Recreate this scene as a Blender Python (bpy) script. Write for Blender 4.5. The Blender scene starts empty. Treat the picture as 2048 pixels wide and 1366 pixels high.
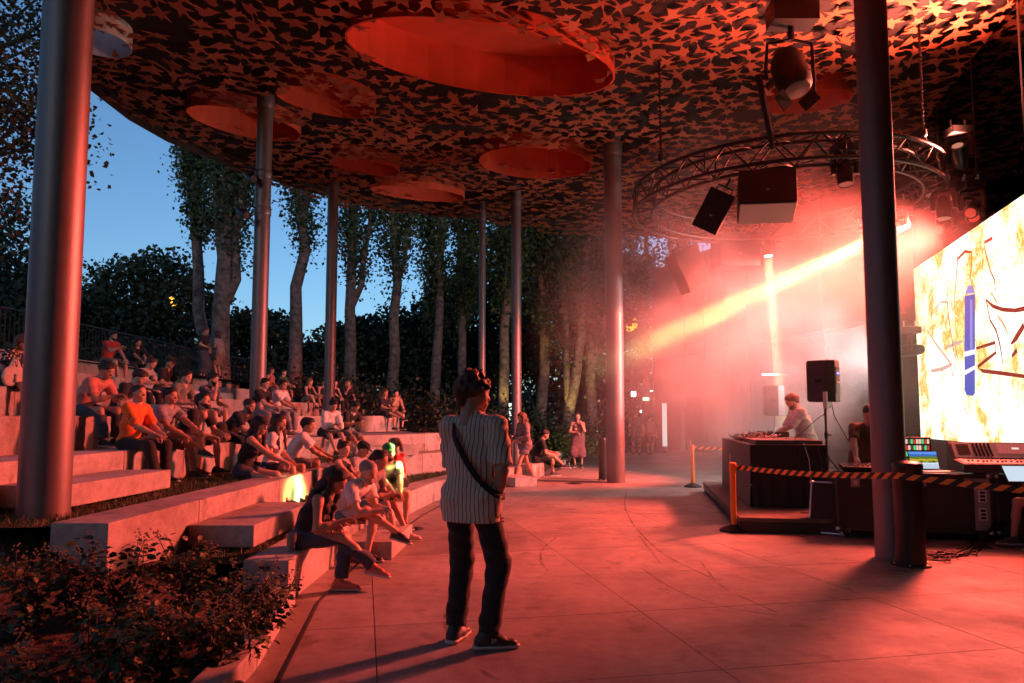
import bpy, bmesh, math, random
import numpy as np
from mathutils import Vector, Matrix, Euler
random.seed(7)
RNG = np.random.default_rng(11)
SC = bpy.context.scene
COL = SC.collection
R = math.radians

# ------------------------------------------------------------------ camera, sky, exposure
cam_d = bpy.data.cameras.new('camera'); cam = bpy.data.objects.new('camera', cam_d); COL.objects.link(cam)
CAMH, FPX, PITCH = 1.55, 1450.0, math.atan(.0785)
cam.location = (0, 0, CAMH); cam.rotation_euler = (R(90) + PITCH, 0, 0)
cam_d.lens = FPX / 2048 * 36; cam_d.sensor_width = 36; cam_d.shift_y = 35 / 2048
cam_d.clip_end = 3000; cam_d.clip_start = .05
SC.camera = cam

world = bpy.data.worlds.new('World'); SC.world = world; world.use_nodes = True
wn = world.node_tree; wn.nodes.clear()
sky = wn.nodes.new('ShaderNodeTexSky'); sky.sky_type = 'NISHITA'; sky.sun_disc = False
sky.sun_elevation = R(9); sky.sun_rotation = R(190); sky.air_density = 1.0; sky.dust_density = 1.0; sky.ozone_density = 4.0
bg = wn.nodes.new('ShaderNodeBackground'); bg.inputs['Strength'].default_value = .20
wo = wn.nodes.new('ShaderNodeOutputWorld')
wn.links.new(sky.outputs[0], bg.inputs['Color']); wn.links.new(bg.outputs[0], wo.inputs['Surface'])

SC.view_settings.view_transform = 'Standard'; SC.view_settings.look = 'None'
SC.view_settings.exposure = 0.0; SC.view_settings.gamma = 1.0; SC.view_settings.use_curve_mapping = False
SC.render.engine = 'CYCLES'
cy = SC.cycles
cy.use_denoising = True
try: cy.denoiser = 'OPENIMAGEDENOISE'
except Exception: pass
cy.max_bounces = 6; cy.diffuse_bounces = 3; cy.glossy_bounces = 3; cy.transmission_bounces = 4; cy.transparent_max_bounces = 16
cy.volume_bounces = 1; cy.volume_step_rate = 6.0; cy.volume_max_steps = 96
cy.sample_clamp_indirect = 6.0; cy.caustics_reflective = False; cy.caustics_refractive = False
cy.use_light_tree = True; cy.use_adaptive_sampling = True; cy.adaptive_threshold = .02

# stage wash lamps sit inside the moving heads on the ring; their bodies are built further down
RC = (5.2, 13.8); RR = 2.8; RZ0, RZ1 = 5.57, 5.97        # ring truss centre, radius, chord heights
def lamp(name, loc, target, color, power, angle, blend=.3, size=.12):
    l = bpy.data.lights.new(name, 'SPOT'); l.color = color; l.energy = power
    l.spot_size = R(angle); l.spot_blend = blend; l.shadow_soft_size = size
    o = bpy.data.objects.new(name, l); COL.objects.link(o); o.location = loc
    o.rotation_euler = (Vector(target) - Vector(loc)).to_track_quat('-Z', 'Y').to_euler()
    return o
HEADS = []   # (location of lens, aim point) of each moving head
def beam_lamp(loc, target, color, power, spread, size=.2):
    HEADS.append((Vector(loc), Vector(target)))
    l = bpy.data.lights.new('beam_lamp', 'AREA'); l.shape = 'DISK'; l.size = size; l.spread = R(spread); l.color = color; l.energy = power
    o = bpy.data.objects.new('beam_lamp', l); COL.objects.link(o); o.location = loc
    o.rotation_euler = (Vector(target) - Vector(loc)).to_track_quat('-Z', 'Y').to_euler()
def head_lamp(loc, target, color, power, angle, blend=.3, size=.3):
    HEADS.append((Vector(loc), Vector(target)))
    lamp('moving_head_lamp', loc, target, color, power, angle, blend, size)
RED = (1.0, .105, .07)
head_lamp((8.05, 13.5, 5.05), (-3.8, 9.5, 1.0), RED, 21000, 64, .6, .35)
head_lamp((7.45, 15.6, 5.1), (-.6, 19.0, .8), RED, 19000, 58, .6)
head_lamp((7.85, 12.2, 5.0), (1.6, 6.0, 0), RED, 6300, 80, .9, .9)
beam_lamp((7.1, 13.42, 5.02), (-1.70, 10.30, .84), (.88, 1.0, .28), 46, 5.4)            # yellow beam on the man in the green cap
beam_lamp((5.85, 16.3, 5.12), (6.0, 16.0, .2), (1.0, .93, .40), 24, 5)                 # beam straight down behind the table
head_lamp((8.12, 15.25, 2.9), (4.6, 17.2, 2.6), (1.0, .80, .79), 3000, 140, 1.0)        # pale flood on a stand behind the thick column
head_lamp((8.2, 12.6, 5.0), (7.5, 9.0, 0), (1.0, .05, .03), 4500, 60, .5)
head_lamp((7.5, 11.9, 6.15), (6.2, 10.4, 8.0), (1.0, .20, .13), 8000, 140, .8)         # turned up at the canopy

# ------------------------------------------------------------------ helpers
CP, SP = math.cos(PITCH), math.sin(PITCH)
def ray(px, py):
    x = (px - 1024) / FPX; v = (718 - py) / FPX
    return Vector((x, CP - v * SP, SP + v * CP))
def at_z(px, py, z):
    d = ray(px, py); return Vector((0, 0, CAMH)) + d * ((z - CAMH) / d.z)
def at_d(px, py, y):
    d = ray(px, py); return Vector((0, 0, CAMH)) + d * (y / d.y)

class MB:
    def __init__(s): s.v = []; s.f = []; s.m = []
    def add(s, vs, fs, mi=0):
        n = len(s.v); s.v += [tuple(v) for v in vs]; s.f += [tuple(i + n for i in f) for f in fs]; s.m += [mi] * len(fs); return s
    def box(s, c, d, rot=None, mi=0, taper=1.0):
        x, y, z = d[0] / 2, d[1] / 2, d[2] / 2
        vs = [Vector((sx * x * (taper if sz > 0 else 1), sy * y * (taper if sz > 0 else 1), sz * z)) for sz in (-1, 1) for sy in (-1, 1) for sx in (-1, 1)]
        if rot is not None: vs = [rot @ v for v in vs]
        c = Vector(c)
        return s.add([v + c for v in vs], [(0, 2, 3, 1), (4, 5, 7, 6), (0, 1, 5, 4), (2, 6, 7, 3), (0, 4, 6, 2), (1, 3, 7, 5)], mi)
    def tube(s, pts, rad, n=8, mi=0, caps=True, flat=None):
        pts = [Vector(p) for p in pts]; m = len(pts)
        rad = rad if isinstance(rad, (list, tuple)) else [rad] * m
        vs = []; up = None
        for i, p in enumerate(pts):
            t = (pts[min(i + 1, m - 1)] - pts[max(i - 1, 0)]).normalized()
            if up is None:
                a = Vector((0, 0, 1)) if abs(t.z) < .9 else Vector((1, 0, 0))
                up = (a - t * a.dot(t)).normalized()
            else:
                up = (up - t * up.dot(t))
                up = up.normalized() if up.length > 1e-6 else Vector((1, 0, 0))
            sd = t.cross(up)
            for k in range(n):
                a = 2 * math.pi * k / n
                vs.append(p + (up * math.cos(a) + sd * math.sin(a)) * rad[i])
        fs = [(i * n + k, i * n + (k + 1) % n, (i + 1) * n + (k + 1) % n, (i + 1) * n + k) for i in range(m - 1) for k in range(n)]
        if caps: fs += [tuple(range(n - 1, -1, -1)), tuple(range((m - 1) * n, m * n))]
        return s.add(vs, fs, mi)
    def lathe(s, c, prof, n=24, mi=0, axis=None):
        c = Vector(c); q = Vector((0, 0, 1)).rotation_difference(Vector(axis)).to_matrix() if axis is not None else Matrix.Identity(3)
        vs = []
        for r, z in prof:
            for k in range(n):
                a = 2 * math.pi * k / n
                vs.append(c + q @ Vector((r * math.cos(a), r * math.sin(a), z)))
        m = len(prof)
        fs = [(i * n + k, i * n + (k + 1) % n, (i + 1) * n + (k + 1) % n, (i + 1) * n + k) for i in range(m - 1) for k in range(n)]
        fs += [tuple(range(n - 1, -1, -1)), tuple(range((m - 1) * n, m * n))]
        return s.add(vs, fs, mi)
    def prism(s, poly, z0, z1, mi=0):
        n = len(poly)
        vs = [(p[0], p[1], z0) for p in poly] + [(p[0], p[1], z1) for p in poly]
        fs = [tuple(range(n - 1, -1, -1)), tuple(range(n, 2 * n))] + [(i, (i + 1) % n, n + (i + 1) % n, n + i) for i in range(n)]
        return s.add(vs, fs, mi)
    def mesh(s, name, mats, smooth=False, angle=None):
        me = bpy.data.meshes.new(name); me.from_pydata(s.v, [], s.f)
        for m in (mats if isinstance(mats, (list, tuple)) else [mats]): me.materials.append(m)
        if any(s.m): me.polygons.foreach_set('material_index', s.m)
        if smooth:
            me.polygons.foreach_set('use_smooth', [True] * len(me.polygons))
            if angle: me.set_sharp_from_angle(angle=R(angle))
        me.update(); return me
    def build(s, name, mats, parent=None, smooth=False, angle=None, bevel=0):
        o = bpy.data.objects.new(name, s.mesh(name, mats, smooth, angle)); COL.objects.link(o)
        if parent is not None: o.parent = parent
        if bevel:
            b = o.modifiers.new('bevel', 'BEVEL'); b.width = bevel; b.segments = 2; b.limit_method = 'ANGLE'
        return o
def tag(o, label=None, cat=None, group=None, kind=None):
    if label: o['label'] = label
    if cat: o['category'] = cat
    if group: o['group'] = group
    if kind: o['kind'] = kind
    return o
def empty(name, loc=(0, 0, 0), rz=0, label=None, cat=None, group=None):
    o = bpy.data.objects.new(name, None); COL.objects.link(o); o.location = loc; o.rotation_euler = (0, 0, rz)
    o.empty_display_size = .1
    return tag(o, label, cat, group)
def inst(name, me, parent=None, mtx=None):
    o = bpy.data.objects.new(name, me); COL.objects.link(o)
    if parent is not None: o.parent = parent
    if mtx is not None: o.matrix_local = mtx
    return o
def copy_tree(o, parent=None):
    c = o.copy(); COL.objects.link(c); c.parent = parent
    for ch in [k for k in bpy.data.objects if k.parent == o]: copy_tree(ch, c)
    return c

MATS = {}
def mat(name, col, rough=.6, metal=0.0, var=.0, scale=8.0, bump=.0, bscale=60.0, emit=None, estr=0, trans=0, spec=None, col2=None, aniso=None, sheen=0, coat=0):
    """Principled surface; var mixes in a second tone by object-space noise, bump adds fine relief."""
    if name in MATS: return MATS[name]
    m = bpy.data.materials.new(name); m.use_nodes = True; nt = m.node_tree; b = nt.nodes['Principled BSDF']
    b.inputs['Base Color'].default_value = (*col, 1); b.inputs['Roughness'].default_value = rough; b.inputs['Metallic'].default_value = metal
    if spec is not None: b.inputs['Specular IOR Level'].default_value = spec
    if trans: b.inputs['Transmission Weight'].default_value = trans
    if coat: b.inputs['Coat Weight'].default_value = coat
    if sheen: b.inputs['Sheen Weight'].default_value = sheen
    if emit: b.inputs['Emission Color'].default_value = (*emit, 1); b.inputs['Emission Strength'].default_value = estr
    if var or bump:
        tc = nt.nodes.new('ShaderNodeTexCoord')
    if var:
        n = nt.nodes.new('ShaderNodeTexNoise'); n.inputs['Scale'].default_value = scale; n.inputs['Detail'].default_value = 6; n.inputs['Roughness'].default_value = .65
        nt.links.new(tc.outputs['Object'], n.inputs['Vector'])
        mx = nt.nodes.new('ShaderNodeMix'); mx.data_type = 'RGBA'
        c2 = col2 if col2 else tuple(max(0, c * (1 - var)) for c in col)
        mx.inputs[6].default_value = (*c2, 1); mx.inputs[7].default_value = (*[min(1, c * (1 + var * .5)) for c in col], 1)
        rp = nt.nodes.new('ShaderNodeMapRange'); rp.inputs[1].default_value = .3; rp.inputs[2].default_value = .7
        nt.links.new(n.outputs['Fac'], rp.inputs[0]); nt.links.new(rp.outputs[0], mx.inputs[0]); nt.links.new(mx.outputs[2], b.inputs['Base Color'])
        rr = nt.nodes.new('ShaderNodeMapRange'); rr.inputs[3].default_value = max(0, rough - .08); rr.inputs[4].default_value = min(1, rough + .1)
        nt.links.new(n.outputs['Fac'], rr.inputs[0]); nt.links.new(rr.outputs[0], b.inputs['Roughness'])
    if bump:
        n2 = nt.nodes.new('ShaderNodeTexNoise'); n2.inputs['Scale'].default_value = bscale; n2.inputs['Detail'].default_value = 5
        nt.links.new(tc.outputs['Object'], n2.inputs['Vector'])
        bp = nt.nodes.new('ShaderNodeBump'); bp.inputs['Strength'].default_value = bump; bp.inputs['Distance'].default_value = .02
        nt.links.new(n2.outputs['Fac'], bp.inputs['Height']); nt.links.new(bp.outputs[0], b.inputs['Normal'])
    MATS[name] = m; return m

def concrete(name, col, rough, s=1.0):
    m = bpy.data.materials.new(name); m.use_nodes = True; nt = m.node_tree; b = nt.nodes['Principled BSDF']; L = nt.links.new
    gm = nt.nodes.new('ShaderNodeNewGeometry'); oi = nt.nodes.new('ShaderNodeObjectInfo')
    def noise(sc, det, rg=.6):
        n = nt.nodes.new('ShaderNodeTexNoise'); n.inputs['Scale'].default_value = sc; n.inputs['Detail'].default_value = det; n.inputs['Roughness'].default_value = rg
        L(gm.outputs['Position'], n.inputs['Vector']); return n.outputs['Fac']
    def rng(f, a, c, lo, hi):
        r = nt.nodes.new('ShaderNodeMapRange'); r.inputs[1].default_value = a; r.inputs[2].default_value = c; r.inputs[3].default_value = lo; r.inputs[4].default_value = hi
        L(f, r.inputs[0]); return r.outputs[0]
    def mul(a, c):
        q = nt.nodes.new('ShaderNodeMath'); q.operation = 'MULTIPLY'; L(a, q.inputs[0])
        L(c, q.inputs[1]); return q.outputs[0]
    big = rng(noise(.9 * s, 5), .3, .72, .60, 1.15); mid = rng(noise(7 * s, 6, .7), .3, .7, .70, 1.12); fine = rng(noise(160, 3), .3, .7, .72, 1.2)
    piece = rng(oi.outputs['Random'], 0, 1, .80, 1.08)
    vo = nt.nodes.new('ShaderNodeTexVoronoi'); vo.inputs['Scale'].default_value = 26; L(gm.outputs['Position'], vo.inputs['Vector'])
    pores = rng(vo.outputs['Distance'], .05, .12, .62, 1.0)
    spots = rng(noise(2.6, 3), .60, .68, 1.0, .62)
    f = mul(mul(mul(big, mid), mul(fine, piece)), mul(pores, spots))
    mx = nt.nodes.new('ShaderNodeMix'); mx.data_type = 'RGBA'; mx.blend_type = 'MULTIPLY'; mx.inputs[0].default_value = 1
    mx.inputs[6].default_value = (*col, 1); L(f, mx.inputs[7]); L(mx.outputs[2], b.inputs['Base Color'])
    L(rng(noise(1.7, 6), .3, .7, rough - .14, rough + .12), b.inputs['Roughness'])
    bp = nt.nodes.new('ShaderNodeBump'); bp.inputs['Strength'].default_value = .35; bp.inputs['Distance'].default_value = .01
    L(noise(120, 4), bp.inputs['Height']); L(bp.outputs[0], b.inputs['Normal'])
    return m
M_FLOOR = concrete('floor_concrete', (.36, .325, .295), .50)
M_CONC = concrete('tier_concrete', (.52, .50, .47), .75, 1.6)
M_JOINT = mat('joint_dark', (.10, .09, .08), .9)
M_STEEL = mat('column_steel', (.20, .17, .17), .47, .55, .12, 3, .05, 30)
M_BLACK = mat('black_paint', (.014, .014, .015), .45, 0, .3, 20)
M_BLACKM = mat('black_metal', (.03, .03, .032), .38, .5, .3, 20)
M_ALU = mat('aluminium', (.62, .62, .63), .32, .9, .15, 15)
M_RUB = mat('black_rubber', (.018, .018, .018), .75, 0, .3, 30)
M_WOODP = mat('platform_board', (.12, .09, .075), .6, 0, .35, 6, .1)
M_CABLE = mat('cable_black', (.012, .012, .012), .55)
# ------------------------------------------------------------------ ground, paving
ROOFZ = 8.07
g = MB(); g.add([(-900, -600, -.06), (900, -600, -.06), (900, 1500, -.06), (-900, 1500, -.06)], [(0, 1, 2, 3)])
tag(g.build('ground', mat('dark_soil', (.05, .045, .03), .95, 0, .5, .6)), kind='structure')

plaza = MB(); plaza.add([(-1.95, -4, -.03), (16, -4, -.03), (16, 44, -.03), (2.5, 44, -.03), (1.0, 21, -.03), (-1.95, 15, -.03)], [(0, 1, 2, 3, 4, 5)])
plaza_o = tag(plaza.build('plaza_floor', M_JOINT), kind='structure')
# cast slabs in a slightly turned grid, every one a piece of its own with an open joint round it
ANG = R(11.5); ca, sa = math.cos(ANG), math.sin(ANG)
SW, SD, GAP = 2.08, 1.36, .007
def clip_poly(poly, side):     # keep the part right of the directed line side=(x0,y0,x1,y1)
    x0, y0, x1, y1 = side; out = []
    f = lambda p: (p[0] - x0) * (y1 - y0) - (p[1] - y0) * (x1 - x0)
    for i in range(len(poly)):
        a, b = poly[i], poly[(i + 1) % len(poly)]; fa, fb = f(a), f(b)
        if fa >= 0: out.append(a)
        if fa * fb < 0:
            t = fa / (fa - fb); out.append((a[0] + (b[0] - a[0]) * t, a[1] + (b[1] - a[1]) * t))
    return out
KERB = [(-1.2, -4), (-1.36, 4.3), (-1.62, 6.2), (-1.62, 8.3), (-1.4, 11.5), (-1.1, 13.6), (-.45, 15.6), (.5, 17.4), (1.35, 21), (2.6, 26), (3.0, 44)]
n_slab = 0
for i in range(-6, 9):
    for j in range(-5, 26):
        if j < 0 and i > 3: continue
        u0, v0 = i * SW + .10, j * SD + .15
        q = [(u0 + GAP / 2, v0 + GAP / 2), (u0 + SW - GAP / 2, v0 + GAP / 2), (u0 + SW - GAP / 2, v0 + SD - GAP / 2), (u0 + GAP / 2, v0 + SD - GAP / 2)]
        q = [(u * ca - v * sa, u * sa + v * ca) for u, v in q]
        cx = sum(p[0] for p in q) / 4; cyy = sum(p[1] for p in q) / 4
        if cx > 12 or cyy > 30 or cyy < -3: continue
        s = MB(); z = random.uniform(-.0008, .0008)
        for a, b in zip(KERB[:-1], KERB[1:]):
            w = clip_poly(clip_poly(q, (-50, a[1], -51, a[1])), (-51, b[1], -50, b[1])) if True else q
            w = clip_poly(w, (*a, *b)) if len(w) > 2 else w
            if len(w) > 2: s.prism(w, -.025, z)
        if not s.f: continue
        s.build('slab', M_FLOOR, plaza_o); n_slab += 1
far = MB(); far.add([(-30, 27.6, -.012), (30, 27.6, -.012), (30, 60, -.012), (-30, 60, -.012)], [(0, 1, 2, 3)])
# narrow edge strip of paving beside the kerb with a slot drain
def ribbon(pts, w, z, name, m, parent, th=.0):
    b = MB(); pts = [Vector((p[0], p[1], 0)) for p in pts]; L, Rr = [], []
    for i, p in enumerate(pts):
        t = (pts[min(i + 1, len(pts) - 1)] - pts[max(i - 1, 0)]).normalized(); nn = Vector((t.y, -t.x, 0)) * (w[i] if isinstance(w, list) else w) / 2
        L.append((p.x - nn.x, p.y - nn.y, z)); Rr.append((p.x + nn.x, p.y + nn.y, z))
    n = len(pts); b.add(L + Rr, [(i, n + i, n + i + 1, i + 1) for i in range(n - 1)])
    return b.build(name, m, parent)
ribbon([(p[0] - .0, p[1]) for p in KERB], .03, .004, 'slot_drain', M_BLACK, plaza_o)
edge_l = [(p[0] - .03, p[1]) for p in KERB]; edge_r = [(p[0] - .28, p[1]) for p in KERB]
for i in range(0, 7):
    a, b = np.array(KERB[i]), np.array(KERB[i + 1]); n = max(1, int(np.linalg.norm(b - a) / 1.1))
    for k in range(n):
        p, q = a + (b - a) * (k / n), a + (b - a) * ((k + 1) / n); e = (q - p) / np.linalg.norm(q - p) * .004
        s = MB(); s.prism([(p[0] - .30, p[1] + e[1]), (p[0] - .022, p[1] + e[1]), (q[0] - .022, q[1] - e[1]), (q[0] - .30, q[1] - e[1])], -.025, .002)
        s.build('edge_slab', M_FLOOR, plaza_o)
# tyre and scuff marks
mk = bpy.data.materials.new('tyre_rubber_mark'); mk.use_nodes = True
nt = mk.node_tree; b = nt.nodes['Principled BSDF']; b.inputs['Base Color'].default_value = (.05, .04, .04, 1); b.inputs['Roughness'].default_value = .8
tcn = nt.nodes.new('ShaderNodeNewGeometry'); nz = nt.nodes.new('ShaderNodeTexNoise'); nz.inputs['Scale'].default_value = 5; nz.inputs['Detail'].default_value = 5
nt.links.new(tcn.outputs['Position'], nz.inputs['Vector']); mr = nt.nodes.new('ShaderNodeMapRange'); mr.inputs[1].default_value = .32; mr.inputs[2].default_value = .7; mr.inputs[4].default_value = .62
nt.links.new(nz.outputs['Fac'], mr.inputs[0]); nt.links.new(mr.outputs[0], b.inputs['Alpha'])
def arc_px(pts, w):
    P = [at_z(x, y, 0) for x, y in pts]; out = []
    for i in range(len(P) - 1):
        p0, p1, p2, p3 = P[max(i - 1, 0)], P[i], P[i + 1], P[min(i + 2, len(P) - 1)]
        for k in range(6):
            t = k / 6; out.append(.5 * ((2 * p1) + (p2 - p0) * t + (2 * p0 - 5 * p1 + 4 * p2 - p3) * t * t + (3 * p1 - p0 - 3 * p2 + p3) * t ** 3))
    out.append(P[-1]); ribbon([(p.x, p.y) for p in out], w, .004, 'tyre_mark', mk, plaza_o)
for pts, w in [([(1112, 1075), (1085, 1100), (1083, 1125), (1096, 1142)], .022), ([(1252, 985), (1250, 1015), (1275, 1060), (1330, 1110), (1420, 1155)], .025),
               ([(1278, 1072), (1300, 1100), (1322, 1128)], .02), ([(1400, 1122), (1440, 1170), (1500, 1202), (1560, 1228)], .02), ([(1280, 1135), (1350, 1180), (1450, 1215), (1560, 1232)], .022),
               ([(900, 1215), (890, 1245), (905, 1280)], .035), ([(1180, 1035), (1240, 1065), (1310, 1085)], .014), ([(1150, 1165), (1190, 1178)], .012), ([(1010, 1020), (1080, 985), (1120, 966)], .014),
               ([(960, 1340), (1000, 1362)], .02)]:
    arc_px(pts, w)
# round drain covers
for k, (px, py) in enumerate([(820, 1058), (1148, 967)]):
    c = at_z(px, py, 0); d = MB(); d.lathe((c.x, c.y, 0), [(.19, .0), (.19, .006), (.165, .0075), (.03, .0065)], 28)
    dr = d.build('drain_cover', M_BLACKM, None, True, 30)
    for a in range(5):
        sl = MB(); sl.box((c.x, c.y - .1 + a * .05, .0085), (.22, .012, .003)); sl.build('slot', M_BLACK, dr)
    tag(dr, ['round dark drain cover in paving beside the lowest bench', 'round dark drain cover in paving before the tall column'][k], 'drain cover', 'drain covers')

# ------------------------------------------------------------------ concrete seating tiers
TIER = {1: [(-1.86, 6.15), (-1.85, 8.25), (-1.72, 10.8), (-1.42, 13.3), (-.78, 15.5), (.25, 17.4), (.75, 18.6)],
        2: [(-3.02, 5.5), (-2.98, 7.0), (-2.92, 9.2), (-2.92, 11.4), (-2.62, 13.7), (-1.9, 15.5), (-.8, 17.2)],
        3: [(-4.5, 3.6), (-4.46, 6.0), (-4.46, 8.4), (-4.26, 11), (-4.1, 13.0), (-3.3, 14.6), (-1.95, 16.3), (-1.55, 17.3)],
        4: [(-5.75, 3.8), (-5.6, 6.5), (-5.5, 9.2), (-5.3, 12.3), (-4.8, 14.9), (-4.55, 18.0), (-3.25, 21.0)],
        5: [(-7.0, 4.6), (-6.9, 7.2), (-6.85, 10), (-6.75, 13), (-6.75, 16), (-6.75, 19), (-6.3, 22), (-5.2, 24)],
        6: [(-8.25, 5.4), (-8.15, 8.5), (-8.1, 12), (-8.1, 15), (-8.1, 18), (-8.0, 21), (-7.4, 24.5)],
        7: [(-9.4, 6.2), (-9.3, 9), (-9.2, 12), (-9.2, 15), (-9.3, 18), (-9.5, 21), (-9.6, 25.5)]}
TZ = {k: .35 + .4 * (k - 1) for k in range(1, 8)}; TZ[0] = 0.0
TDEP = {1: .38, 2: .44, 3: .52, 4: 1.35, 5: 1.35, 6: 1.3, 7: .8}
def pnorm(P, i):
    a, b = P[max(i - 1, 0)], P[min(i + 1, len(P) - 1)]; t = np.array(b) - np.array(a); t = t / np.linalg.norm(t); return np.array((-t[1], t[0]))
TLAB = {1: 'lowest curved concrete seating tier, along the paved floor', 2: 'second curved concrete seating tier from the floor, ending beside the shrubs', 3: 'third concrete seating tier from the floor, bending behind the green cap',
        4: 'fourth concrete seating tier from the floor, level with the lens', 5: 'fifth concrete seating tier from the floor, below the red polo man', 6: 'sixth concrete seating tier from the floor, second from the top', 7: 'topmost concrete seating tier under the railing'}
for k, P in TIER.items():
    P = [np.array(p) for p in P]
    e = empty('seating_tier', (P[0][0], P[0][1], TZ[k - 1]), 0, TLAB[k], 'seating tier', 'curved concrete seating tiers')
    inv = e.matrix_basis.inverted()
    for i in range(len(P) - 1):
        n0, n1 = pnorm(P, i), pnorm(P, i + 1); a, b = P[i], P[i + 1]
        m = 2 if np.linalg.norm(b - a) > 2.3 and k < 5 else 1
        for h in range(m):
            t0, t1 = h / m, (h + 1) / m
            p, q = a + (b - a) * t0, a + (b - a) * t1; np_, nq = n0 + (n1 - n0) * t0, n0 + (n1 - n0) * t1
            tt = (q - p) / np.linalg.norm(q - p) * .004
            d = TDEP[k]; j = random.uniform(-.004, .004)
            poly = [p + tt, q - tt, q - tt + nq * d, p + tt + np_ * d]
            zb = max(-.02, TZ[k - 1] - .3) if k > 2 else -.04
            s = MB(); s.prism([(x[0] - e.location.x, x[1] - e.location.y) for x in poly], zb - e.location.z, TZ[k] - e.location.z + j * .3)
            s.build('block', M_CONC, e, bevel=.007)
# fill behind the blocks: turf on the lower tiers
M_TURF = mat('turf_soil', (.035, .045, .015), .95, 0, .5, 9, .4, 50)
def tread_poly(k, back=0.0):
    P = [np.array(p) for p in TIER[k]]; Q = [np.array(p) for p in TIER[k + 1]]
    A = [P[i] + pnorm(P, i) * (TDEP[k] - .03) for i in range(len(P))]
    return A, Q
turf = []
for k in (1, 2, 3):
    A, Q = tread_poly(k)
    if k == 1: Q = [np.array((-3.0, 6.15))] + Q[1:]
    if k == 2: Q = [np.array((-4.5, 5.4))] + Q[2:]
    if k == 3: Q = Q
    b = MB(); N = 40; z = TZ[k] - .03
    def resamp(P):
        P = np.array(P); l = np.r_[0, np.cumsum(np.linalg.norm(np.diff(P, axis=0), axis=1))]; s = np.linspace(0, l[-1], N + 1)
        return np.c_[np.interp(s, l, P[:, 0]), np.interp(s, l, P[:, 1])]
    a, q = resamp(A), resamp(Q)
    b.add([(*p, z) for p in a] + [(*p, z) for p in q], [(i, i + 1, N + 2 + i, N + 1 + i) for i in range(N)])
    o = tag(b.build('turf_strip', M_TURF if k < 3 else M_CONC), kind='structure'); turf.append((a, q, z + .0))
# half-height step blocks laid on the treads
def step_block(x0, x1, y0, y1, z0, z1, label, rz=0):
    c = Vector(((x0 + x1) / 2, (y0 + y1) / 2, z0)); b = MB(); b.box((0, 0, (z1 - z0) / 2), (abs(x1 - x0), abs(y1 - y0), z1 - z0))
    o = b.build('step_block', M_CONC, None, bevel=.007); o.location = c; o.rotation_euler = (0, 0, rz)
    return tag(o, label, 'step', 'half height concrete step blocks')
step_block(-4.44, -3.85, 6.35, 8.2, TZ[2], TZ[2] + .2, 'concrete step block on turf between the tall left column and the orange polo', R(-2))
step_block(-2.96, -2.35, 6.75, 8.55, TZ[1], TZ[1] + .2, 'concrete step block right above the leafy shrubs, below a small black bag', R(-1))
step_block(-1.83, -1.28, 8.0, 9.3, 0, .19, 'low concrete step block on the floor under the white polo man', R(-2))
step_block(-.35, .55, 16.2, 16.75, 0, .2, 'low concrete step block by the walking woman', R(-62))
step_block(-3.35, -1.95, 14.55, 15.1, TZ[2], TZ[2] + .2, 'long concrete step block behind the red vest', R(38))
step_block(-5.3, -4.75, 16.2, 18.2, TZ[3], TZ[3] + .2, 'concrete step block behind the white blouse woman', R(-8))
step_block(-6.72, -6.1, 12.6, 14.4, TZ[4], TZ[4] + .2, 'concrete step block below the standing pair on upper tier', 0)
step_block(-8.08, -7.5, 16.2, 19.5, TZ[5], TZ[5] + .2, 'concrete step block just left of the column with spotlights', 0)
step_block(-6.72, -6.15, 20.0, 21.8, TZ[4], TZ[4] + .2, 'concrete step block in front of the row of four friends', R(8))
# earth bank that carries the tiers and the trees behind them
bank = MB(); xs = np.linspace(-60, -9.0, 26); ys = np.linspace(-6, 70, 40)
def bank_z(x, y):
    if y > 26: f = min(1, (y - 26) / 8); base = 2.72 * (1 - f) + 1.6 * f
    else: base = 2.72
    return base + .6 * max(0, min(1, (-x - 12) / 20)) + .12 * math.sin(x * .7 + y * .3)
V = [(x, y, bank_z(x, y) if x < -9.6 else 2.70) for y in ys for x in xs]; nx = len(xs)
bank.add(V, [(j * nx + i, j * nx + i + 1, (j + 1) * nx + i + 1, (j + 1) * nx + i) for j in range(len(ys) - 1) for i in range(nx - 1)])
tag(bank.build('terrain_bank', M_TURF, None, True), kind='structure')
berm = MB(); xs = np.linspace(-10.2, 14, 40); ys = np.linspace(19, 62, 36)
def berm_z(x, y):
    # front edge follows the plaza edge
    ey = np.interp(x, [-10, -6.5, -4.6, -2.4, -.6, .9, 1.9, 3.2, 7, 14], [25.0, 24.3, 21.5, 19.6, 19.2, 21.0, 23.6, 29.5, 40, 60])
    f = max(0, min(1, (y - ey) / 6)); up = np.interp(x, [-10, -6, -3, 0, 3, 8], [2.7, 2.2, 1.5, .95, .7, .5])
    return -.05 + (up + .05) * (f * f * (3 - 2 * f)) if y > ey else -.06
V = [(x, y, berm_z(x, y)) for y in ys for x in xs]; nx = len(xs)
berm.add(V, [(j * nx + i, j * nx + i + 1, (j + 1) * nx + i + 1, (j + 1) * nx + i) for j in range(len(ys) - 1) for i in range(nx - 1)])
tag(berm.build('terrain_slope', M_TURF, None, True), kind='structure')
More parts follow.
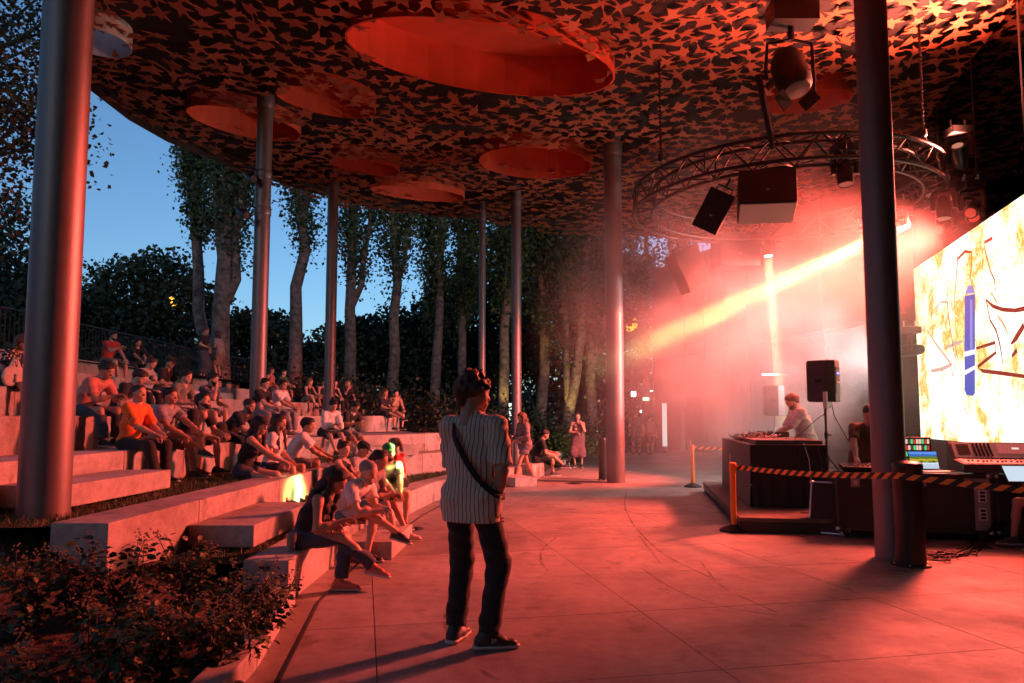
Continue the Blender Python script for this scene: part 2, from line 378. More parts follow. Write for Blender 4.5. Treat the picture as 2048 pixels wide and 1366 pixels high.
# planting bed in the foreground
bed = MB(); xs = np.linspace(-9, -1.45, 46); ys = np.linspace(.8, 6.6, 40)
def bed_z(x, y):
    kx = -1.5 - (.0 if y < 4.3 else (y - 4.3) * .13)
    a = max(0, min(1, (-x + kx - .1) / 2.4)); a2 = max(0, min(1, (y - 2.6) / 3.0))
    z = .02 + .66 * (a * a * (3 - 2 * a)) * a2 + .03 * math.sin(5 * x + 2 * y) * math.sin(4 * y - x) + .015 * math.sin(13 * x) * math.sin(11 * y)
    return min(z, .725)
KLY = [(-3, -1.48), (1.2, -1.52), (3.0, -1.56), (4.6, -1.66), (6.13, -1.88), (6.7, -1.95)]
def bedx(x, y): k = np.interp(y, [a for a, b in KLY], [b for a, b in KLY]) - .03; return -9 + (x + 9) * (k + 9) / (-1.45 + 9)
V = [(bedx(x, y), y, bed_z(bedx(x, y), y)) for y in ys for x in xs]; nx = len(xs)
bed.add(V, [(j * nx + i, j * nx + i + 1, (j + 1) * nx + i + 1, (j + 1) * nx + i) for j in range(len(ys) - 1) for i in range(nx - 1)])
tag(bed.build('planting_bed', mat('mulch', (.06, .035, .022), .95, 0, .6, 14, .8, 60), None, True), kind='structure')
kerb_o = empty('planter_kerb', (-1.5, 4, 0), 0, 'low concrete kerb edging the shrub bed', 'kerb')
KL = [(-1.48, -3), (-1.52, 1.2), (-1.56, 3.0), (-1.66, 4.6), (-1.88, 6.13)]
for (a, b) in zip(KL[:-1], KL[1:]):
    s = MB(); s.prism([(a[0] + 1.5 - .09, a[1] - 4 + .004), (a[0] + 1.5 + .09, a[1] - 4 + .004), (b[0] + 1.5 + .09, b[1] - 4 - .004), (b[0] + 1.5 - .09, b[1] - 4 - .004)], -.05, .14)
    s.build('kerb_stone', M_CONC, kerb_o, bevel=.008)
# railing above the top tier
rail = empty('railing', (-10.1, 6, 2.72), 0, 'dark metal railing with upright bars along the top tier', 'railing')
RP = [(-10.3, 5.5), (-10.1, 12), (-10.2, 20), (-10.5, 26), (-9.6, 29), (-7.5, 29.5)]
M_RAIL = mat('rail_paint', (.035, .035, .037), .5, .3)
def rl(p, z): return (p[0] + 10.1, p[1] - 6, z)
s = MB(); s.tube([rl(p, .98) for p in RP], .022, 6); s.build('top_rail', M_RAIL, rail)
s = MB(); s.tube([rl(p, .12) for p in RP], .015, 6); s.build('bottom_rail', M_RAIL, rail)
bar = MB(); bar.box((0, 0, .55), (.016, .016, .88)); bar_me = bar.mesh('baluster', M_RAIL)
for a, b in zip(RP[:-1], RP[1:]):
    L = math.dist(a, b); n = int(L / .14)
    for i in range(n):
        t = i / n; o = inst('baluster', bar_me, rail); o.location = rl((a[0] + (b[0] - a[0]) * t, a[1] + (b[1] - a[1]) * t), 0)

# ------------------------------------------------------------------ canopy
EDGE = [(-7.0, -30), (-5.6, 0), (-6.4, 6), (-7.2, 10.8), (-7.9, 12.3), (-8.5, 14.1), (-8.5, 15.6), (-8.25, 16.9), (-7.15, 19.2), (-5.0, 22.0), (-3.2, 23.1), (-1.2, 23.8), (1.5, 24.8), (4.1, 25.8), (7.5, 26.6), (14, 27.5), (24, 20), (24, -30)]  # unseen part behind the viewer is stretched out to keep sky light off the columns
WELLS = [  # centre x, y, semi axes, turn, look
    (-.45, 12.85, 2.55, 1.22, R(22)), (-3.85, 14.65, 1.05, .60, R(35)), (-5.95, 15.75, 1.25, .72, R(42)), (.62, 18.3, 1.5, 1.12, R(20)),
    (-3.85, 18.55, .95, .55, R(35)), (-2.75, 20.85, 1.4, .62, R(22)), (6.15, 14.6, .85, .55, R(-20)), (-7.25, 12.2, .55, .5, R(60)), (3.0, 9.0, 1.2, 1.0, 0), (8.6, 10.6, .9, .7, 0)]
def in_poly(x, y, P):
    c = False; n = len(P)
    for i in range(n):
        x0, y0 = P[i]; x1, y1 = P[(i + 1) % n]
        if (y0 > y) != (y1 > y) and x < (x1 - x0) * (y - y0) / (y1 - y0) + x0: c = not c
    return c
def well_r(w, x, y):
    dx, dy = x - w[0], y - w[1]; c, s = math.cos(-w[4]), math.sin(-w[4])
    return math.hypot((dx * c - dy * s) / w[2], (dx * s + dy * c) / w[3])
def well_pt(w, a, f=1.0):
    u, v = w[2] * f * math.cos(a), w[3] * f * math.sin(a); c, s = math.cos(w[4]), math.sin(w[4])
    return (w[0] + u * c - v * s, w[1] + u * s + v * c)
canopy = empty('canopy', (0, 12, ROOFZ), 0, 'broad curved roof with star shaped copper tiles and round light wells', 'canopy')
def cz(p, z): return (p[0], p[1] - 12, z)
M_VOID = mat('canopy_void', (.022, .014, .012), .7)
def plate(z, name, m):
    bm = bmesh.new(); edges = []
    for loop in [EDGE] + [[well_pt(w, 2 * math.pi * i / 36, 1.0) for i in range(36)] for w in WELLS]:
        vs = [bm.verts.new(cz(p, z)) for p in loop]
        for i in range(len(vs)): edges.append(bm.edges.new((vs[i], vs[(i + 1) % len(vs)])))
    bmesh.ops.triangle_fill(bm, use_beauty=True, use_dissolve=False, edges=edges)
    me = bpy.data.meshes.new(name); bm.to_mesh(me); bm.free(); me.materials.append(m)
    return inst(name, me, canopy)
plate(.34, 'soffit_board', M_VOID); plate(.95, 'roof_deck', M_VOID)
def smooth_loop(P, n=4):
    out = []; N = len(P)
    for i in range(N):
        p0, p1, p2, p3 = [np.array(P[(i + k - 1) % N]) for k in range(4)]
        for t in np.arange(n) / n: out.append(tuple(.5 * ((2 * p1) + (p2 - p0) * t + (2 * p0 - 5 * p1 + 4 * p2 - p3) * t * t + (3 * p1 - p0 - 3 * p2 + p3) * t ** 3)))
    return out
fas = MB(); n = len(EDGE)
fas.add([cz(p, .02) for p in EDGE] + [cz(p, .97) for p in EDGE], [(i, (i + 1) % n, n + (i + 1) % n, n + i) for i in range(n)])
fas.build('fascia', mat('fascia_metal', (.05, .03, .025), .5, .4), canopy)
M_WELL = mat('well_panel', (.66, .095, .04), .45, .1, .22, 1.2)
M_WELLD = mat('well_panel_daylit', (.62, .60, .55), .5, 0, .2, 2)  # same panels in the one open well, with daylight put into the paler colour
for wi, w in enumerate(WELLS):
    npan = 10 if w[2] > 1.2 else 8
    for i in range(npan):
        a0, a1 = 2 * math.pi * i / npan + .0004, 2 * math.pi * (i + 1) / npan - .0004; b = MB(); vs = []
        for zz in (-.02, .85):
            for k in range(4):
                a = a0 + (a1 - a0) * k / 3; vs.append(cz(well_pt(w, a, 1.0), zz))
        for zz in (-.02, .85):
            for k in range(4):
                a = a0 + (a1 - a0) * k / 3; vs.append(cz(well_pt(w, a, 1.015), zz))
        f = [(k, k + 1, 4 + k + 1, 4 + k) for k in range(3)] + [(8 + k, 12 + k, 12 + k + 1, 8 + k + 1) for k in range(3)] + [(k, 8 + k, 8 + k + 1, k + 1) for k in range(3)] + [(0, 4, 12, 8), (3, 11, 15, 7)]
        b.add(vs, f); b.build('well_panel', M_WELLD if wi == 7 else M_WELL, canopy)
for wi, w in enumerate(WELLS):
    if wi != 7:
        b = MB(); b.prism([cz(well_pt(w, 2 * math.pi * i / 36, 1.03), 0)[:2] for i in range(36)], .82, .88); b.build('sky_block_lid', M_WELL, canopy)  # added opaque lid that stops sky light entering the well
# star tiles: tips of neighbouring stars touch half way, every tile hangs a little differently
def copper(name, col):
    m = bpy.data.materials.new(name); m.use_nodes = True; nt = m.node_tree; b = nt.nodes['Principled BSDF']
    b.inputs['Metallic'].default_value = .55; b.inputs['Roughness'].default_value = .42
    gm = nt.nodes.new('ShaderNodeNewGeometry'); ns = nt.nodes.new('ShaderNodeTexNoise'); ns.inputs['Scale'].default_value = .8; ns.inputs['Detail'].default_value = 3
    nt.links.new(gm.outputs['Position'], ns.inputs['Vector'])
    mx = nt.nodes.new('ShaderNodeMix'); mx.data_type = 'RGBA'; mx.inputs[6].default_value = (*[c * .75 for c in col], 1); mx.inputs[7].default_value = (*col, 1)
    nt.links.new(ns.outputs['Fac'], mx.inputs[0]); nt.links.new(mx.outputs[2], b.inputs['Base Color'])
    return m
M_TILE = copper('copper_tile', (.60, .19, .09))
SP_ = .385; tiles = []
rows = int(26 / (SP_ * .866))
GR = {}
for r_ in range(rows):
    for c_ in range(-26, 32):
        x = c_ * SP_ + (r_ % 2) * SP_ / 2; y = 3.4 + r_ * SP_ * .866
        GR[(r_, c_)] = (x + random.uniform(-.105, .105), y + random.uniform(-.105, .105))
def nbrs(r_, c_):
    o = r_ % 2
    return [(r_, c_ + 1), (r_ + 1, c_ + o), (r_ + 1, c_ - 1 + o), (r_, c_ - 1), (r_ - 1, c_ - 1 + o), (r_ - 1, c_ + o)]
drop = {k: random.random() < .10 for k in GR}
def zwave(x, y): return .10 * math.sin(x * .55 + .4 * y) + .08 * math.sin(y * .7 - x * .3)
for (r_, c_), (x, y) in GR.items():
    if drop[(r_, c_)]: continue
    if not in_poly(x, y, EDGE) or x > 11.5: continue
    wr = min(well_r(w, x, y) for w in WELLS)
    if wr < .93: continue
    tips = []
    for nb in nbrs(r_, c_):
        if nb not in GR: tips = None; break
        tips.append(GR[nb])
    if not tips: continue
    pts = []
    for i, t in enumerate(tips):
        miss = random.random() < .26
        f = random.uniform(.46, .60) if not miss else random.uniform(.25, .34)
        pts.append((x + (t[0] - x) * f, y + (t[1] - y) * f))
        t2 = tips[(i + 1) % 6]; mx_, my_ = (t[0] + t2[0]) / 2 - x, (t[1] + t2[1]) / 2 - y; h = random.choice([.17, .21, .25, .30, .42])
        pts.append((x + mx_ * h, y + my_ * h))
    tx, ty = random.gauss(0, .10), random.gauss(0, .10); dz = zwave(x, y) + random.uniform(-.03, .03)
    dist = math.hypot(x, y)
    tiles.append((dist, x, y, pts, tx, ty, dz))
tiles.sort(key=lambda t: t[0] if t[2] > 10 else t[0] + 100)
def tile_geom(b, t, ox, oy):
    _, x, y, pts, tx, ty, dz = t; n = len(pts); vs = []
    for up in (0, .012):
        for p in pts: vs.append((p[0] - ox, p[1] - oy, dz + (p[0] - x) * tx + (p[1] - y) * ty + up))
    b.add(vs, [tuple(range(n - 1, -1, -1)), tuple(range(n, 2 * n))] + [(i, (i + 1) % n, n + (i + 1) % n, n + i) for i in range(n)])
vis = [t for t in tiles if t[2] > 10.6 and abs(t[1]) < t[2] * .74]
NT = 298
for t in vis[:NT]:
    b = MB(); tile_geom(b, t, 0, 12); b.build('star_tile', M_TILE, canopy)
rest = MB(); ids = set(id(t) for t in vis[:NT])
for t in tiles:
    if id(t) not in ids: tile_geom(rest, t, 0, 12)
tag(rest.build('star_tiles_far', M_TILE, canopy), kind='stuff')

# ------------------------------------------------------------------ columns
def column(px, py, z, wpx, label, top=None):
    c = at_z(px, py, z); r = wpx / 2 / FPX * (c.y + .0)
    e = empty('column', (c.x, c.y, z), 0, label, 'column', 'round steel columns')
    b = MB(); H = ROOFZ + .36 - z; b.lathe((0, 0, 0), [(r, -.05), (r, H)], 40); b.build('shaft', M_STEEL, e, True, 40)
    b = MB(); b.lathe((0, 0, 0), [(r * 1.012, 0), (r * 1.012, .018)], 40); b.build('base_ring', M_STEEL, e, True, 40)
    b = MB(); b.lathe((0, 0, H - .62), [(r * 1.02, 0), (r * 1.10, .03), (r * 1.10, .3), (r * 1.02, .33)], 40); b.build('head_collar', M_STEEL, e, True, 30)
    return e, r
column(87, 1028, .74, 93, 'very thick steel column standing in grass at the seating')
column(1785, 1116, 0, 62, 'thick steel column beside the flight cases and black bollard')
column(1232, 965, 0, 36, 'steel column standing on open paving behind the man in striped shirt')
SPOTCOL, SPR = None, 0
def column_at(x, y, z, r, label):
    e = empty('column', (x, y, z), 0, label, 'column', 'round steel columns')
    b = MB(); H = ROOFZ + .36 - z; b.lathe((0, 0, 0), [(r, -.3), (r, H)], 32); b.build('shaft', M_STEEL, e, True, 40)
    b = MB(); b.lathe((0, 0, H - .62), [(r * 1.02, 0), (r * 1.10, .03), (r * 1.10, .3), (r * 1.02, .33)], 32); b.build('head_collar', M_STEEL, e, True, 30)
    return e
SPOTCOL = column_at(-5.05, 14.4, TZ[4] - .02, .155, 'steel column rising through the tiers, carrying two spotlights')
column_at(-5.0, 19.86, TZ[4] - .6, .15, 'slim steel column behind the row of four friends')
column_at(.13, 21.3, 0, .145, 'slim steel column behind the walking woman')
column_at(-.95, 22.9, .6, .11, 'thinnest steel column, furthest back among the trees')
column_at(3.1, 4.0 - 6, 0, .19, 'steel column behind the camera position') if False else None
# ------------------------------------------------------------------ glass building and LED screen
LD = Vector((-.255, -1, 0)).normalized()            # along the screen, towards the viewer
L0 = Vector((8.98, 16.0, 0)); LN = Vector((-LD.y, LD.x, 0)); LN = LN if LN.x < 0 else -LN
SZ0, SZ1, SLEN = 1.07, 4.82, 6.8
FAC = [L0 + LD * 13 - LN * .25, L0 + LD * 7.2 - LN * .25, L0 - LD * .8 - LN * .25, Vector((9.5, 19.0, 0)), Vector((9.3, 21.5, 0)), Vector((8.75, 24.2, 0)), Vector((8.0, 27.0, 0)), Vector((7.1, 29.8, 0)), Vector((6.3, 32.2, 0)), Vector((6.9, 35.5, 0)), Vector((8.6, 38.5, 0))]
bld = empty('glass_building', (9, 20, 0), 0, 'dark curved glass building behind the stage with lit ceiling strips inside', 'building')
def bl(v, z=None): return (v[0] - 9, v[1] - 20, v[2] if z is None else z)
gl = bpy.data.materials.new('facade_glass'); gl.use_nodes = True; nt = gl.node_tree; nt.nodes.clear()
o_ = nt.nodes.new('ShaderNodeOutputMaterial'); mxs = nt.nodes.new('ShaderNodeMixShader'); tr = nt.nodes.new('ShaderNodeBsdfTransparent'); gs = nt.nodes.new('ShaderNodeBsdfGlossy')
tr.inputs[0].default_value = (.42, .42, .44, 1); gs.inputs['Roughness'].default_value = .02; fr = nt.nodes.new('ShaderNodeFresnel'); fr.inputs[0].default_value = 1.4
nt.links.new(fr.outputs[0], mxs.inputs[0]); nt.links.new(tr.outputs[0], mxs.inputs[1]); nt.links.new(gs.outputs[0], mxs.inputs[2]); nt.links.new(mxs.outputs[0], o_.inputs[0])
M_MULL = mat('mullion', (.05, .05, .055), .4, .6)
def wall_quad(b, p, q, z0, z1, th, mi=0):
    t = (q - p).normalized(); n = Vector((-t.y, t.x, 0)) * th / 2
    b.prism([tuple(bl(x)[:2]) for x in (p + n, p - n, q - n, q + n)], z0, z1, mi)
for i in range(len(FAC) - 1):
    p, q = FAC[i], FAC[i + 1]; m = max(1, round((q - p).length / 1.9))
    for k in range(m):
        a, c = p + (q - p) * (k / m), p + (q - p) * ((k + 1) / m); e = (c - a).normalized() * .012
        for z0, z1 in ((.12, 4.0), (4.09, 8.05)):
            b = MB(); wall_quad(b, a + e, c - e, z0, z1, .02); b.build('pane', gl, bld)
        b = MB(); b.box(bl(a, 4.1), (.03, .05, 8.0)); b.build('mullion', M_MULL, bld)
        b = MB(); wall_quad(b, a + e, c - e, 3.99, 4.1, .06); b.build('transom', M_MULL, bld)
    b = MB(); wall_quad(b, p, q, -.02, .118, .10); b.build('plinth', mat('plinth_stone', (.12, .115, .11), .6), bld)
# interior: floor, ceiling, back wall and strip lights
inner = [v + Vector((7.5, 1.5, 0)) for v in FAC]
b = MB()
for z, nm in ((.03, 'inner_floor'), (4.02, 'inner_ceiling')):
    b = MB(); P = [bl(v + Vector((.15, 0, 0)), z) for v in FAC] + [bl(v, z) for v in reversed(inner)]; n = len(FAC)
    b.add(P, [(i, i + 1, 2 * n - 2 - i, 2 * n - 1 - i) for i in range(n - 1)]); b.build(nm, mat('interior_dark', (.10, .10, .10), .5), bld)
b = MB()
for i in range(len(inner) - 1): wall_quad(b, inner[i], inner[i + 1], 0, 8, .1)
b.build('back_wall', mat('interior_dark', (.1, .1, .1), .5), bld)
M_STRIP = mat('strip_light', (.9, .9, .9), .5, emit=(1, .93, .86), estr=9)
for px, py, d, w in [(1412, 776, 33, .5), (1488, 773, 31, .45), (1540, 773, 27, .45), (1480, 752, 27, .55), (1540, 749, 24, .5), (1302, 782, 40, .6), (1540, 757, 26, .3), (1410, 772, 36, .3)]:
    p = at_d(px, py, d); b = MB(); b.box(bl(p), (w, .08, .03)); b.build('strip_light', M_STRIP, bld)
for px, py, d in [(1266, 788, 44), (1365, 796, 34), (1286, 823, 46)]:
    p = at_d(px, py, d); b = MB(); b.box(bl(p), (.34, .05, .30 if px == 1266 else .14)); b.build('strip_light', M_STRIP, bld)
p = at_d(1292, 798, 37); b = MB(); b.box(bl(p), (.32, .04, .16)); ex = b.build('exit_sign', mat('exit_green', (.05, .4, .25), .5, emit=(.18, .9, .55), estr=2.2), bld)
b = MB(); pw = bl(p); b.box((pw[0] - .05, pw[1] - .024, pw[2]), (.03, .004, .09)); b.box((pw[0] + .04, pw[1] - .024, pw[2]), (.09, .004, .02)); b.box((pw[0] + .07, pw[1] - .024, pw[2]), (.03, .004, .06)); b.build('pictogram', mat('exit_white', (.8, .9, .85), .5, emit=(.8, 1, .9), estr=2), ex)

# LED screen
scr = empty('led_screen', (L0.x, L0.y, SZ0), 0, 'huge bright LED screen showing graffiti strokes and a blue spray can', 'screen')
def on_led(px, py, off):
    d = ray(px, py); C = Vector((0, 0, CAMH)); p0 = L0 + LN * off; t = (p0 - C).dot(LN) / d.dot(LN); return C + d * t
led = bpy.data.materials.new('led_picture'); led.use_nodes = True; nt = led.node_tree; nt.nodes.clear(); L = nt.links.new
o_ = nt.nodes.new('ShaderNodeOutputMaterial'); em = nt.nodes.new('ShaderNodeEmission'); em.inputs['Strength'].default_value = 1.75; L(em.outputs[0], o_.inputs[0])
gm = nt.nodes.new('ShaderNodeNewGeometry')
def nz_(s, d, rg=.6):
    n = nt.nodes.new('ShaderNodeTexNoise'); n.inputs['Scale'].default_value = s; n.inputs['Detail'].default_value = d; n.inputs['Roughness'].default_value = rg; L(gm.outputs['Position'], n.inputs['Vector']); return n.outputs['Fac']
def ramp(f, stops):
    r = nt.nodes.new('ShaderNodeValToRGB'); L(f, r.inputs[0]); e = r.color_ramp.elements
    while len(e) < len(stops): e.new(.5)
    for k, (p, c) in enumerate(stops): e[k].position = p; e[k].color = (*c, 1)
    return r.outputs[0]
base = ramp(nz_(.75, 7, .68), [(.42, (1, .97, .92)), (.51, (1, .88, .58)), (.57, (.60, .34, .06)), (.66, (.95, .74, .36))])
spk = ramp(nz_(16, 6, .75), [(.50, (1, 1, 1)), (.56, (1, .86, .5)), (.66, (.34, .15, .04))])
mm = nt.nodes.new('ShaderNodeMix'); mm.data_type = 'RGBA'; mm.blend_type = 'MULTIPLY'
sep = nt.nodes.new('ShaderNodeSeparateXYZ'); L(gm.outputs['Position'], sep.inputs[0])
zr = nt.nodes.new('ShaderNodeMapRange'); zr.inputs[1].default_value = 1.6; zr.inputs[2].default_value = 3.4; zr.inputs[3].default_value = .25; zr.inputs[4].default_value = 1.0; L(sep.outputs['Z'], zr.inputs[0])
L(zr.outputs[0], mm.inputs[0]); L(base, mm.inputs[6]); L(spk, mm.inputs[7]); L(mm.outputs[2], em.inputs['Color'])
def lp(v): return tuple(v - Vector((L0.x, L0.y, SZ0)))
b = MB(); e = L0 + LD * SLEN
for a_, o2 in ((0, 0),):
    vs = [L0, e, e - LN * .1, L0 - LN * .1]; b.prism([lp(v)[:2] for v in vs], 0, SZ1 - SZ0)
b.build('cabinet', M_BLACK, scr)
nc = 7; nr = 4
for i in range(nc):
    for j in range(nr):
        a, c = L0 + LD * (SLEN * i / nc + .0015), L0 + LD * (SLEN * (i + 1) / nc - .0015); z0, z1 = (SZ1 - SZ0) * j / nr + .0015, (SZ1 - SZ0) * (j + 1) / nr - .0015
        b = MB(); off = LN * .004
        b.add([(*lp(a + off)[:2], z0), (*lp(c + off)[:2], z0), (*lp(c + off)[:2], z1), (*lp(a + off)[:2], z1)], [(0, 1, 2, 3)])
        b.build('panel', led, scr)
def em_mat(name, col, s): return mat(name, (0, 0, 0), .6, emit=col, estr=s)
M_STK = em_mat('stroke_red', (.34, .035, .02), 1.0); M_STKF = em_mat('stroke_faint', (.62, .38, .33), 1.25); M_CAN = em_mat('can_blue', (.10, .12, .55), 1.0); M_CANL = em_mat('can_white', (.86, .84, .98), 1.2); M_CANT = em_mat('can_violet', (.30, .29, .75), 1.0)
def stroke(pts, w, m, off=.008):
    P = [on_led(x, y, off) for x, y in pts]; ww = w if isinstance(w, list) else [w] * len(P); A, B = [], []
    for i, p in enumerate(P):
        t = (P[min(i + 1, len(P) - 1)] - P[max(i - 1, 0)]).normalized(); n = t.cross(LN).normalized() * (ww[i] * .85 / FPX * p.y / 2)
        A.append(lp(p + n)); B.append(lp(p - n))
    n = len(P); b = MB(); b.add(A + B, [(i, i + 1, n + i + 1, n + i) for i in range(n - 1)]); b.build('stroke', m, scr)
can = [[(1932, 580), (1948, 580), (1950, 700), (1950, 790), (1930, 790), (1928, 700)]]
def face(pts, m, off):
    P = [lp(on_led(x, y, off)) for x, y in pts]; b = MB(); b.add(P, [tuple(range(len(P)))]); b.build('spray_can', m, scr)
face([(1929, 592), (1950, 588), (1950, 786), (1946, 792), (1933, 790), (1929, 780)], M_CAN, .006)
face([(1930, 588), (1936, 572), (1945, 570), (1950, 586)], M_CANT, .0065)
face([(1940, 600), (1945, 599), (1945, 700), (1940, 700)], M_CANT, .0075)
face([(1927, 704), (1951, 698), (1951, 708), (1927, 714)], M_CANL, .008); face([(1927, 742), (1951, 730), (1951, 738), (1927, 752)], M_CANL, .008)
for pts, w, m in [
    ([(1908, 615), (1912, 560), (1915, 518), (1930, 503), (1943, 504), (1943, 530), (1940, 562)], [4, 5, 9, 8, 6, 4, 3], M_STK),
    ([(1985, 476), (1969, 485), (1970, 500), (1980, 540), (1989, 560), (1991, 582)], [9, 8, 6, 5, 6, 3], M_STK),
    ([(1895, 555), (1894, 600), (1898, 640), (1904, 680), (1910, 716)], [3, 5, 5, 4, 3], M_STK),
    ([(1971, 598), (1985, 612), (2005, 619), (2030, 621), (2050, 617)], [4, 9, 10, 10, 12], M_STK),
    ([(1972, 600), (1980, 640), (1992, 660), (2000, 690), (2006, 728)], [4, 6, 7, 7, 4], M_STK),
    ([(2048, 650), (2032, 676), (2022, 688)], [16, 16, 6], M_STK), ([(2034, 700), (2024, 712)], [12, 9], M_STK),
    ([(1952, 697), (1975, 690), (1990, 685), (1992, 705), (1975, 718), (1955, 734), (1966, 742), (2000, 746), (2050, 753)], [6, 8, 9, 8, 9, 9, 9, 10, 9], M_STK),
    ([(1860, 646), (1868, 620), (1882, 604), (1894, 604)], [3, 4, 5, 5], M_STKF), ([(1854, 660), (1870, 685), (1900, 725), (1906, 755)], [3, 6, 7, 5], M_STKF),
    ([(1896, 630), (1888, 660), (1872, 698)], [4, 3, 2], M_STKF), ([(1925, 682), (1910, 688), (1890, 696)], [8, 9, 6], M_STKF),
    ([(1904, 728), (1885, 738), (1862, 742)], [9, 10, 8], M_STKF), ([(1912, 690), (1910, 730), (1905, 756)], [4, 6, 4], M_STKF),
    ([(1912, 700), (1922, 745), (1928, 785)], [2, 3, 3], M_STK), ([(1928, 790), (1930, 815), (1934, 830)], [4, 6, 5], M_STKF),
    ([(1995, 630), (2008, 650), (2016, 668)], [4, 8, 4], em_mat('stroke_rust', (.75, .33, .12), 1.1)), ([(1982, 585), (1994, 605)], [4, 6], em_mat('stroke_rust', (.75, .33, .12), 1.1)),
    ([(1880, 845), (1900, 865), (1912, 876)], [3, 10, 8], em_mat('stroke_tan', (.95, .72, .5), 1.3)), ([(1915, 850), (1925, 868)], [3, 7], em_mat('stroke_tan', (.95, .72, .5), 1.3))]:
    stroke(pts, w, m)
# dark low wall band under the screen
b = MB(); b.prism([lp(v)[:2] for v in (L0 + LN * .02, L0 + LD * SLEN + LN * .02, L0 + LD * SLEN - LN * .2, L0 - LN * .2)], -SZ0, -.006)
b.build('base_panel', mat('screen_base', (.16, .15, .15), .35, 0, .2, 5), scr)

# ------------------------------------------------------------------ ring truss
ring = empty('ring_truss', (RC[0], RC[1], RZ0), 0, 'circular lighting truss hanging over the stage', 'truss')
RI = RR - .36; HT = RZ1 - RZ0; NS = 48
M_TRUSS = mat('truss_metal', (.022, .02, .02), .4, .4, .3, 12)
for r_, z in ((RR, 0), (RR, HT), (RI, 0), (RI, HT)):
    b = MB(); b.tube([(r_ * math.cos(a), r_ * math.sin(a), z) for a in np.linspace(0, 2 * math.pi, 97)], .033, 8, caps=False); b.build('chord', M_TRUSS, ring, True)
for i in range(NS):
    a0, a1 = 2 * math.pi * i / NS, 2 * math.pi * (i + 1) / NS; b = MB()
    P = lambda r_, a, z: (r_ * math.cos(a), r_ * math.sin(a), z)
    fl = i % 2
    for r_ in (RR, RI): b.tube([P(r_, a0, HT if fl else 0), P(r_, a1, 0 if fl else HT)], .015, 5)
    for z in (0, HT): b.tube([P(RR if fl else RI, a0, z), P(RI if fl else RR, a1, z)], .015, 5)
    if i % 6 == 0:
        for r_ in (RR, RI): b.tube([P(r_, a0, 0), P(r_, a0, HT)], .013, 6)
        for z in (0, HT): b.tube([P(RR, a0, z), P(RI, a0, z)], .013, 6)
    b.build('lacing', M_TRUSS, ring, True)
# hoist chains
def chain(a_deg, label):
    a = R(a_deg); r_ = (RR + RI) / 2; p = Vector((RC[0] + r_ * math.cos(a), RC[1] + r_ * math.sin(a), RZ1))
    e = empty('hoist_chain', p, 0, label, 'chain', 'hoist chains of the ring truss')
    b = MB(); b.tube([(0, 0, .24), (0, 0, ROOFZ - RZ1 + .2)], .012, 6)
    z = .26
    while z < ROOFZ - RZ1 + .1: b.box((0, 0, z), (.045, .018, .035)); z += .07
    b.build('links', M_BLACKM, e)
    b = MB(); b.tube([(0, 0, .24), (.035, 0, .2), (.04, 0, .13), (0, 0, .09), (-.035, 0, .13)], .014, 6); b.build('hook', mat('hook_steel', (.35, .34, .33), .3, .8), e, True)
    b = MB(); b.lathe((0, 0, .22), [(.02, 0), (.05, .03), (.05, .13), (.02, .16)], 12); b.build('hook_block', M_BLACKM, e, True, 40)
    b = MB(); b.tube([(-.16, 0, -.02), (0, 0, .10), (.16, 0, -.02)], .012, 6); b.build('sling', M_BLACKM, e)
chain(199, 'chain with steel hook holding the near left side of the ring truss'); chain(310, 'chain hanging beside the dark glass, holding the right side of the ring truss'); chain(75, 'chain at the far side of the ring truss in the smoke')

# speakers flown from the ring
def flown_speaker(px0, py0, d, w, h, dep, roll, yaw, pitch, label, bracket=True):
    c = at_d(px0, py0, d); e = empty('hanging_speaker', c, 0, label, 'loudspeaker', 'loudspeakers hung from the ring truss')
    e.rotation_euler = Euler((pitch, roll, yaw), 'XYZ')
    b = MB(); b.box((0, 0, 0), (w, dep, h)); b.build('cabinet', mat('speaker_black', (.016, .013, .014), .62, 0, .3, 40, .15, 200), e, bevel=.012)
    b = MB(); b.box((0, -dep / 2 - .006, 0), (w - .04, .012, h - .04)); gr = b.build('grille', mat('grille_black', (.02, .017, .018), .5, .3, .3, 60, .3, 300), e)
    b = MB(); b.box((0, -dep / 2 - .014, -h * .12), (.05, .004, .014)); b.build('badge', mat('badge_grey', (.4, .4, .4), .4, .5), e)
    b = MB(); b.tube([(-w * .3, 0, h / 2 - .02), (-w * .3, 0, h / 2 + .09), (w * .3, 0, h / 2 + .09), (w * .3, 0, h / 2 - .02)], .014, 6); b.build('bracket', M_BLACKM, e)
    b = MB(); b.tube([(w * .35, dep * .2, h / 2), (w * .5, dep * .2, h / 2 + .06), (w * .56, dep * .2, h / 2 - .1), (w * .3, dep * .4, h / 2 - .14)], .008, 5); b.build('cable', M_CABLE, e)
    b = MB(); b.tube([(0, 0, h / 2 + .08), (0, 0, h / 2 + .24)], .018, 6); b.build('clamp', M_BLACKM, e)
    return e
flown_speaker(1427, 423, 11.6, .42, .66, .40, R(28), R(-10), R(14), 'small black loudspeaker tilted steeply, flown at the near left of the truss')
e = flown_speaker(1532, 393, 11.4, .86, .62, .62, R(2), R(-14), R(-16), 'large black bass loudspeaker flown at the near side of the truss, beside the tilted one')
b = MB(); b.box((0, 0, -.315), (.82, .58, .012)); b.build('underside', mat('speaker_under', (.45, .43, .40), .6), e)
flown_speaker(1378, 540, 16.4, .62, .95, .5, R(-24), R(10), 0, 'hazy tilted loudspeaker on the far left of the truss')
flown_speaker(1470, 505, 16.7, .95, .75, .6, 0, R(5), 0, 'hazy loudspeaker box on the far side of the truss in smoke')

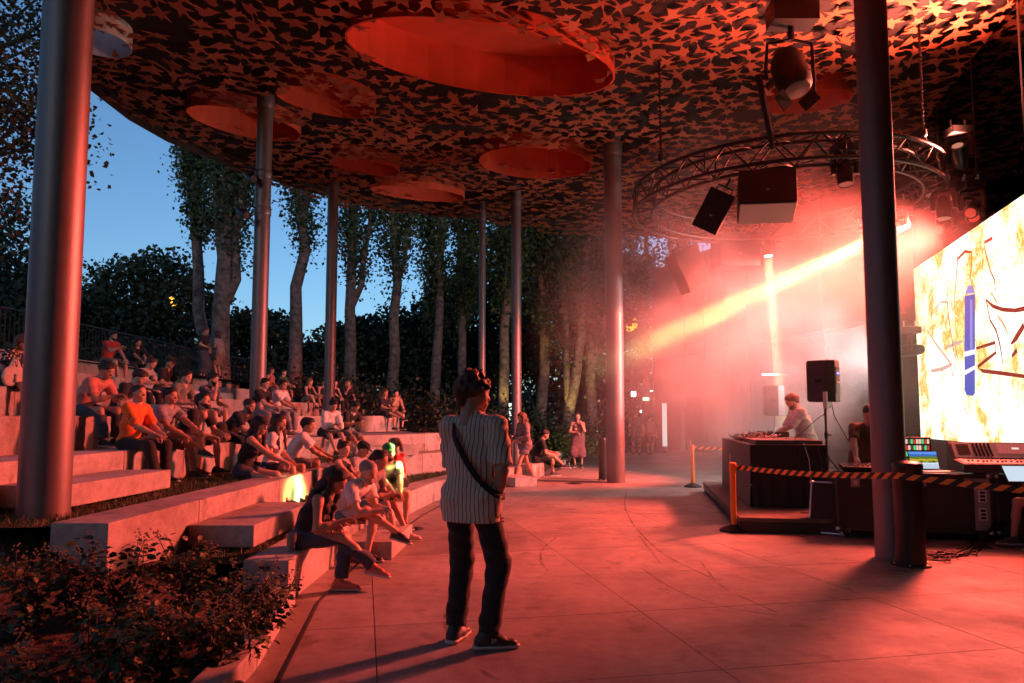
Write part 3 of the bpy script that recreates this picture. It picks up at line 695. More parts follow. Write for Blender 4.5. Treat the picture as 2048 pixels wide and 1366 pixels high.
# moving heads
def moving_head(p, aim, label, base_up=.42):
    d = (aim - p).normalized(); e = empty('moving_head', p, 0, label, 'stage light', 'moving head lights on the ring truss')
    q = d.to_track_quat('-Z', 'Y').to_matrix()
    b = MB(); prof = [(.115, .03), (.118, .02), (.125, .10), (.13, .22), (.10, .40), (.05, .46)]
    b.lathe((0, 0, 0), [(r_, z) for r_, z in prof], 20, axis=-d); b.build('head', M_BLACKM, e, True, 40)
    b = MB(); c = -d * .2
    ax = Vector((-d.y, d.x, 0)); ax = ax.normalized() if ax.length > .01 else Vector((1, 0, 0))
    for s_ in (-1, 1):
        b.tube([c + ax * .17 * s_, c + ax * .18 * s_ + Vector((0, 0, .18)), c + ax * .15 * s_ + Vector((0, 0, base_up - .12))], [.045, .05, .05], 8)
    b.tube([c + ax * .17 + Vector((0, 0, base_up - .12)), c - ax * .17 + Vector((0, 0, base_up - .12))], .05, 8); b.build('yoke', M_BLACKM, e, True, 40)
    b = MB(); b.box(c + Vector((0, 0, base_up)), (.36, .28, .14)); b.build('base', M_BLACK, e, bevel=.015)
    b = MB(); b.tube([c + Vector((-.12, 0, base_up + .2)), c + Vector((-.12, 0, base_up + .075)), c + Vector((.12, 0, base_up + .075)), c + Vector((.12, 0, base_up + .2))], .02, 6); b.build('clamp', M_ALU, e)
    return e, d
HL = ['red washing stage light at the right of the ring, near the glass', 'stage light at the far right side of the ring truss', 'lit stage light hanging at the near right of the ring truss', 'stage light hidden by the thick column, source of the yellow beam', 'stage light far back in the smoke pointing straight down', 'pale floodlight on a stand behind the thick column, glowing into the smoke', 'stage light at the outer right edge of the ring, above the LED screen', 'stage light on top of the ring truss turned up at the canopy']
LCOL = [RED, RED, RED, (1, .95, .6), (1, .95, .7), (1, .6, .55), RED, (1, .4, .25)]
for i, (p, aim) in enumerate(HEADS):
    d = (aim - p).normalized(); e, d = moving_head(p - d * .06, aim, HL[i])
    lm = MB(); lm.lathe(d * .0, [(.0, 0), (.085, .0), (.085, .006), (.0, .008)], 20, axis=-d)
    lm.build('lens', em_mat('lens_glow_%d' % i, LCOL[i], 10 if i in (3, 4) else .5), e)
    if i == 5:
        b = MB(); b.tube([(0, 0, -.05), (0, 0, -p.z + .3)], .02, 8); b.build('stand_pole', M_BLACKM, e)
        for k in range(3): b = MB(); b.tube([(0, 0, -p.z + .6), (.5 * math.cos(k * 2.1), .5 * math.sin(k * 2.1), -p.z + .01)], .015, 6); b.build('stand_leg', M_BLACKM, e)
for (px, py, d_, aim, lab) in [(1692, 372, 11.3, (5.2, 10.5, 0), 'unlit moving head hanging from near side of truss just left of thick column'), (1867, 392, 12.8, (7.4, 12, 2), 'unlit moving head on the right of the truss, pointing down'), (1888, 440, 12.6, (7.3, 12.2, 2), 'larger unlit moving head lowest at the right end of the truss')]:
    e, d = moving_head(at_d(px, py, d_), Vector(aim), lab); lm = MB(); lm.lathe(d * -.028, [(.0, 0), (.09, 0), (.09, .006), (0, .008)], 20, axis=-d); lm.build('lens', mat('lens_glass', (.012, .012, .014), .3), e)
# big lamp fixed under the canopy
c = at_d(1585, 155, 11.0); e = empty('ceiling_spotlight', c, 0, 'big black theatre spotlight with barn doors under the canopy', 'spotlight')
b = MB(); ax = Vector((.1, -.35, -.93)).normalized()
b.lathe((0, 0, 0), [(.05, .50), (.20, .46), (.27, .3), (.28, .0), (.25, -.2), (.20, -.26)], 24, axis=-ax); b.build('can', mat('spot_black', (.006, .006, .006), .6), e, True, 40)
b = MB(); b.lathe((0, 0, 0), [(.0, -.262), (.19, -.262), (.19, -.27), (0, -.28)], 24, axis=-ax); b.build('lens', mat('lens_glass', (.012, .012, .014), .3), e, True, 40)
b = MB(); b.tube([(-.40, 0, -.05), (-.42, 0, .1), (-.38, 0, .55), (0, 0, .62), (.32, 0, .55), (.33, 0, .0), (.33, 0, -.28)], .03, 6); b.build('yoke', M_BLACKM, e)
for s_, rz in ((-1, .5), (1, -.45)):
    b = MB(); b.box((s_ * .2, -.12, -.42), (.28, .02, .2), Euler((.3, rz * 1.4, rz)).to_matrix()); b.build('barn_door', M_BLACK, e)
b = MB(); b.box((0, -.06, 1.0), (.7, .4, .36)); b.tube([(0, 0, .6), (0, 0, 1.3)], .05, 8); b.build('ballast_box', M_BLACK, e)
b = MB(); b.tube([(.12, -.27, .0), (.2, -.29, -.02)], .01, 5); b.lathe((.12, -.285, .12), [(.035, 0), (.04, .01)], 12, axis=(0, -1, 0)); b.build('knob', mat('knob_grey', (.3, .28, .26), .4), e)
pa, pb = at_d(1516, 150, 11.0), at_d(1541, 268, 11.1)
e = MB().tube([pa - pb, (pa - pb) * .5, (0, 0, 0), (0.03, 0, -.25)], [.055, .055, .05, .03], 8).build('hanging_bar', M_BLACK, None, True, 40); e.location = pb
tag(e, 'thick black bar running from canopy spotlight down to the ring truss', 'bar')
# ------------------------------------------------------------------ stage platform and table
SD_ = Vector((.9, 5.3, 0)).normalized(); SX = Vector((SD_.y, -SD_.x, 0)); SANG = math.atan2(-SD_.x, SD_.y)
S0 = Vector((3.03, 9.8, 0))                                # near left corner of the platform
plat = empty('stage_platform', S0, SANG, 'low dark platform under the black draped table', 'platform')
for i in range(3):
    for j in range(3):
        b = MB(); b.box((.66 + i * 1.32, .9 + j * 1.8, .175), (1.314, 1.794, .05)); b.build('deck_board', M_WOODP, plat, bevel=.004)
b = MB()
for (c, d) in (((1.98, .03, .075), (3.9, .04, .145)), ((1.98, 5.37, .075), (3.9, .04, .145)), ((.03, 2.7, .10), (.04, 5.3, .09)), ((3.93, 2.7, .10), (.04, 5.3, .09))): b.box(c, d)
b.build('frame', M_BLACKM, plat)
for i in range(3):
    for y in (.25, 2.7, 5.1):
        b = MB(); b.lathe((.12 + i * 1.86, y, 0), [(.05, 0), (.03, .01), (.03, .15)], 10); b.build('foot', M_BLACKM, plat)
def sp(x, y, z): return S0 + SX * x + SD_ * y + Vector((0, 0, z))
TB = sp(.35, 1.2, .2)                                     # table near left corner
table = empty('dj_table', TB, SANG, 'long table draped in black cloth on the platform', 'table')
TWd, TLn, THt = 1.05, 3.55, .90
drape = MB(); rng = random.Random(3)
def skirt(p0, p1, nrm, n, amp):
    top, bot = [], []
    for i in range(n + 1):
        t = i / n; p = p0 + (p1 - p0) * t
        w = amp * (math.sin(t * n * .55) + .6 * math.sin(t * n * .23 + 1.3)) 
        top.append(p + nrm * .012 + Vector((0, 0, THt))); mid = p + nrm * (.02 + .4 * w); bot.append((p + nrm * (.03 + w) + Vector((0, 0, .012)), mid + Vector((0, 0, THt * .5))))
    vs = []
    for i in range(n + 1): vs += [top[i], bot[i][1], bot[i][0]]
    return vs, [f for i in range(n) for f in ((3 * i, 3 * i + 1, 3 * i + 4, 3 * i + 3), (3 * i + 1, 3 * i + 2, 3 * i + 5, 3 * i + 4))]
c = [Vector((0, 0, 0)), Vector((TWd, 0, 0)), Vector((TWd, TLn, 0)), Vector((0, TLn, 0))]
M_DRAPE = mat('black_drape', (.016, .013, .014), .8, 0, .3, 12, .2, 40, sheen=.25)
for i, (nr, amp) in enumerate(((Vector((0, -1, 0)), .018), (Vector((1, 0, 0)), .018), (Vector((0, 1, 0)), .018), (Vector((-1, 0, 0)), .004))):
    vs, fs = skirt(c[i], c[(i + 1) % 4], nr, 60 if amp > .01 else 16, amp); b = MB(); b.add(vs, fs); b.build('drape', M_DRAPE, table, True)
b = MB(); b.box((TWd / 2, TLn / 2, THt + .008), (TWd + .03, TLn + .03, .03)); b.build('table_top', M_BLACK, table, bevel=.006)
b = MB(); b.box((TWd / 2 + .04, 1.3, THt + .055), (.95, 2.4, .06)); b.build('riser_board', mat('riser', (.10, .08, .075), .5, 0, .3, 8), table, bevel=.004)
def tp(x, y, z): return TB + SX * x + SD_ * y + Vector((0, 0, THt + z))
# DJ mixer, laptop, cables on the table
b = MB(); b.box((0, 0, .045), (.34, .42, .09)); o = b.build('dj_mixer', M_BLACK, None, bevel=.008); o.location = tp(.74, 2.0, .086); o.rotation_euler = (0, 0, SANG)
for i in range(5):
    for j in range(4):
        k = MB(); k.lathe((-.12 + i * .06, -.1 + j * .075, .09), [(.011, 0), (.009, .02)], 8); k.build('knob', mat('knob_grey', (.3, .28, .26), .4), o)
for i in range(3):
    k = MB(); k.box((-.08 + i * .08, -.165, .094), (.012, .05, .012)); k.build('fader', M_ALU, o)
k = MB(); k.box((.05, .14, .0935), (.1, .05, .006)); k.build('display', em_mat('disp_violet', (.5, .35, 1), 2.5), o)
tag(o, 'black mixer with knobs under the hands of the man at the table', 'mixer')
def laptop(loc, rz, label, scr_mat, s=1.0, lidang=115, logo=True):
    o = MB().box((0, 0, .009), (.33 * s, .23 * s, .018)).build('laptop', M_ALU, None, bevel=.004); o.location = loc; o.rotation_euler = (0, 0, rz)
    rot = Matrix.Rotation(R(lidang - 90), 3, 'X').inverted()
    k = MB(); k.box((0, 0, 0), (.33 * s, .008, .22 * s)); lid = k.build('lid', mat('laptop_lid', (.25, .25, .26), .35, .7), o, bevel=.003)
    lid.rotation_euler = (R(-(lidang - 90)), 0, 0); lid.location = (0, .115 * s + .11 * s * math.sin(R(lidang - 90)), .018 + .11 * s * math.cos(R(lidang - 90)))
    k = MB(); k.box((0, -.006, 0), (.31 * s, .003, .2 * s)); k.build('screen', scr_mat, lid)
    if logo: k = MB(); k.lathe((0, .0055, 0), [(.018, 0), (.012, .002)], 14, axis=(0, 1, 0)); k.build('logo', em_mat('logo_white', (1, 1, 1), 2), lid)
    k = MB()
    for r_ in range(5): k.box((0, .06 * s - r_ * .024 * s, .0185), (.28 * s, .018 * s, .003))
    k.build('keyboard', M_BLACK, o)
    return tag(o, label, 'laptop')
def screen_mat(name, seed):
    m = bpy.data.materials.new(name); m.use_nodes = True; nt = m.node_tree; nt.nodes.clear(); L = nt.links.new
    o = nt.nodes.new('ShaderNodeOutputMaterial'); em = nt.nodes.new('ShaderNodeEmission'); em.inputs[1].default_value = 1.0; L(em.outputs[0], o.inputs[0])
    tc = nt.nodes.new('ShaderNodeTexCoord'); sp_ = nt.nodes.new('ShaderNodeSeparateXYZ'); L(tc.outputs['Generated'], sp_.inputs[0])
    n = nt.nodes.new('ShaderNodeTexNoise'); n.inputs['Scale'].default_value = 9; n.inputs['Detail'].default_value = 4; L(tc.outputs['Generated'], n.inputs['Vector'])
    ad = nt.nodes.new('ShaderNodeMath'); ad.operation = 'MULTIPLY_ADD'; L(n.outputs['Fac'], ad.inputs[0]); ad.inputs[1].default_value = .28; L(sp_.outputs['Z'], ad.inputs[2])
    r = nt.nodes.new('ShaderNodeValToRGB'); r.color_ramp.interpolation = 'CONSTANT'; e = r.color_ramp.elements
    st = [(0, (.55, .62, .78)), (.40, (.75, .8, .9)), (.50, (.04, .12, .02)), (.58, (.55, .42, .03)), (.72, (.12, .2, .03)), (.86, (.05, .14, .5)), (.98, (.12, .3, .85))]
    while len(e) < len(st): e.new(.5)
    for k, (p, c_) in enumerate(st): e[k].position = p; e[k].color = (*c_, 1)
    L(ad.outputs[0], r.inputs[0]); L(r.outputs[0], em.inputs[0]); return m
laptop(tp(.46, 1.55, .086), SANG + R(-100), 'open silver laptop on the draped table, lid turned to the crowd', em_mat('lap_scr', (.8, .85, 1), .6), 1.0, 125)
cb = MB(); rng = random.Random(5)
for k in range(46):
    x, y = rng.uniform(.1, .62), rng.uniform(1.1, 2.5); P = []
    a = rng.uniform(0, 6.3); r0 = rng.uniform(.06, .2)
    for i in range(9): P.append((x + r0 * math.cos(a + i * .6) * (1 + .2 * i / 8), y + r0 * 1.4 * math.sin(a + i * .6), .035 + rng.uniform(0, .16) * math.exp(-((x - .4) ** 2 * 6 + (y - 1.8) ** 2))))
    cb.tube(P, .006, 4, mi=1 if k % 9 == 0 else 0)
o = cb.build('cable_tangle', [M_CABLE, mat('cable_pale', (.6, .6, .55), .5)], None, True); o.matrix_world = Matrix.Translation(tp(0, 0, 0)) @ Matrix.Rotation(SANG, 4, 'Z'); tag(o, 'tangled heap of cables lying on the draped table', 'cables')
hang = MB()
for x in (.62, .78, .95):
    hang.tube([tp(x, .25, .05), tp(x - .02, .0, .03), tp(x + .03, -.06, -.2), tp(x + .06 + rng.uniform(-.04, .04), -.07, -.6), tp(x + .12, -.08, -.86), tp(x + .5, -.25, -.885), tp(x + 1.1, -.5, -.885)], .0055, 5, mi=1 if x == .78 else 0)
o = hang.build('hanging_cables', [M_CABLE, mat('cable_pale', (.6, .6, .55), .5)], None, True); tag(o, 'thin cables hanging down the near end of the draped table', 'cables')

# ------------------------------------------------------------------ speakers on stands
def stand_speaker(base, yaw, label_s, label_b, top, hz=False):
    e = empty('speaker_stand', base, 0, label_s, 'speaker stand', 'tripod speaker stands')
    b = MB(); b.tube([(0, 0, .18), (0, 0, top)], .019, 10); b.build('pole', M_BLACKM, e, True)
    b = MB(); b.lathe((0, 0, .62), [(.03, 0), (.036, .02), (.036, .1), (.03, .12)], 12); b.build('collar', M_BLACKM, e)
    b = MB(); b.lathe((0, 0, 1.0), [(.024, 0), (.03, .02), (.03, .09), (.024, .1)], 12); b.tube([(.03, 0, 1.05), (.08, 0, 1.05)], .012, 6); b.build('knob', M_BLACKM, e)
    for k in range(3):
        a = R(90 + 25 + 120 * k); d = Vector((math.cos(a), math.sin(a), 0)); l = MB(); l.tube([d * .03 + Vector((0, 0, .68)), d * .58 + Vector((0, 0, .015))], .013, 8); lg = l.build('leg', M_BLACKM, e, True)
        l = MB(); l.tube([d * .3 + Vector((0, 0, .36)), Vector((0, 0, .22)) + d * .02], .009, 6); l.build('brace', M_BLACKM, e)
        l = MB(); l.lathe(d * .58, [(.02, 0), (.02, .03)], 8); l.build('rubber_foot', M_RUB, lg)
    s = empty('loudspeaker', Vector(base) + Vector((0, 0, top)), yaw, label_b, 'loudspeaker', 'loudspeakers on tripod stands')
    W, D, H = .40, .40, .66
    b = MB(); b.prism([(-W / 2, -D / 2), (W / 2, -D / 2), (W / 2, D * .15), (W * .28, D / 2), (-W * .28, D / 2), (-W / 2, D * .15)], 0, H); b.build('cabinet', mat('speaker_plastic', (.045, .036, .036), .5, 0, .2, 30, .1, 200), s, bevel=.014)
    b = MB(); b.box((0, -D / 2 - .008, H / 2), (W - .04, .016, H - .05)); b.build('grille', mat('grille_black', (.02, .017, .018), .5), s)
    b = MB(); b.box((0, D / 2 + .003, H * .52), (.19, .008, .40)); pn = b.build('rear_panel', M_BLACK, s)
    for i, (x, z, cm) in enumerate([(0, .53, 0), (-.03, .45, 1), (.03, .45, 2), (-.05, .37, 3), (.0, .37, 3), (.05, .37, 3), (-.03, .31, 4), (.03, .31, 5)]):
        k = MB(); k.box((x, D / 2 + .010, z), (.15 if i == 0 else .03, .008, .035 if i == 0 else .026)); k.build('socket', [M_RUB, em_mat('led_blue', (.15, .25, 1), 3.0), em_mat('led_blue', (.15, .25, 1), 3.0), mat('jack_red', (.3, .04, .04), .5), mat('jack_grey', (.5, .5, .5), .4), em_mat('led_red', (1, .15, .05), 1.5)][cm], pn)
    for sx in (-1, 1):
        k = MB(); k.box((sx * (W / 2 + .003), -.03, H * .5), (.01, .10, .06)); k.build('handle', M_RUB, s)
    return e, s
sb = at_z(1657, 1004, .2)
stand_speaker(sb, R(-131), 'black tripod speaker stand at the near end of the draped table', 'black loudspeaker on stand with blue lit rear panel, by the man at the table', 1.57)
p = sb + Vector((-.03, -.14, 1.62)); o = MB().box((0, 0, .12), (.16, .07, .26)).build('white_box', mat('white_plastic', (.75, .74, .72), .45), None, bevel=.012); o.location = p + Vector((0, 0, -.14)); o.rotation_euler = (0, 0, R(40))
k = MB(); k.tube([(-.05, 0, 0), (-.05, 0, -.08), (-.02, .06, -.12)], .008, 5); k.build('cable', M_CABLE, o); k = MB(); k.box((.03, -.037, .02), (.05, .006, .03)); k.build('plug', mat('jack_grey', (.5, .5, .5), .4), o); tag(o, 'small white antenna box clamped to the speaker stand', 'box')
cbl = MB(); cbl.tube([sb + Vector((.12, .1, 1.7)), sb + Vector((.16, .05, 1.35)), sb + Vector((.35, 0, .95)), sb + Vector((.75, -.2, .72))], .007, 5); cbl.tube([sb + Vector((.1, .1, 1.75)), sb + Vector((.03, .05, 1.4)), sb + Vector((-.12, .05, 1.3)), sb + Vector((-.5, .1, .95))], .006, 5)
tag(cbl.build('speaker_cables', M_CABLE, None, True), 'thin black cables running from the stand loudspeaker', 'cables')
sb2 = at_d(1550, 880, 15.9); sb2 = Vector((sb2.x, sb2.y, 0))
stand_speaker(sb2, R(-100), 'tripod speaker stand behind the table, veiled by smoke', 'loudspeaker on stand veiled by smoke behind the table', 1.55)

# ------------------------------------------------------------------ barrier posts and tape
M_ORG = mat('orange_plastic', (.85, .24, .02), .4, 0, .1, 10)
def post(p, label):
    e = empty('barrier_post', p, 0, label, 'barrier post', 'orange barrier posts')
    b = MB(); b.lathe((0, 0, 0), [(.19, 0), (.19, .02), (.15, .045), (.06, .075), (.045, .09)], 28); b.build('base', M_RUB, e, True, 30)
    b = MB(); b.lathe((0, 0, .06), [(.04, 0), (.04, .72)], 20); b.build('tube', M_ORG, e, True, 40)
    b = MB(); b.lathe((0, 0, .78), [(.045, 0), (.047, .01), (.047, .13), (.03, .14)], 20); b.build('tape_head', M_ORG, e, True, 40)
    b = MB(); b.tube([(-.03, 0, .9), (-.035, 0, 1.03)], .005, 5); b.build('tape_end', M_ALU, e)
    return e
pA, pB = Vector(at_z(1468, 1062, 0)), Vector(at_z(1386, 974, 0))
post(pA, 'near orange barrier post with black base before the platform corner'); post(pB, 'far orange barrier post with black base behind the platform corner')
pC = Vector((5.55, 5.85, 0)); post(pC, 'orange barrier post at the near end of the long striped tape')
pD = sp(1.7, 6.6, 0); post(pD, 'orange barrier post behind the smoke at the end of the short tape')
tm = bpy.data.materials.new('hazard_tape'); tm.use_nodes = True; nt = tm.node_tree; b = nt.nodes['Principled BSDF']; b.inputs['Roughness'].default_value = .5
uvn = nt.nodes.new('ShaderNodeUVMap'); sp_ = nt.nodes.new('ShaderNodeSeparateXYZ'); nt.links.new(uvn.outputs[0], sp_.inputs[0])
a_ = nt.nodes.new('ShaderNodeMath'); a_.operation = 'MULTIPLY_ADD'; nt.links.new(sp_.outputs[1], a_.inputs[0]); a_.inputs[1].default_value = -.55; nt.links.new(sp_.outputs[0], a_.inputs[2])
f_ = nt.nodes.new('ShaderNodeMath'); f_.operation = 'FRACT'; nt.links.new(a_.outputs[0], f_.inputs[0]); g_ = nt.nodes.new('ShaderNodeMath'); g_.operation = 'GREATER_THAN'; g_.inputs[1].default_value = .5; nt.links.new(f_.outputs[0], g_.inputs[0])
mx = nt.nodes.new('ShaderNodeMix'); mx.data_type = 'RGBA'; mx.inputs[6].default_value = (.015, .012, .01, 1); mx.inputs[7].default_value = (.9, .27, .02, 1); nt.links.new(g_.outputs[0], mx.inputs[0]); nt.links.new(mx.outputs[2], b.inputs['Base Color'])
def tape(P, label, w=.062, per=.145):
    P = [Vector(p) for p in P]; o = P[0].copy(); vs, fs, uv = [], [], []; s = 0
    for i, p in enumerate(P):
        if i: s += (p - P[i - 1]).length
        vs += [p - o + Vector((0, 0, w / 2)), p - o - Vector((0, 0, w / 2))]; uv += [(s / per, 1), (s / per, 0)]
    n = len(P); t2 = Vector((0, .0012, 0)); vs2 = vs + [v + t2 for v in vs]; uv2 = uv + uv
    fs = [(2 * i, 2 * i + 1, 2 * i + 3, 2 * i + 2) for i in range(n - 1)] + [(2 * n + 2 * i, 2 * n + 2 * i + 2, 2 * n + 2 * i + 3, 2 * n + 2 * i + 1) for i in range(n - 1)]
    me = bpy.data.meshes.new('barrier_tape'); me.from_pydata([tuple(v) for v in vs2], [], fs); me.materials.append(tm); ul = me.uv_layers.new(name='UVMap')
    for lp_ in me.loops: ul.data[lp_.index].uv = uv2[lp_.vertex_index]
    ob = inst('barrier_tape', me); ob.location = o; return tag(ob, label, 'barrier tape', 'striped barrier tapes')
a, c = pA + Vector((.045, 0, .855)), pC + Vector((-.045, 0, 1.0)); m1 = Vector((3.86, 7.30, .955))
n = 30
c.z = .86; mid = [a + (m1 - a) * (i / 14) - Vector((0, 0, .035 * math.sin(math.pi * i / 14))) for i in range(15)] + [m1 + (c - m1) * (i / 12) - Vector((0, 0, .03 * math.sin(math.pi * i / 12))) for i in range(1, 13)]
tape(mid, 'long orange and black striped tape crossing the thick column and bollard')
a, c = pB + Vector((.045, 0, .855)), pD + Vector((0, 0, .855)); tape([a + (c - a) * (i / 12) - Vector((0, 0, .03 * math.sin(math.pi * i / 12))) for i in range(13)], 'short orange and black striped tape leading behind the draped table')

# ------------------------------------------------------------------ bollards
def bollard(p, r_, h, label):
    e = empty('bollard', p, 0, label, 'bollard', 'black bollards by the columns')
    b = MB(); b.lathe((0, 0, 0), [(r_, .02), (r_, h - .05), (r_ * 1.03, h - .045), (r_ * 1.03, h - .02)], 32); b.build('shaft', mat('bollard_black', (.02, .018, .018), .3, .2, .2, 15), e, True, 30)
    b = MB(); b.lathe((0, 0, h - .02), [(r_ * 1.03, 0), (r_ * .98, .025), (r_ * .7, .045), (.01, .05)], 32); b.build('cap', mat('bollard_black', (.02, .018, .018), .3), e, True, 30)
    b = MB(); b.lathe((0, 0, 0), [(r_ * 1.3, 0), (r_ * 1.3, .018), (r_ * 1.0, .022)], 32); fl = b.build('flange', M_BLACKM, e, True, 30)
    for k in range(6):
        b = MB(); b.lathe((r_ * 1.17 * math.cos(k * 1.047), r_ * 1.17 * math.sin(k * 1.047), .018), [(.014, 0), (.014, .012), (.004, .016)], 8); b.build('bolt', M_ALU, fl)
    return e
bollard(at_z(1822, 1130, 0), .148, 1.05, 'thick black round bollard on flange beside the thick column')
p = at_z(1206, 960, 0); bollard(p, .105, 1.0, 'slender black bollard left of the column on open paving')
p = at_z(1046, 925, 0); bollard(Vector((-.05, 20.0, 0)), .13, 1.0, 'dark bollard behind the walking woman')

# ------------------------------------------------------------------ flight cases, console, screens
M_CASE = mat('case_laminate', (.02, .018, .02), .4, 0, .25, 10)
def flight_case(c, d, rz, label, wheels=True, z0=.11, door=False):
    e = empty('flight_case', c, rz, label, 'flight case', 'wheeled flight cases'); x, y, h = d
    b = MB(); b.box((0, 0, z0 + h / 2), (x, y, h)); b.build('panel_body', M_CASE, e)
    b = MB()
    for sx in (-1, 1):
        for sy in (-1, 1): b.box((sx * (x / 2), sy * (y / 2), z0 + h / 2), (.032, .032, h + .01))
        for zz in (z0, z0 + h): b.box((sx * x / 2, 0, zz), (.03, y, .03))
    for sy in (-1, 1):
        for zz in (z0, z0 + h): b.box((0, sy * y / 2, zz), (x, .03, .03))
    b.build('edge_trim', mat('case_trim', (.08, .078, .08), .4, .7, .2, 14), e, bevel=.003)
    for sx in (-1, 1):
        for zz in (z0, z0 + h):
            b = MB(); bm_ = (sx * (x / 2), -y / 2, zz); b.lathe(bm_, [(.03, -.03), (.036, 0), (.03, .03)], 10); b.build('corner_ball', M_ALU, e, True)
    for sx in (-.27, .27):
        b = MB(); b.box((sx * x, -y / 2 - .008, z0 + h * .87), (.11, .012, .12)); lt = b.build('latch', mat('latch_zinc', (.3, .28, .28), .35, .8), e, bevel=.006)
        b = MB(); b.box((sx * x, -y / 2 - .018, z0 + h * .87), (.045, .012, .06)); b.build('butterfly', M_ALU, lt)
    if wheels:
        for sx in (-1, 1):
            for sy in (-1, 1):
                b = MB(); q = (sx * (x / 2 - .12), sy * (y / 2 - .1)); b.lathe((q[0] - .02, q[1], .05), [(.02, 0), (.05, .005), (.05, .035), (.02, .04)], 16, axis=(1, 0, 0)); b.build('wheel', M_RUB, e, True, 40)
                b = MB(); b.box((q[0], q[1], .085), (.055, .07, .05)); b.build('caster_fork', M_ALU, e)
    return e
c1 = at_z(1735, 1068, 0); c1 = Vector((4.68, 9.75, 0)); RZC = SANG
flight_case(Vector((4.72, 9.62, 0)), (.95, .62, .68), R(-14), 'dark flight case standing behind the thick column')
case2 = flight_case(Vector((5.50, 9.48, 0)), (.98, .62, .70), R(-14), 'dark flight case with pale connector plate right of the bollard')
flight_case(Vector((6.68, 9.22, 0)), (1.25, .62, .70), R(-14), 'dark flight case under the mixing console')
cp = MB(); cp.box((0, 0, 0), (.17, .02, .64)); o = cp.build('connector_plate', mat('plate_grey', (.32, .30, .31), .4, .5, .2, 10), None, bevel=.003); o.location = at_d(1934, 985, 9.02); o.rotation_euler = (0, 0, R(-14))
for zz in (.10, -.12):
    k = MB(); k.box((.0, -.014, zz), (.09, .01, .15)); fp = k.build('socket_frame', mat('white_plastic', (.75, .74, .72), .45), o, bevel=.004)
    for i in range(3): k = MB(); k.box((0, -.022, zz - .045 + i * .045), (.055, .01, .03)); k.build('socket', M_RUB, fp)
o.location = (.40, -.325, .46); o.rotation_euler = (0, 0, 0); o.parent = case2
# leaning case lid
o = MB(); o.box((0, 0, .37), (.42, .10, .74)); lid = empty('case_lid', at_z(1655, 1068, 0) , 0, 'black flight case lid with aluminium edges leaning before the cases', 'case lid')
b = MB(); b.box((0, -.008, .34), (.40, .02, .66)); b.build('panel', M_RUB, lid)
b = MB()
for sx in (-1, 1): b.box((sx * .21, .02, .34), (.022, .075, .70))
for zz in (0, .68): b.box((0, .02, zz + .005), (.42, .075, .022))
b.build('edge_trim', M_ALU, lid, bevel=.003)
for sx in (-1, 1):
    for zz in (.02, .67): k = MB(); k.lathe((sx * .2, -.035, zz), [(.024, -.02), (.032, 0), (.024, .02)], 10); k.build('corner_ball', M_ALU, lid, True)
mq = at_z(1652, 1070, 0); u_ = Vector((.82, -.57, 0)).normalized(); v_ = Vector((.34, .20, .92)); v_ = (v_ - u_ * v_.dot(u_)).normalized(); n_ = v_.cross(u_)
if n_.y < 0: n_ = -n_; u_ = -u_
lid.matrix_world = Matrix.Translation(mq + Vector((0, 0, .02))) @ Matrix(((u_.x, n_.x, v_.x, 0), (u_.y, n_.y, v_.y, 0), (u_.z, n_.z, v_.z, 0), (0, 0, 0, 1)))
# table boards on the cases, laptop, monitor, console
def case_top(x, y): return Vector((x, y, .83))
m_scr = screen_mat('laptop_picture', 1)
laptop(Vector((5.32, 9.30, .842)), R(-4), 'open laptop showing a colourful landscape behind the bollard', m_scr, 1.12, 108, False)
mon = empty('monitor', Vector((5.25, 9.62, .83)), R(-10), 'dark monitor with coloured meter rows behind the thick column', 'monitor')
b = MB(); b.box((0, 0, .26), (.50, .03, .36)); b.build('bezel', M_BLACK, mon, bevel=.005); b = MB(); b.box((0, .02, .05), (.05, .03, .14)); b.box((0, .03, .01), (.2, .15, .015)); b.build('foot', M_BLACK, mon)
ms = MB()
for r_ in range(4):
    for i in range(14): ms.box((-.215 + i * .033, -.0165, .385 - r_ * .082), (.026, .003, .06), mi=[0, 1, 2, 3][(i * 7 + r_ * 5) % 4 if (i + r_) % 5 else 3])
ms.build('meters', [em_mat('mt_red', (.6, .05, .04), 1), em_mat('mt_grn', (.1, .7, .2), 1), em_mat('mt_dk', (.1, .06, .06), 1), em_mat('mt_wh', (.9, .6, .5), 1)], mon)
con = empty('mixing_console', Vector((6.40, 9.25, .845)), R(-14), 'big mixing console with sloped red lit panel on the cases', 'mixing console')
b = MB(); W = 1.45
def sect(prof, x0, x1, m, nm, par):
    q = MB(); n = len(prof); q.add([(x0, p[0], p[1]) for p in prof] + [(x1, p[0], p[1]) for p in prof], [tuple(range(n)), tuple(range(2 * n - 1, n - 1, -1))] + [(i, n + i, n + (i + 1) % n, (i + 1) % n) for i in range(n)]); return q.build(nm, m, par, bevel=.006)
sect([(-.34, .0), (-.36, .11), (.02, .15), (.22, .36), (.27, .36), (.30, .0)], -.72, .72, mat('console_grey', (.07, .065, .065), .45), 'chassis', con)
M_CPAN = mat('console_panel', (.55, .50, .49), .4, .1, .1, 20)
rotp = Euler((R(46), 0, 0)).to_matrix()
b = MB(); b.box((0, .118, .26), (1.38, .255, .006), rotp); pn = b.build('sloped_panel', M_CPAN, con)
def onp(x, u, up): return Vector((0, .118, .26)) + rotp @ Vector((x, u, .003 + up))
b = MB(); b.box(onp(-.57, .01, .003), (.14, .17, .004), rotp); b.build('screen', M_RUB, pn)
b = MB(); b.box(onp(.02, .03, .003), (.40, .17, .004), rotp); b.build('touch_screen', em_mat('touch_red', (.55, .10, .09), .7), pn)
b = MB(); b.box(onp(.03, .03, .006), (.08, .03, .003), rotp); b.build('screen_logo', em_mat('touch_wh', (.9, .7, .66), 1), pn)
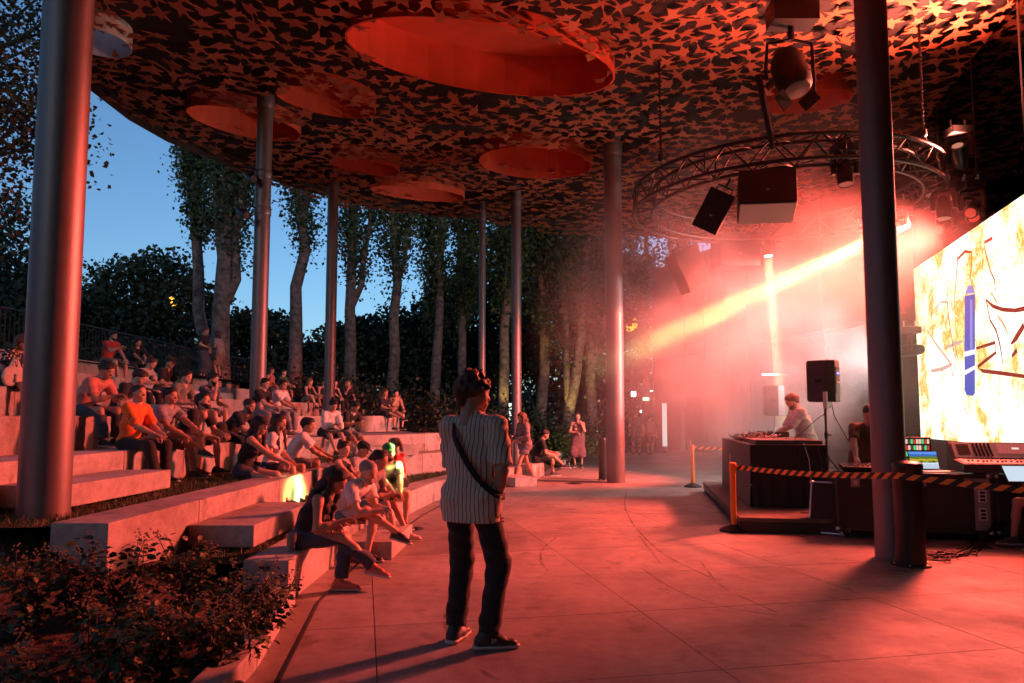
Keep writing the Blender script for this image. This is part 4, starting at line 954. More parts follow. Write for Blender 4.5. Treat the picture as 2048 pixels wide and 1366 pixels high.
for i in range(5):
    for j in range(7): k = MB(); q = onp(-.44 + i * .045, -.09 + j * .032, 0); k.lathe(q, [(.012, 0), (.009, .02)], 8, axis=rotp @ Vector((0, 0, 1))); k.build('knob', M_RUB, pn)
for j in range(5): k = MB(); k.lathe(onp(.30, -.08 + j * .04, 0), [(.014, 0), (.011, .02)], 8, axis=rotp @ Vector((0, 0, 1))); k.build('knob', M_RUB, pn)
b = MB(); b.box((0, -.165, .135), (1.38, .34, .006), Euler((R(6), 0, 0)).to_matrix()); fp = b.build('fader_panel', M_CPAN, con)
for i in range(24): k = MB(); k.box((-.62 + i * .053, -.2 + .03 * math.sin(i * 1.7), .142), (.014, .04, .016)); k.build('fader', M_RUB, fp)
for i in range(24): k = MB(); k.box((-.62 + i * .053, -.03, .153), (.018, .012, .006)); k.build('button', [M_RUB, mat('white_plastic', (.75, .74, .72), .45)][i % 3 == 0], fp)
# small mixer under the technician's hands
sm = MB().box((0, 0, .03), (.42, .3, .06)).build('small_mixer', M_BLACK, None, bevel=.006); sm.location = (4.60, 9.72, .838); sm.rotation_euler = (R(6), 0, R(-14))
for i in range(7):
    for j in range(4): k = MB(); k.lathe((-.16 + i * .053, -.1 + j * .06, .06), [(.009, 0), (.007, .02)], 6); k.build('knob', mat('white_plastic', (.75, .74, .72), .45) if (i + j) % 3 == 0 else mat('knob_grey', (.3, .28, .26), .4), sm)
tag(sm, 'small black mixer on the case under the technician', 'mixer')
tb = MB().box((0, 0, 0), (.36, .24, .012)).build('tablet', M_BLACK, None, bevel=.004); tb.location = at_d(2040, 948, 8.6); tb.rotation_euler = (R(52), 0, R(-6))
k = MB(); k.box((0, 0, .0075), (.33, .21, .003)); k.build('screen', em_mat('tab_scr', (.62, .74, .85), 1.0), tb); tag(tb, 'pale lit tablet leaning before the mixing console', 'tablet')
# cables on the floor
cb = MB(); rng = random.Random(9); base = at_z(1880, 1120, 0)
for k in range(13):
    a = at_z(rng.uniform(1855, 1890), rng.uniform(1108, 1128), 0); m = at_z(rng.uniform(1900, 1960), rng.uniform(1095, 1115), 0); c = at_z(rng.uniform(1955, 1985), rng.uniform(1078, 1100), 0); h = Vector((6.1, 9.1, .3))
    z = rng.uniform(.008, .03); pts = [a, a.lerp(m, .4) + Vector((rng.uniform(-.1, .1), rng.uniform(-.08, .08), 0)), m, c, Vector((c.x, c.y + .25, .02)), Vector((6.0 + rng.uniform(-.1, .1), 9.05, .25))]
    for p in pts[:-1]: p.z = z
    if k < 7:
        r0 = rng.uniform(.1, .2); pts = [Vector((a.x + r0 * math.cos(t * .9), a.y + r0 * .7 * math.sin(t * .9), z + .004 * t)) for t in range(9)] + pts[1:4]
    cb.tube(pts, .0085, 5)
tag(cb.build('floor_cables', M_CABLE, None, True), 'heap of black cables on the floor by the bollard', 'cables')
st = MB().tube([(0, 0, 0), (.0, 0, .85)], .014, 6).build('stand_leg', M_BLACKM); st.location = at_z(2046, 1092, 0); tag(st, 'thin black stand leg at the far right edge of the view', 'stand')
cc = MB(); cc.tube([sp(1.2, .5, .206), sp(1.5, .35, .206), sp(1.9, .45, .206), sp(2.4, .3, .206)], .008, 5); cc.tube([sp(.9, .6, .206), sp(1.4, .55, .21), sp(1.8, .3, .206)], .008, 5); cc.lathe(sp(1.15, .75, .2), [(.06, 0), (.07, .03), (.03, .05)], 10)
tag(cc.build('platform_cables', M_CABLE, None, True), 'black cables lying on the front edge of the platform', 'cables')

# ------------------------------------------------------------------ spotlights on the seating column
def col_spot(px, py, d, aim, label):
    p = at_d(px, py, d); dd = (Vector(aim) - p).normalized(); e = empty('floodlight', p, 0, label, 'floodlight', 'floodlights on the seating column')
    b = MB(); b.lathe((0, 0, 0), [(.075, .0), (.08, -.02), (.085, .05), (.08, .3), (.05, .42)], 20, axis=-dd); b.build('housing', M_BLACK, e, True, 40)
    b = MB(); b.lathe((0, 0, 0), [(0, .012), (.068, .012), (.068, .02), (0, .022)], 20, axis=-dd); b.build('lens', em_mat('warm_lens', (1, .84, .36), 2.2), e)
    col = Vector((-5.05, 14.4, p.z + .22)) - p; b = MB(); b.tube([-dd * .2, -dd * .2 + Vector((0, 0, .22)), col], .018, 6); b.build('arm', M_BLACKM, e)
    b = MB(); b.lathe(col - Vector((0, 0, .08)), [(.162, 0), (.168, .01), (.168, .15), (.162, .16)], 24); b.build('clamp_band', M_STEEL, e, True, 40)
col_spot(508, 358, 14.0, (3, 6, 0), 'upper black floodlight with warm lens on the seating column'); col_spot(494, 431, 13.9, (3, 6, 0), 'lower black floodlight with warm lens on the seating column')
# glowing light tubes in the park
def light_tube(px, py0, py1, d, w, label, s=1.6):
    a, c = at_d(px, py1, d), at_d(px, py0, d); e = empty('light_pillar', a, 0, label, 'light pillar', 'glowing white light pillars')
    b = MB(); b.lathe((0, 0, 0), [(w, 0), (w, c.z - a.z)], 14); b.build('tube', em_mat('tube_white_%d' % (s * 10), (.80, .95, .92), s), e, True, 40)
    b = MB(); b.lathe((0, 0, 0), [(w * 1.3, -.25), (w * 1.3, .03)], 14); b.build('foot', M_BLACKM, e); b = MB(); b.lathe((0, 0, c.z - a.z), [(w * 1.15, -.01), (w * 1.15, .03)], 14); b.build('cap', M_BLACKM, e)
light_tube(1020, 806, 862, 27, .055, 'thin glowing white pillar beside a lit trunk')
light_tube(1330, 806, 894, 30.5, .10, 'broad glowing white pillar right of the walking couple', .7)
light_tube(1369, 808, 890, 31, .045, 'thin pale glowing pillar at the glass building', 1.0)
# ------------------------------------------------------------------ people: bodies grown from tapered limbs as one surface
def V3(*a): return np.array(a, float)
def nrm(v): return v / (np.linalg.norm(v) + 1e-9)
class Pr:
    """tapered capsule; fl=(dir, f) flattens it along dir; cuts = planes (point, normal) that end it"""
    def __init__(s, a, b, ra, rb, fl=None, k=.03, cuts=(), sub=False): s.a, s.b, s.ra, s.rb, s.fl, s.k, s.cuts, s.sub = np.array(a, float), np.array(b, float), ra, rb, fl, k, cuts, sub
def polygonise(prims, h, cuts=(), wr=0, wseed=0.0):
    pos = [p for p in prims if not p.sub]
    lo = np.min([np.minimum(p.a, p.b) - max(p.ra, p.rb) for p in pos], axis=0) - 3 * h; hi = np.max([np.maximum(p.a, p.b) + max(p.ra, p.rb) for p in pos], axis=0) + 3 * h
    n = np.ceil((hi - lo) / h).astype(int) + 1; ax = [lo[i] + h * np.arange(n[i]) for i in range(3)]
    F = np.full(n, .5, np.float32)
    for p in prims:
        rm = max(p.ra, p.rb) + p.k + 2 * h
        i0 = np.maximum(0, np.floor((np.minimum(p.a, p.b) - rm - lo) / h).astype(int)); i1 = np.minimum(n, np.ceil((np.maximum(p.a, p.b) + rm - lo) / h).astype(int) + 1)
        if np.any(i1 <= i0): continue
        X = ax[0][i0[0]:i1[0], None, None] - p.a[0]; Y = ax[1][None, i0[1]:i1[1], None] - p.a[1]; Z = ax[2][None, None, i0[2]:i1[2]] - p.a[2]
        Xo, Yo, Zo = X, Y, Z; ba = p.b - p.a
        if p.fl is not None:
            d, f = nrm(np.array(p.fl[0], float)), 1 / p.fl[1] - 1; q = X * d[0] + Y * d[1] + Z * d[2]; X, Y, Z = X + q * d[0] * f, Y + q * d[1] * f, Z + q * d[2] * f; ba = ba + d * ba.dot(d) * f
        bb = ba.dot(ba)
        t = np.clip((X * ba[0] + Y * ba[1] + Z * ba[2]) / bb, 0, 1) if bb > 1e-9 else np.zeros(np.broadcast_shapes(X.shape, Y.shape, Z.shape))
        D = np.sqrt((X - ba[0] * t) ** 2 + (Y - ba[1] * t) ** 2 + (Z - ba[2] * t) ** 2) - (p.ra + (p.rb - p.ra) * t)
        for c0, cn in p.cuts:
            cn = nrm(np.array(cn, float)); o = p.a - np.array(c0, float); D = np.maximum(D, (Xo + o[0]) * cn[0] + (Yo + o[1]) * cn[1] + (Zo + o[2]) * cn[2])
        sl = tuple(slice(a, b) for a, b in zip(i0, i1)); G = F[sl]
        if p.sub: F[sl] = np.maximum(G, -D)
        else:
            hh = np.clip(.5 + .5 * (G - D) / p.k, 0, 1); F[sl] = G + (D - G) * hh - p.k * hh * (1 - hh)
    X, Y, Z = ax[0][:, None, None], ax[1][None, :, None], ax[2][None, None, :]
    if wr: F = F + wr * (np.sin(31 * X + 17 * Z + 9 * np.sin(7 * Z + wseed)) * np.sin(23 * Y - 19 * Z + wseed) + .6 * np.sin(52 * Z + 20 * X - 16 * Y + 2 * wseed))
    for c0, cn in cuts:
        cn = nrm(np.array(cn, float)); F = np.maximum(F, (X - c0[0]) * cn[0] + (Y - c0[1]) * cn[1] + (Z - c0[2]) * cn[2])
    I = F < 0; C = np.zeros(np.array(F.shape) - 1, np.int8)
    for a in (0, 1):
        for b in (0, 1):
            for c in (0, 1): C += I[a:a + C.shape[0], b:b + C.shape[1], c:c + C.shape[2]]
    M = (C > 0) & (C < 8); idx = np.full(M.shape, -1, np.int64); cells = np.argwhere(M); idx[M] = np.arange(len(cells))
    S = np.zeros((len(cells), 3)); N = np.zeros(len(cells)); cs = [(a, b, c) for a in (0, 1) for b in (0, 1) for c in (0, 1)]
    for u in cs:
        for axn in range(3):
            if u[axn]: continue
            w = list(u); w[axn] = 1
            va = F[cells[:, 0] + u[0], cells[:, 1] + u[1], cells[:, 2] + u[2]]; vb = F[cells[:, 0] + w[0], cells[:, 1] + w[1], cells[:, 2] + w[2]]
            m = (va < 0) != (vb < 0); t = np.where(m, va / np.where(m, va - vb, 1), 0)
            for q in range(3): S[:, q] += np.where(m, u[q] + (t if q == axn else 0), 0)
            N += m
    Vx = lo + h * (cells + S / N[:, None]); Q = []
    for axn in range(3):
        o = [(axn + 1) % 3, (axn + 2) % 3]; s0 = [slice(None)] * 3; s1 = [slice(None)] * 3; s0[axn] = slice(0, -1); s1[axn] = slice(1, None)
        A, B = I[tuple(s0)], I[tuple(s1)]; e = np.argwhere(A != B); fl = A[e[:, 0], e[:, 1], e[:, 2]]
        ok = (e[:, o[0]] > 0) & (e[:, o[1]] > 0) & (e[:, o[0]] < M.shape[o[0]]) & (e[:, o[1]] < M.shape[o[1]]) & (e[:, axn] < M.shape[axn]); e, fl = e[ok], fl[ok]
        def cell(d0, d1): c = e.copy(); c[:, o[0]] -= d0; c[:, o[1]] -= d1; return idx[c[:, 0], c[:, 1], c[:, 2]]
        q = np.stack([cell(1, 1), cell(0, 1), cell(0, 0), cell(1, 0)], 1); q[~fl] = q[~fl][:, ::-1]; Q.append(q)
    return Vx, np.concatenate(Q)
def np_mesh(name, Vx, Q, mats, mi=None):
    me = bpy.data.meshes.new(name); nv, nq = len(Vx), len(Q)
    me.vertices.add(nv); me.vertices.foreach_set('co', Vx.astype(np.float32).ravel()); me.loops.add(nq * 4); me.loops.foreach_set('vertex_index', Q.astype(np.int32).ravel())
    me.polygons.add(nq); me.polygons.foreach_set('loop_start', np.arange(nq, dtype=np.int32) * 4)
    for m in mats: me.materials.append(m)
    if mi is not None: me.polygons.foreach_set('material_index', mi.astype(np.int32))
    me.polygons.foreach_set('use_smooth', np.ones(nq, bool)); me.update(calc_edges=True); return me

# --- shared pieces: head, hand, shoe, hair, in their own small frames
def sphere_q(c, r, n=6):
    vs, q = [], []
    for i in range(n + 1):
        for j in range(2 * n):
            a, b = math.pi * i / n, math.pi * j / n; vs.append((c[0] + r[0] * math.sin(a) * math.cos(b), c[1] + r[1] * math.sin(a) * math.sin(b), c[2] + r[2] * math.cos(a)))
    for i in range(n):
        for j in range(2 * n): q.append((i * 2 * n + j, (i + 1) * 2 * n + j, (i + 1) * 2 * n + (j + 1) % (2 * n), i * 2 * n + (j + 1) % (2 * n)))
    return np.array(vs), np.array(q)
def head_prims(fem=False):
    j = .93 if fem else 1.0
    return [Pr((0, -.028, .142), (0, .012, .138), .083, .083, ((1, 0, 0), .90)), Pr((0, .03, .075), (0, .05, .032), .056 * j, .036 * j, ((1, 0, 0), 1.0)), Pr((-.035, .03, .09), (.035, .03, .09), .042, .042), Pr((0, .062, .020), (0, .066, .018), .018, .018, None, .02),
            Pr((0, .082, .118), (0, .104, .083), .009, .0135, None, .015), Pr((-.036, .070, .138), (.036, .070, .138), .015, .015, None, .02), Pr((-.078, -.008, .112), (-.08, -.012, .085), .017, .012, ((1, 0, 0), .45), .01), Pr((.078, -.008, .112), (.08, -.012, .085), .017, .012, ((1, 0, 0), .45), .01),
            Pr((-.022, .078, .05), (.022, .078, .05), .014, .014, None, .02), Pr((0, -.02, .07), (0, -.035, -.09), .050 * (.9 if fem else 1), .056 * (.88 if fem else 1), None, .03)]
HEADC = {}
def head_mesh(fem, h):
    if (fem, h) in HEADC: return HEADC[(fem, h)]
    Vx, Q = polygonise(head_prims(fem), h); mi = np.zeros(len(Q), int)
    for c, r, m in [((-.031, .079, .117), (.013, .011, .0065), 1), ((.031, .079, .117), (.013, .011, .0065), 1), ((0, .0925, .046), (.021, .008, .0065), 2), ((-.032, .0865, .136), (.019, .006, .004), 3), ((.032, .0865, .136), (.019, .006, .004), 3)]:
        v, q = sphere_q(c, r, 5); Q = np.concatenate([Q, q + len(Vx)]); Vx = np.concatenate([Vx, v]); mi = np.concatenate([mi, np.full(len(q), m)])
    HEADC[(fem, h)] = (Vx, Q, mi); return HEADC[(fem, h)]
HANDC = {}
def hand_mesh(curl, h):
    if (curl, h) in HANDC: return HANDC[(curl, h)]
    P = [Pr((-.022, .03, 0), (-.026, .088, 0), .020, .016, ((0, 0, 1), .8), .012), Pr((.02, .03, 0), (.026, .088, 0), .022, .017, ((0, 0, 1), .8), .012), Pr((0, -.02, 0), (0, .06, 0), .026, .024, ((0, 0, 1), .75), .015)]
    for x, L in ((.031, .075), (.0105, .085), (-.0105, .08), (-.031, .062)):
        p = V3(x, .088, 0); a = .15 + curl * .5
        for k, f in enumerate((.45, .32, .27)):
            d = V3(x * .9, math.cos(a), -math.sin(a)); q = p + nrm(d) * L * f; P.append(Pr(p, q, .0088 - .0006 * k, .0082 - .0006 * k, None, .004)); p = q; a += .25 + curl * .75
    p = V3(.030, .022, -.004)
    for d, L, r in ((V3(.75, .65, -.25), .042, .0115), (V3(.35, .9, -.3 - .3 * curl), .034, .0095), (V3(.1, .95, -.35 - .4 * curl), .026, .0085)):
        q = p + nrm(d) * L; P.append(Pr(p, q, r, r * .92, None, .006)); p = q
    HANDC[(curl, h)] = polygonise(P, h); return HANDC[(curl, h)]
def xform(Vx, M): M = np.array(M); return Vx @ M[:3, :3].T + M[:3, 3]
SHOEM = {}
def shoe_mesh(kind):
    if kind in SHOEM: return SHOEM[kind]
    if kind == 'bare':
        P = [Pr((0, -.045, .035), (0, .08, .035), .034, .030, ((0, 0, 1), .9), .02), Pr((0, .08, .026), (.004, .165, .016), .036, .026, ((0, 0, 1), .55), .02), Pr((0, -.03, .05), (0, -.02, .12), .033, .036, None, .03)]
        P += [Pr((-.03 + i * .016, .16, .013), (-.03 + i * .016, .19 - .006 * i, .011), .010, .008, None, .006) for i in range(5)]
        Vx, Q = polygonise(P, .010, [((0, 0, .002), (0, 0, -1))]); mi = np.zeros(len(Q), int)
    else:
        P = [Pr((0, -.05, .04), (0, .06, .04), .042, .042, ((0, 0, 1), 1.0), .02), Pr((0, .05, .035), (.003, .15, .028), .044, .038, ((0, 0, 1), .75), .03), Pr((0, -.035, .06), (0, -.02, .105), .040, .040, None, .03), Pr((0, .02, .07), (0, .09, .055), .026, .022, None, .02)]
        Vx, Q = polygonise(P, .011, [((0, 0, .018), (0, 0, -1)), ((0, 0, .115), (0, 0, 1))]); mi = np.zeros(len(Q), int)
        v, q = polygonise([Pr((0, -.06, .014), (0, .06, .014), .046, .048, ((0, 0, 1), .5), .01), Pr((0, .06, .014), (.003, .165, .014), .048, .038, ((0, 0, 1), .5), .02)], .011, [((0, 0, .001), (0, 0, -1)), ((0, 0, .028), (0, 0, 1))])
        Q = np.concatenate([Q, q + len(Vx)]); Vx = np.concatenate([Vx, v]); mi = np.concatenate([mi, np.ones(len(q), int)])
        for k in range(4):
            v, q = sphere_q((0, .035 + k * .022, .088 - k * .006), (.024, .005, .005), 3); Q = np.concatenate([Q, q + len(Vx)]); Vx = np.concatenate([Vx, v]); mi = np.concatenate([mi, np.ones(len(q), int)])
    SHOEM[kind] = (Vx, Q, mi); return SHOEM[kind]
SHOEB = {}
def shoe_block(kind, mats):
    key = (kind, tuple(m.name for m in mats))
    if key not in SHOEB: Vx, Q, mi = shoe_mesh(kind); SHOEB[key] = np_mesh('shoe', Vx, Q, mats, mi)
    return SHOEB[key]
HAIRC = {}
def hair_geo(style, h=.013):
    if (style, h) in HAIRC: return HAIRC[(style, h)]
    lng = style in ('bob', 'long', 'longfront', 'bigcurl')
    face = Pr((0, .112, .05), (0, .118, .125 if not lng else .115), .076, .064, ((1, 0, 0), 1.12 if not lng else .82), .01, sub=True)
    cap_ = [Pr((0, -.036, .152), (0, .006, .158), .097, .091, ((1, 0, 0), .92), .02)]
    cut = [((0, 0, .075), (0, 0, -1))]; P = []; W = .004
    if style == 'short': P = cap_ + [Pr((0, -.07, .10), (0, -.055, .07), .055, .045)] + [face]; cut = [((0, -.02, .082), (0, .85, -1))]
    elif style == 'crop': P = [Pr((0, -.034, .143), (0, .006, .143), .090, .086, ((1, 0, 0), .91), .02), face]; cut = [((0, -.02, .088), (0, .85, -1))]; W = .001
    elif style == 'curly':
        P = list(cap_); r = random.Random(4)
        for k in range(150):
            a, z = r.uniform(0, 6.28), r.uniform(-.25, 1); q = math.sqrt(max(0, 1 - z * z)); c = V3(.092 * q * math.cos(a), -.018 + .104 * q * math.sin(a), .155 + .098 * z)
            if c[1] > .045 and c[2] < .185: continue
            P.append(Pr(c, c + V3(r.gauss(0, .010), r.gauss(0, .010), r.gauss(.004, .008)), r.uniform(.016, .026), .013, None, .006))
        P.append(face); P.append(Pr((0, -.085, .09), (0, -.08, .05), .05, .035)); cut = [((0, -.02, .08), (0, .8, -1))]
    elif style == 'bob': P = cap_ + [Pr((s * .07, -.02, .14), (s * .074, -.005, .0), .036, .026, None, .03) for s in (-1, 1)] + [Pr((0, -.06, .12), (0, -.06, 0), .07, .06), face]; cut = []
    elif style == 'bigcurl': P = [Pr((0, -.05, .15), (0, .0, .16), .11, .105, None, .02)] + [Pr((s * .075, -.03, .13), (s * .10, -.03, .03), .055, .05, None, .03) for s in (-1, 1)] + [Pr((0, -.08, .12), (0, -.08, 0), .08, .06), face]; cut = []; W = .008
    elif style == 'long': P = cap_ + [Pr((s * .07, -.01, .14), (s * .078, .012, -.10), .034, .026, None, .03) for s in (-1, 1)] + [Pr((0, -.07, .12), (0, -.11, -.16), .075, .065), Pr((0, -.11, -.16), (0, -.09, -.34), .062, .03), face]; cut = []
    elif style == 'longfront': P = cap_ + [Pr((s * .07, -.01, .14), (s * .085, .04, -.05), .036, .032, None, .03) for s in (-1, 1)] + [Pr((s * .085, .04, -.05), (s * .08, .10, -.27), .034, .018, None, .03) for s in (-1, 1)] + [Pr((0, -.07, .12), (0, -.11, -.16), .075, .07), Pr((0, -.11, -.16), (.03, -.09, -.40), .066, .03), face]; cut = []
    elif style == 'bun': P = cap_ + [Pr((0, -.09, .215), (0, -.10, .225), .040, .034, None, .015), face]; cut = [((0, -.02, .08), (0, .8, -1))]
    elif style == 'pony': P = cap_ + [Pr((0, -.12, .15), (0, -.16, .03), .030, .035, None, .02), Pr((0, -.16, .03), (0, -.14, -.10), .032, .012, None, .02), face]; cut = [((0, -.02, .08), (0, .8, -1))]
    HAIRC[(style, h)] = polygonise(P, h, cut, W * 1.6, 1.0); return HAIRC[(style, h)]
HAIRM = {}
def hair_block(style, m, h):
    k = (style, m.name, h)
    if k not in HAIRM: Vx, Q = hair_geo(style, h); HAIRM[k] = np_mesh('hair', Vx, Q, [m])
    return HAIRM[k]
BEARD = None
def cap_block(m, m2):
    v1, q1 = polygonise([Pr((0, -.034, .158), (0, .008, .158), .096, .093, ((1, 0, 0), .93), .02)], .013, [((0, 0, .155), (0, 0, -1))])
    v2, q2 = polygonise([Pr((0, .07, .163), (0, .125, .150), .068, .055, ((0, .25, 1), .12), .01)], .012); mi = np.concatenate([np.zeros(len(q1), int), np.ones(len(q2), int)])
    return np_mesh('cap', np.concatenate([v1, v2]), np.concatenate([q1, q2 + len(v1)]), [m, m2], mi)
def ik(a, t, l1, l2, pole):
    d = t - a; L = np.linalg.norm(d); L = min(L, (l1 + l2) * .995); dn = nrm(d); t = a + dn * L
    x = (l1 * l1 - l2 * l2 + L * L) / (2 * L); y = math.sqrt(max(0, l1 * l1 - x * x)); pn = pole - dn * pole.dot(dn); return a + dn * x + nrm(pn) * y, t
def frame(y, z_hint):
    y = nrm(y); x = nrm(np.cross(y, z_hint)); z = np.cross(x, y); return np.array([x, y, z]).T
M_EYE = mat('eye_dark', (.03, .02, .02), .25); M_LIP = mat('lip', (.30, .10, .085), .5)
def skin(i): return mat('skin_%d' % i, [(.50, .29, .20), (.42, .23, .155), (.56, .34, .25)][i % 3], .5, 0, .12, 18)
def hairm(n): return mat('hair_' + n, {'black': (.012, .009, .008), 'brown': (.05, .028, .016), 'lightbrown': (.14, .075, .04), 'blond': (.33, .20, .09), 'grey': (.28, .25, .23), 'red': (.12, .04, .02)}[n], .5, 0, .45, 60, .5, 120)
def cloth(n, c, **k): return mat('cloth_' + n, c, .85, 0, .18, 14, .25, 90, sheen=.15, **k)
def striped(name, c1, c2, freq, axis, width=.35):
    if 'st_' + name in MATS: return MATS['st_' + name]
    m = bpy.data.materials.new('cloth_' + name); m.use_nodes = True; nt = m.node_tree; b = nt.nodes['Principled BSDF']; b.inputs['Roughness'].default_value = .85; tc = nt.nodes.new('ShaderNodeTexCoord')
    w = nt.nodes.new('ShaderNodeTexWave'); w.bands_direction = axis; w.inputs['Scale'].default_value = freq; w.inputs['Distortion'].default_value = .15; w.inputs['Detail'].default_value = 1; nt.links.new(tc.outputs['Object'], w.inputs['Vector'])
    g_ = nt.nodes.new('ShaderNodeMapRange'); g_.inputs[1].default_value = width - .06; g_.inputs[2].default_value = width + .06; nt.links.new(w.outputs['Fac'], g_.inputs[0])
    mx = nt.nodes.new('ShaderNodeMix'); mx.data_type = 'RGBA'; mx.inputs[6].default_value = (*c2, 1); mx.inputs[7].default_value = (*c1, 1); nt.links.new(g_.outputs[0], mx.inputs[0]); nt.links.new(mx.outputs[2], b.inputs['Base Color'])
    MATS['st_' + name] = m; return m
def patterned(name, c1, c2, sc):
    if 'pt_' + name in MATS: return MATS['pt_' + name]
    m = bpy.data.materials.new('cloth_' + name); m.use_nodes = True; nt = m.node_tree; b = nt.nodes['Principled BSDF']; b.inputs['Roughness'].default_value = .85; tc = nt.nodes.new('ShaderNodeTexCoord')
    w = nt.nodes.new('ShaderNodeTexVoronoi'); w.inputs['Scale'].default_value = sc; nt.links.new(tc.outputs['Object'], w.inputs['Vector']); g_ = nt.nodes.new('ShaderNodeMapRange'); g_.inputs[1].default_value = .28; g_.inputs[2].default_value = .36; nt.links.new(w.outputs['Distance'], g_.inputs[0])
    mx = nt.nodes.new('ShaderNodeMix'); mx.data_type = 'RGBA'; mx.inputs[6].default_value = (*c2, 1); mx.inputs[7].default_value = (*c1, 1); nt.links.new(g_.outputs[0], mx.inputs[0]); nt.links.new(mx.outputs[2], b.inputs['Base Color'])
    MATS['pt_' + name] = m; return m
PCOUNT = [0]
def person(loc, yaw, label, H=1.74, fem=False, sit=True, lean=12, side=0, twist=0, head=(0, 8), hands=None, feet=None, poles=None, top=None, sleeve=.7, tank=False, bottom=None, leg=2.0, skirt=None, hem=None,
           hair='short', hcol='brown', shoes=('shoe', (.03, .03, .03)), cap=None, beard=False, glasses=False, sk=None, h=.021, group='seated audience', footpitch=(0, 0), loose=0.0, curl=(.5, .5), knee_out=.25, seat_drop=.40, wide=1.0, sleeve_long=False, extra=None, baggy=0.0, footyaw=(9, -9)):
    PCOUNT[0] += 1; i = PCOUNT[0]; s = H / 1.75; g = .93 if fem else 1.0; g *= wide
    e = empty('person', loc, yaw, label, 'person', group)
    skm = skin(i if sk is None else sk)
    Pz = .10 * s if sit else .93 * s
    P = V3(0, 0, Pz); la, lb = R(lean), R(side)
    d1 = nrm(V3(math.sin(lb), math.sin(.65 * la), math.cos(.65 * la))); d2 = nrm(V3(math.sin(lb * 1.2), math.sin(1.2 * la), math.cos(1.2 * la)))
    f1 = nrm(np.cross(d1, V3(-1, 0, 0))); f1 = f1 if f1[1] > 0 else -f1; f2 = nrm(np.cross(d2, V3(-1, 0, 0))); f2 = f2 if f2[1] > 0 else -f2
    ch = P + d1 * .25 * s; nk = ch + d2 * .265 * s; tw = R(twist); sx = V3(math.cos(tw), math.sin(tw), 0)
    sw = (.165 if fem else .185) * s * wide
    Sh = [nk - d2 * .055 * s - sx * sw, nk - d2 * .055 * s + sx * sw]; hip = [P + V3(-.088 * s, 0, -.02 * s), P + V3(.088 * s, 0, -.02 * s)]
    if feet is None: feet = [(-.13, .42, -seat_drop), (.13, .46, -seat_drop)] if sit else [(-.10, 0, 0), (.10, .03, 0)]
    if hands is None: hands = [(-.14, .36, .16), (.14, .38, .16)] if sit else [(-.24, .03, .86 * s), (.24, .03, .86 * s)]
    hd_o = nk + d2 * .045 * s - f2 * .005
    HM = Matrix.Translation(hd_o) @ Matrix.Rotation(R(head[0]), 4, 'Z') @ Matrix.Rotation(-R(head[1]), 4, 'X') @ Matrix.Scale(s * 1.02, 4)
    elb, wri, kne, ank = [], [], [], []; l1, l2 = .285 * s, .255 * s
    for j in (0, 1):
        sg = -1 if j == 0 else 1; pole = V3(*(poles[j] if poles and poles[j] is not None else (sg * .55, -.45, -.7)))
        a, b = ik(Sh[j], V3(*hands[j]), l1, l2, pole); elb.append(a); wri.append(b)
        ft = V3(*feet[j]); t = ft + V3(0, -.0, .085 * s); kp = V3(sg * knee_out, 1, .55 if sit else .0)
        a, b = ik(hip[j], t, .44 * s, .425 * s, kp); kne.append(a); ank.append(b)
    thr = .082; hr = .108 if fem else .092
    def limbs(o=0.0):
        L = []
        for j in (0, 1):
            L += [Pr(hip[j], kne[j], thr * s * g + o, .056 * s * g + o, None, .03), Pr(kne[j], kne[j] * .62 + ank[j] * .38 , .055 * s * g + o, .054 * s * g + o, None, .03), Pr(kne[j] * .62 + ank[j] * .38, ank[j], .052 * s * g + o, .036 * s * g + o, None, .03)]
        return L
    def torso(o=0.0):
        T = [Pr(P + V3(0, -.005, .0), P + d1 * .10 * s, .135 * s * g + o, .128 * s * g + o, (f1, .80), .04), Pr(P + d1 * .10 * s, ch, .125 * s * g + o, (.142 if fem else .158) * s * g + o, (f1, .74 if fem else .68), .04), Pr(ch, nk - d2 * .10 * s, (.145 if fem else .162) * s * g + o, (.125 if fem else .135) * s * g + o, (f2, .70 if fem else .64), .05), Pr(Sh[0] + sx * .03, Sh[1] - sx * .03, .058 * s * g + o, .058 * s * g + o, None, .05), Pr(hip[0], hip[1], hr * s * g + o, hr * s * g + o, None, .04)]
        T += [Pr(Sh[j] - d2 * .01, Sh[j] * .85 + elb[j] * .15, .058 * s * g + o, .055 * s * g + o, None, .03) for j in (0, 1)]
        if fem: T += [Pr(ch + d2 * .05 * s + f2 * .085 * s + sx * q * .062 * s, ch + d2 * .05 * s + f2 * .09 * s + sx * q * .066 * s, .056 * s + o, .050 * s + o, None, .035) for q in (-1, 1)]
        return T
    neck = Pr(nk - d2 * .03 * s, hd_o + d2 * .03, .060 * s * g, .052 * s * g, None, .04)
    arms = []
    for j in (0, 1): arms += [Pr(Sh[j], elb[j], .052 * s * g, .041 * s * g, None, .03), Pr(elb[j], elb[j] * .65 + wri[j] * .35, .042 * s * g, .041 * s * g, None, .03), Pr(elb[j] * .65 + wri[j] * .35, wri[j], .040 * s * g, .027 * s * g, None, .03)]
    Vb, Qb = polygonise(torso(-.006) + limbs(-.004) + arms + [neck], h); mb = np.zeros(len(Qb), int)
    hv, hq, hm = head_mesh(fem, .0105 if h > .012 else .008); hv = xform(hv, HM); Qb = np.concatenate([Qb, hq + len(Vb)]); Vb = np.concatenate([Vb, hv]); mb = np.concatenate([mb, hm])
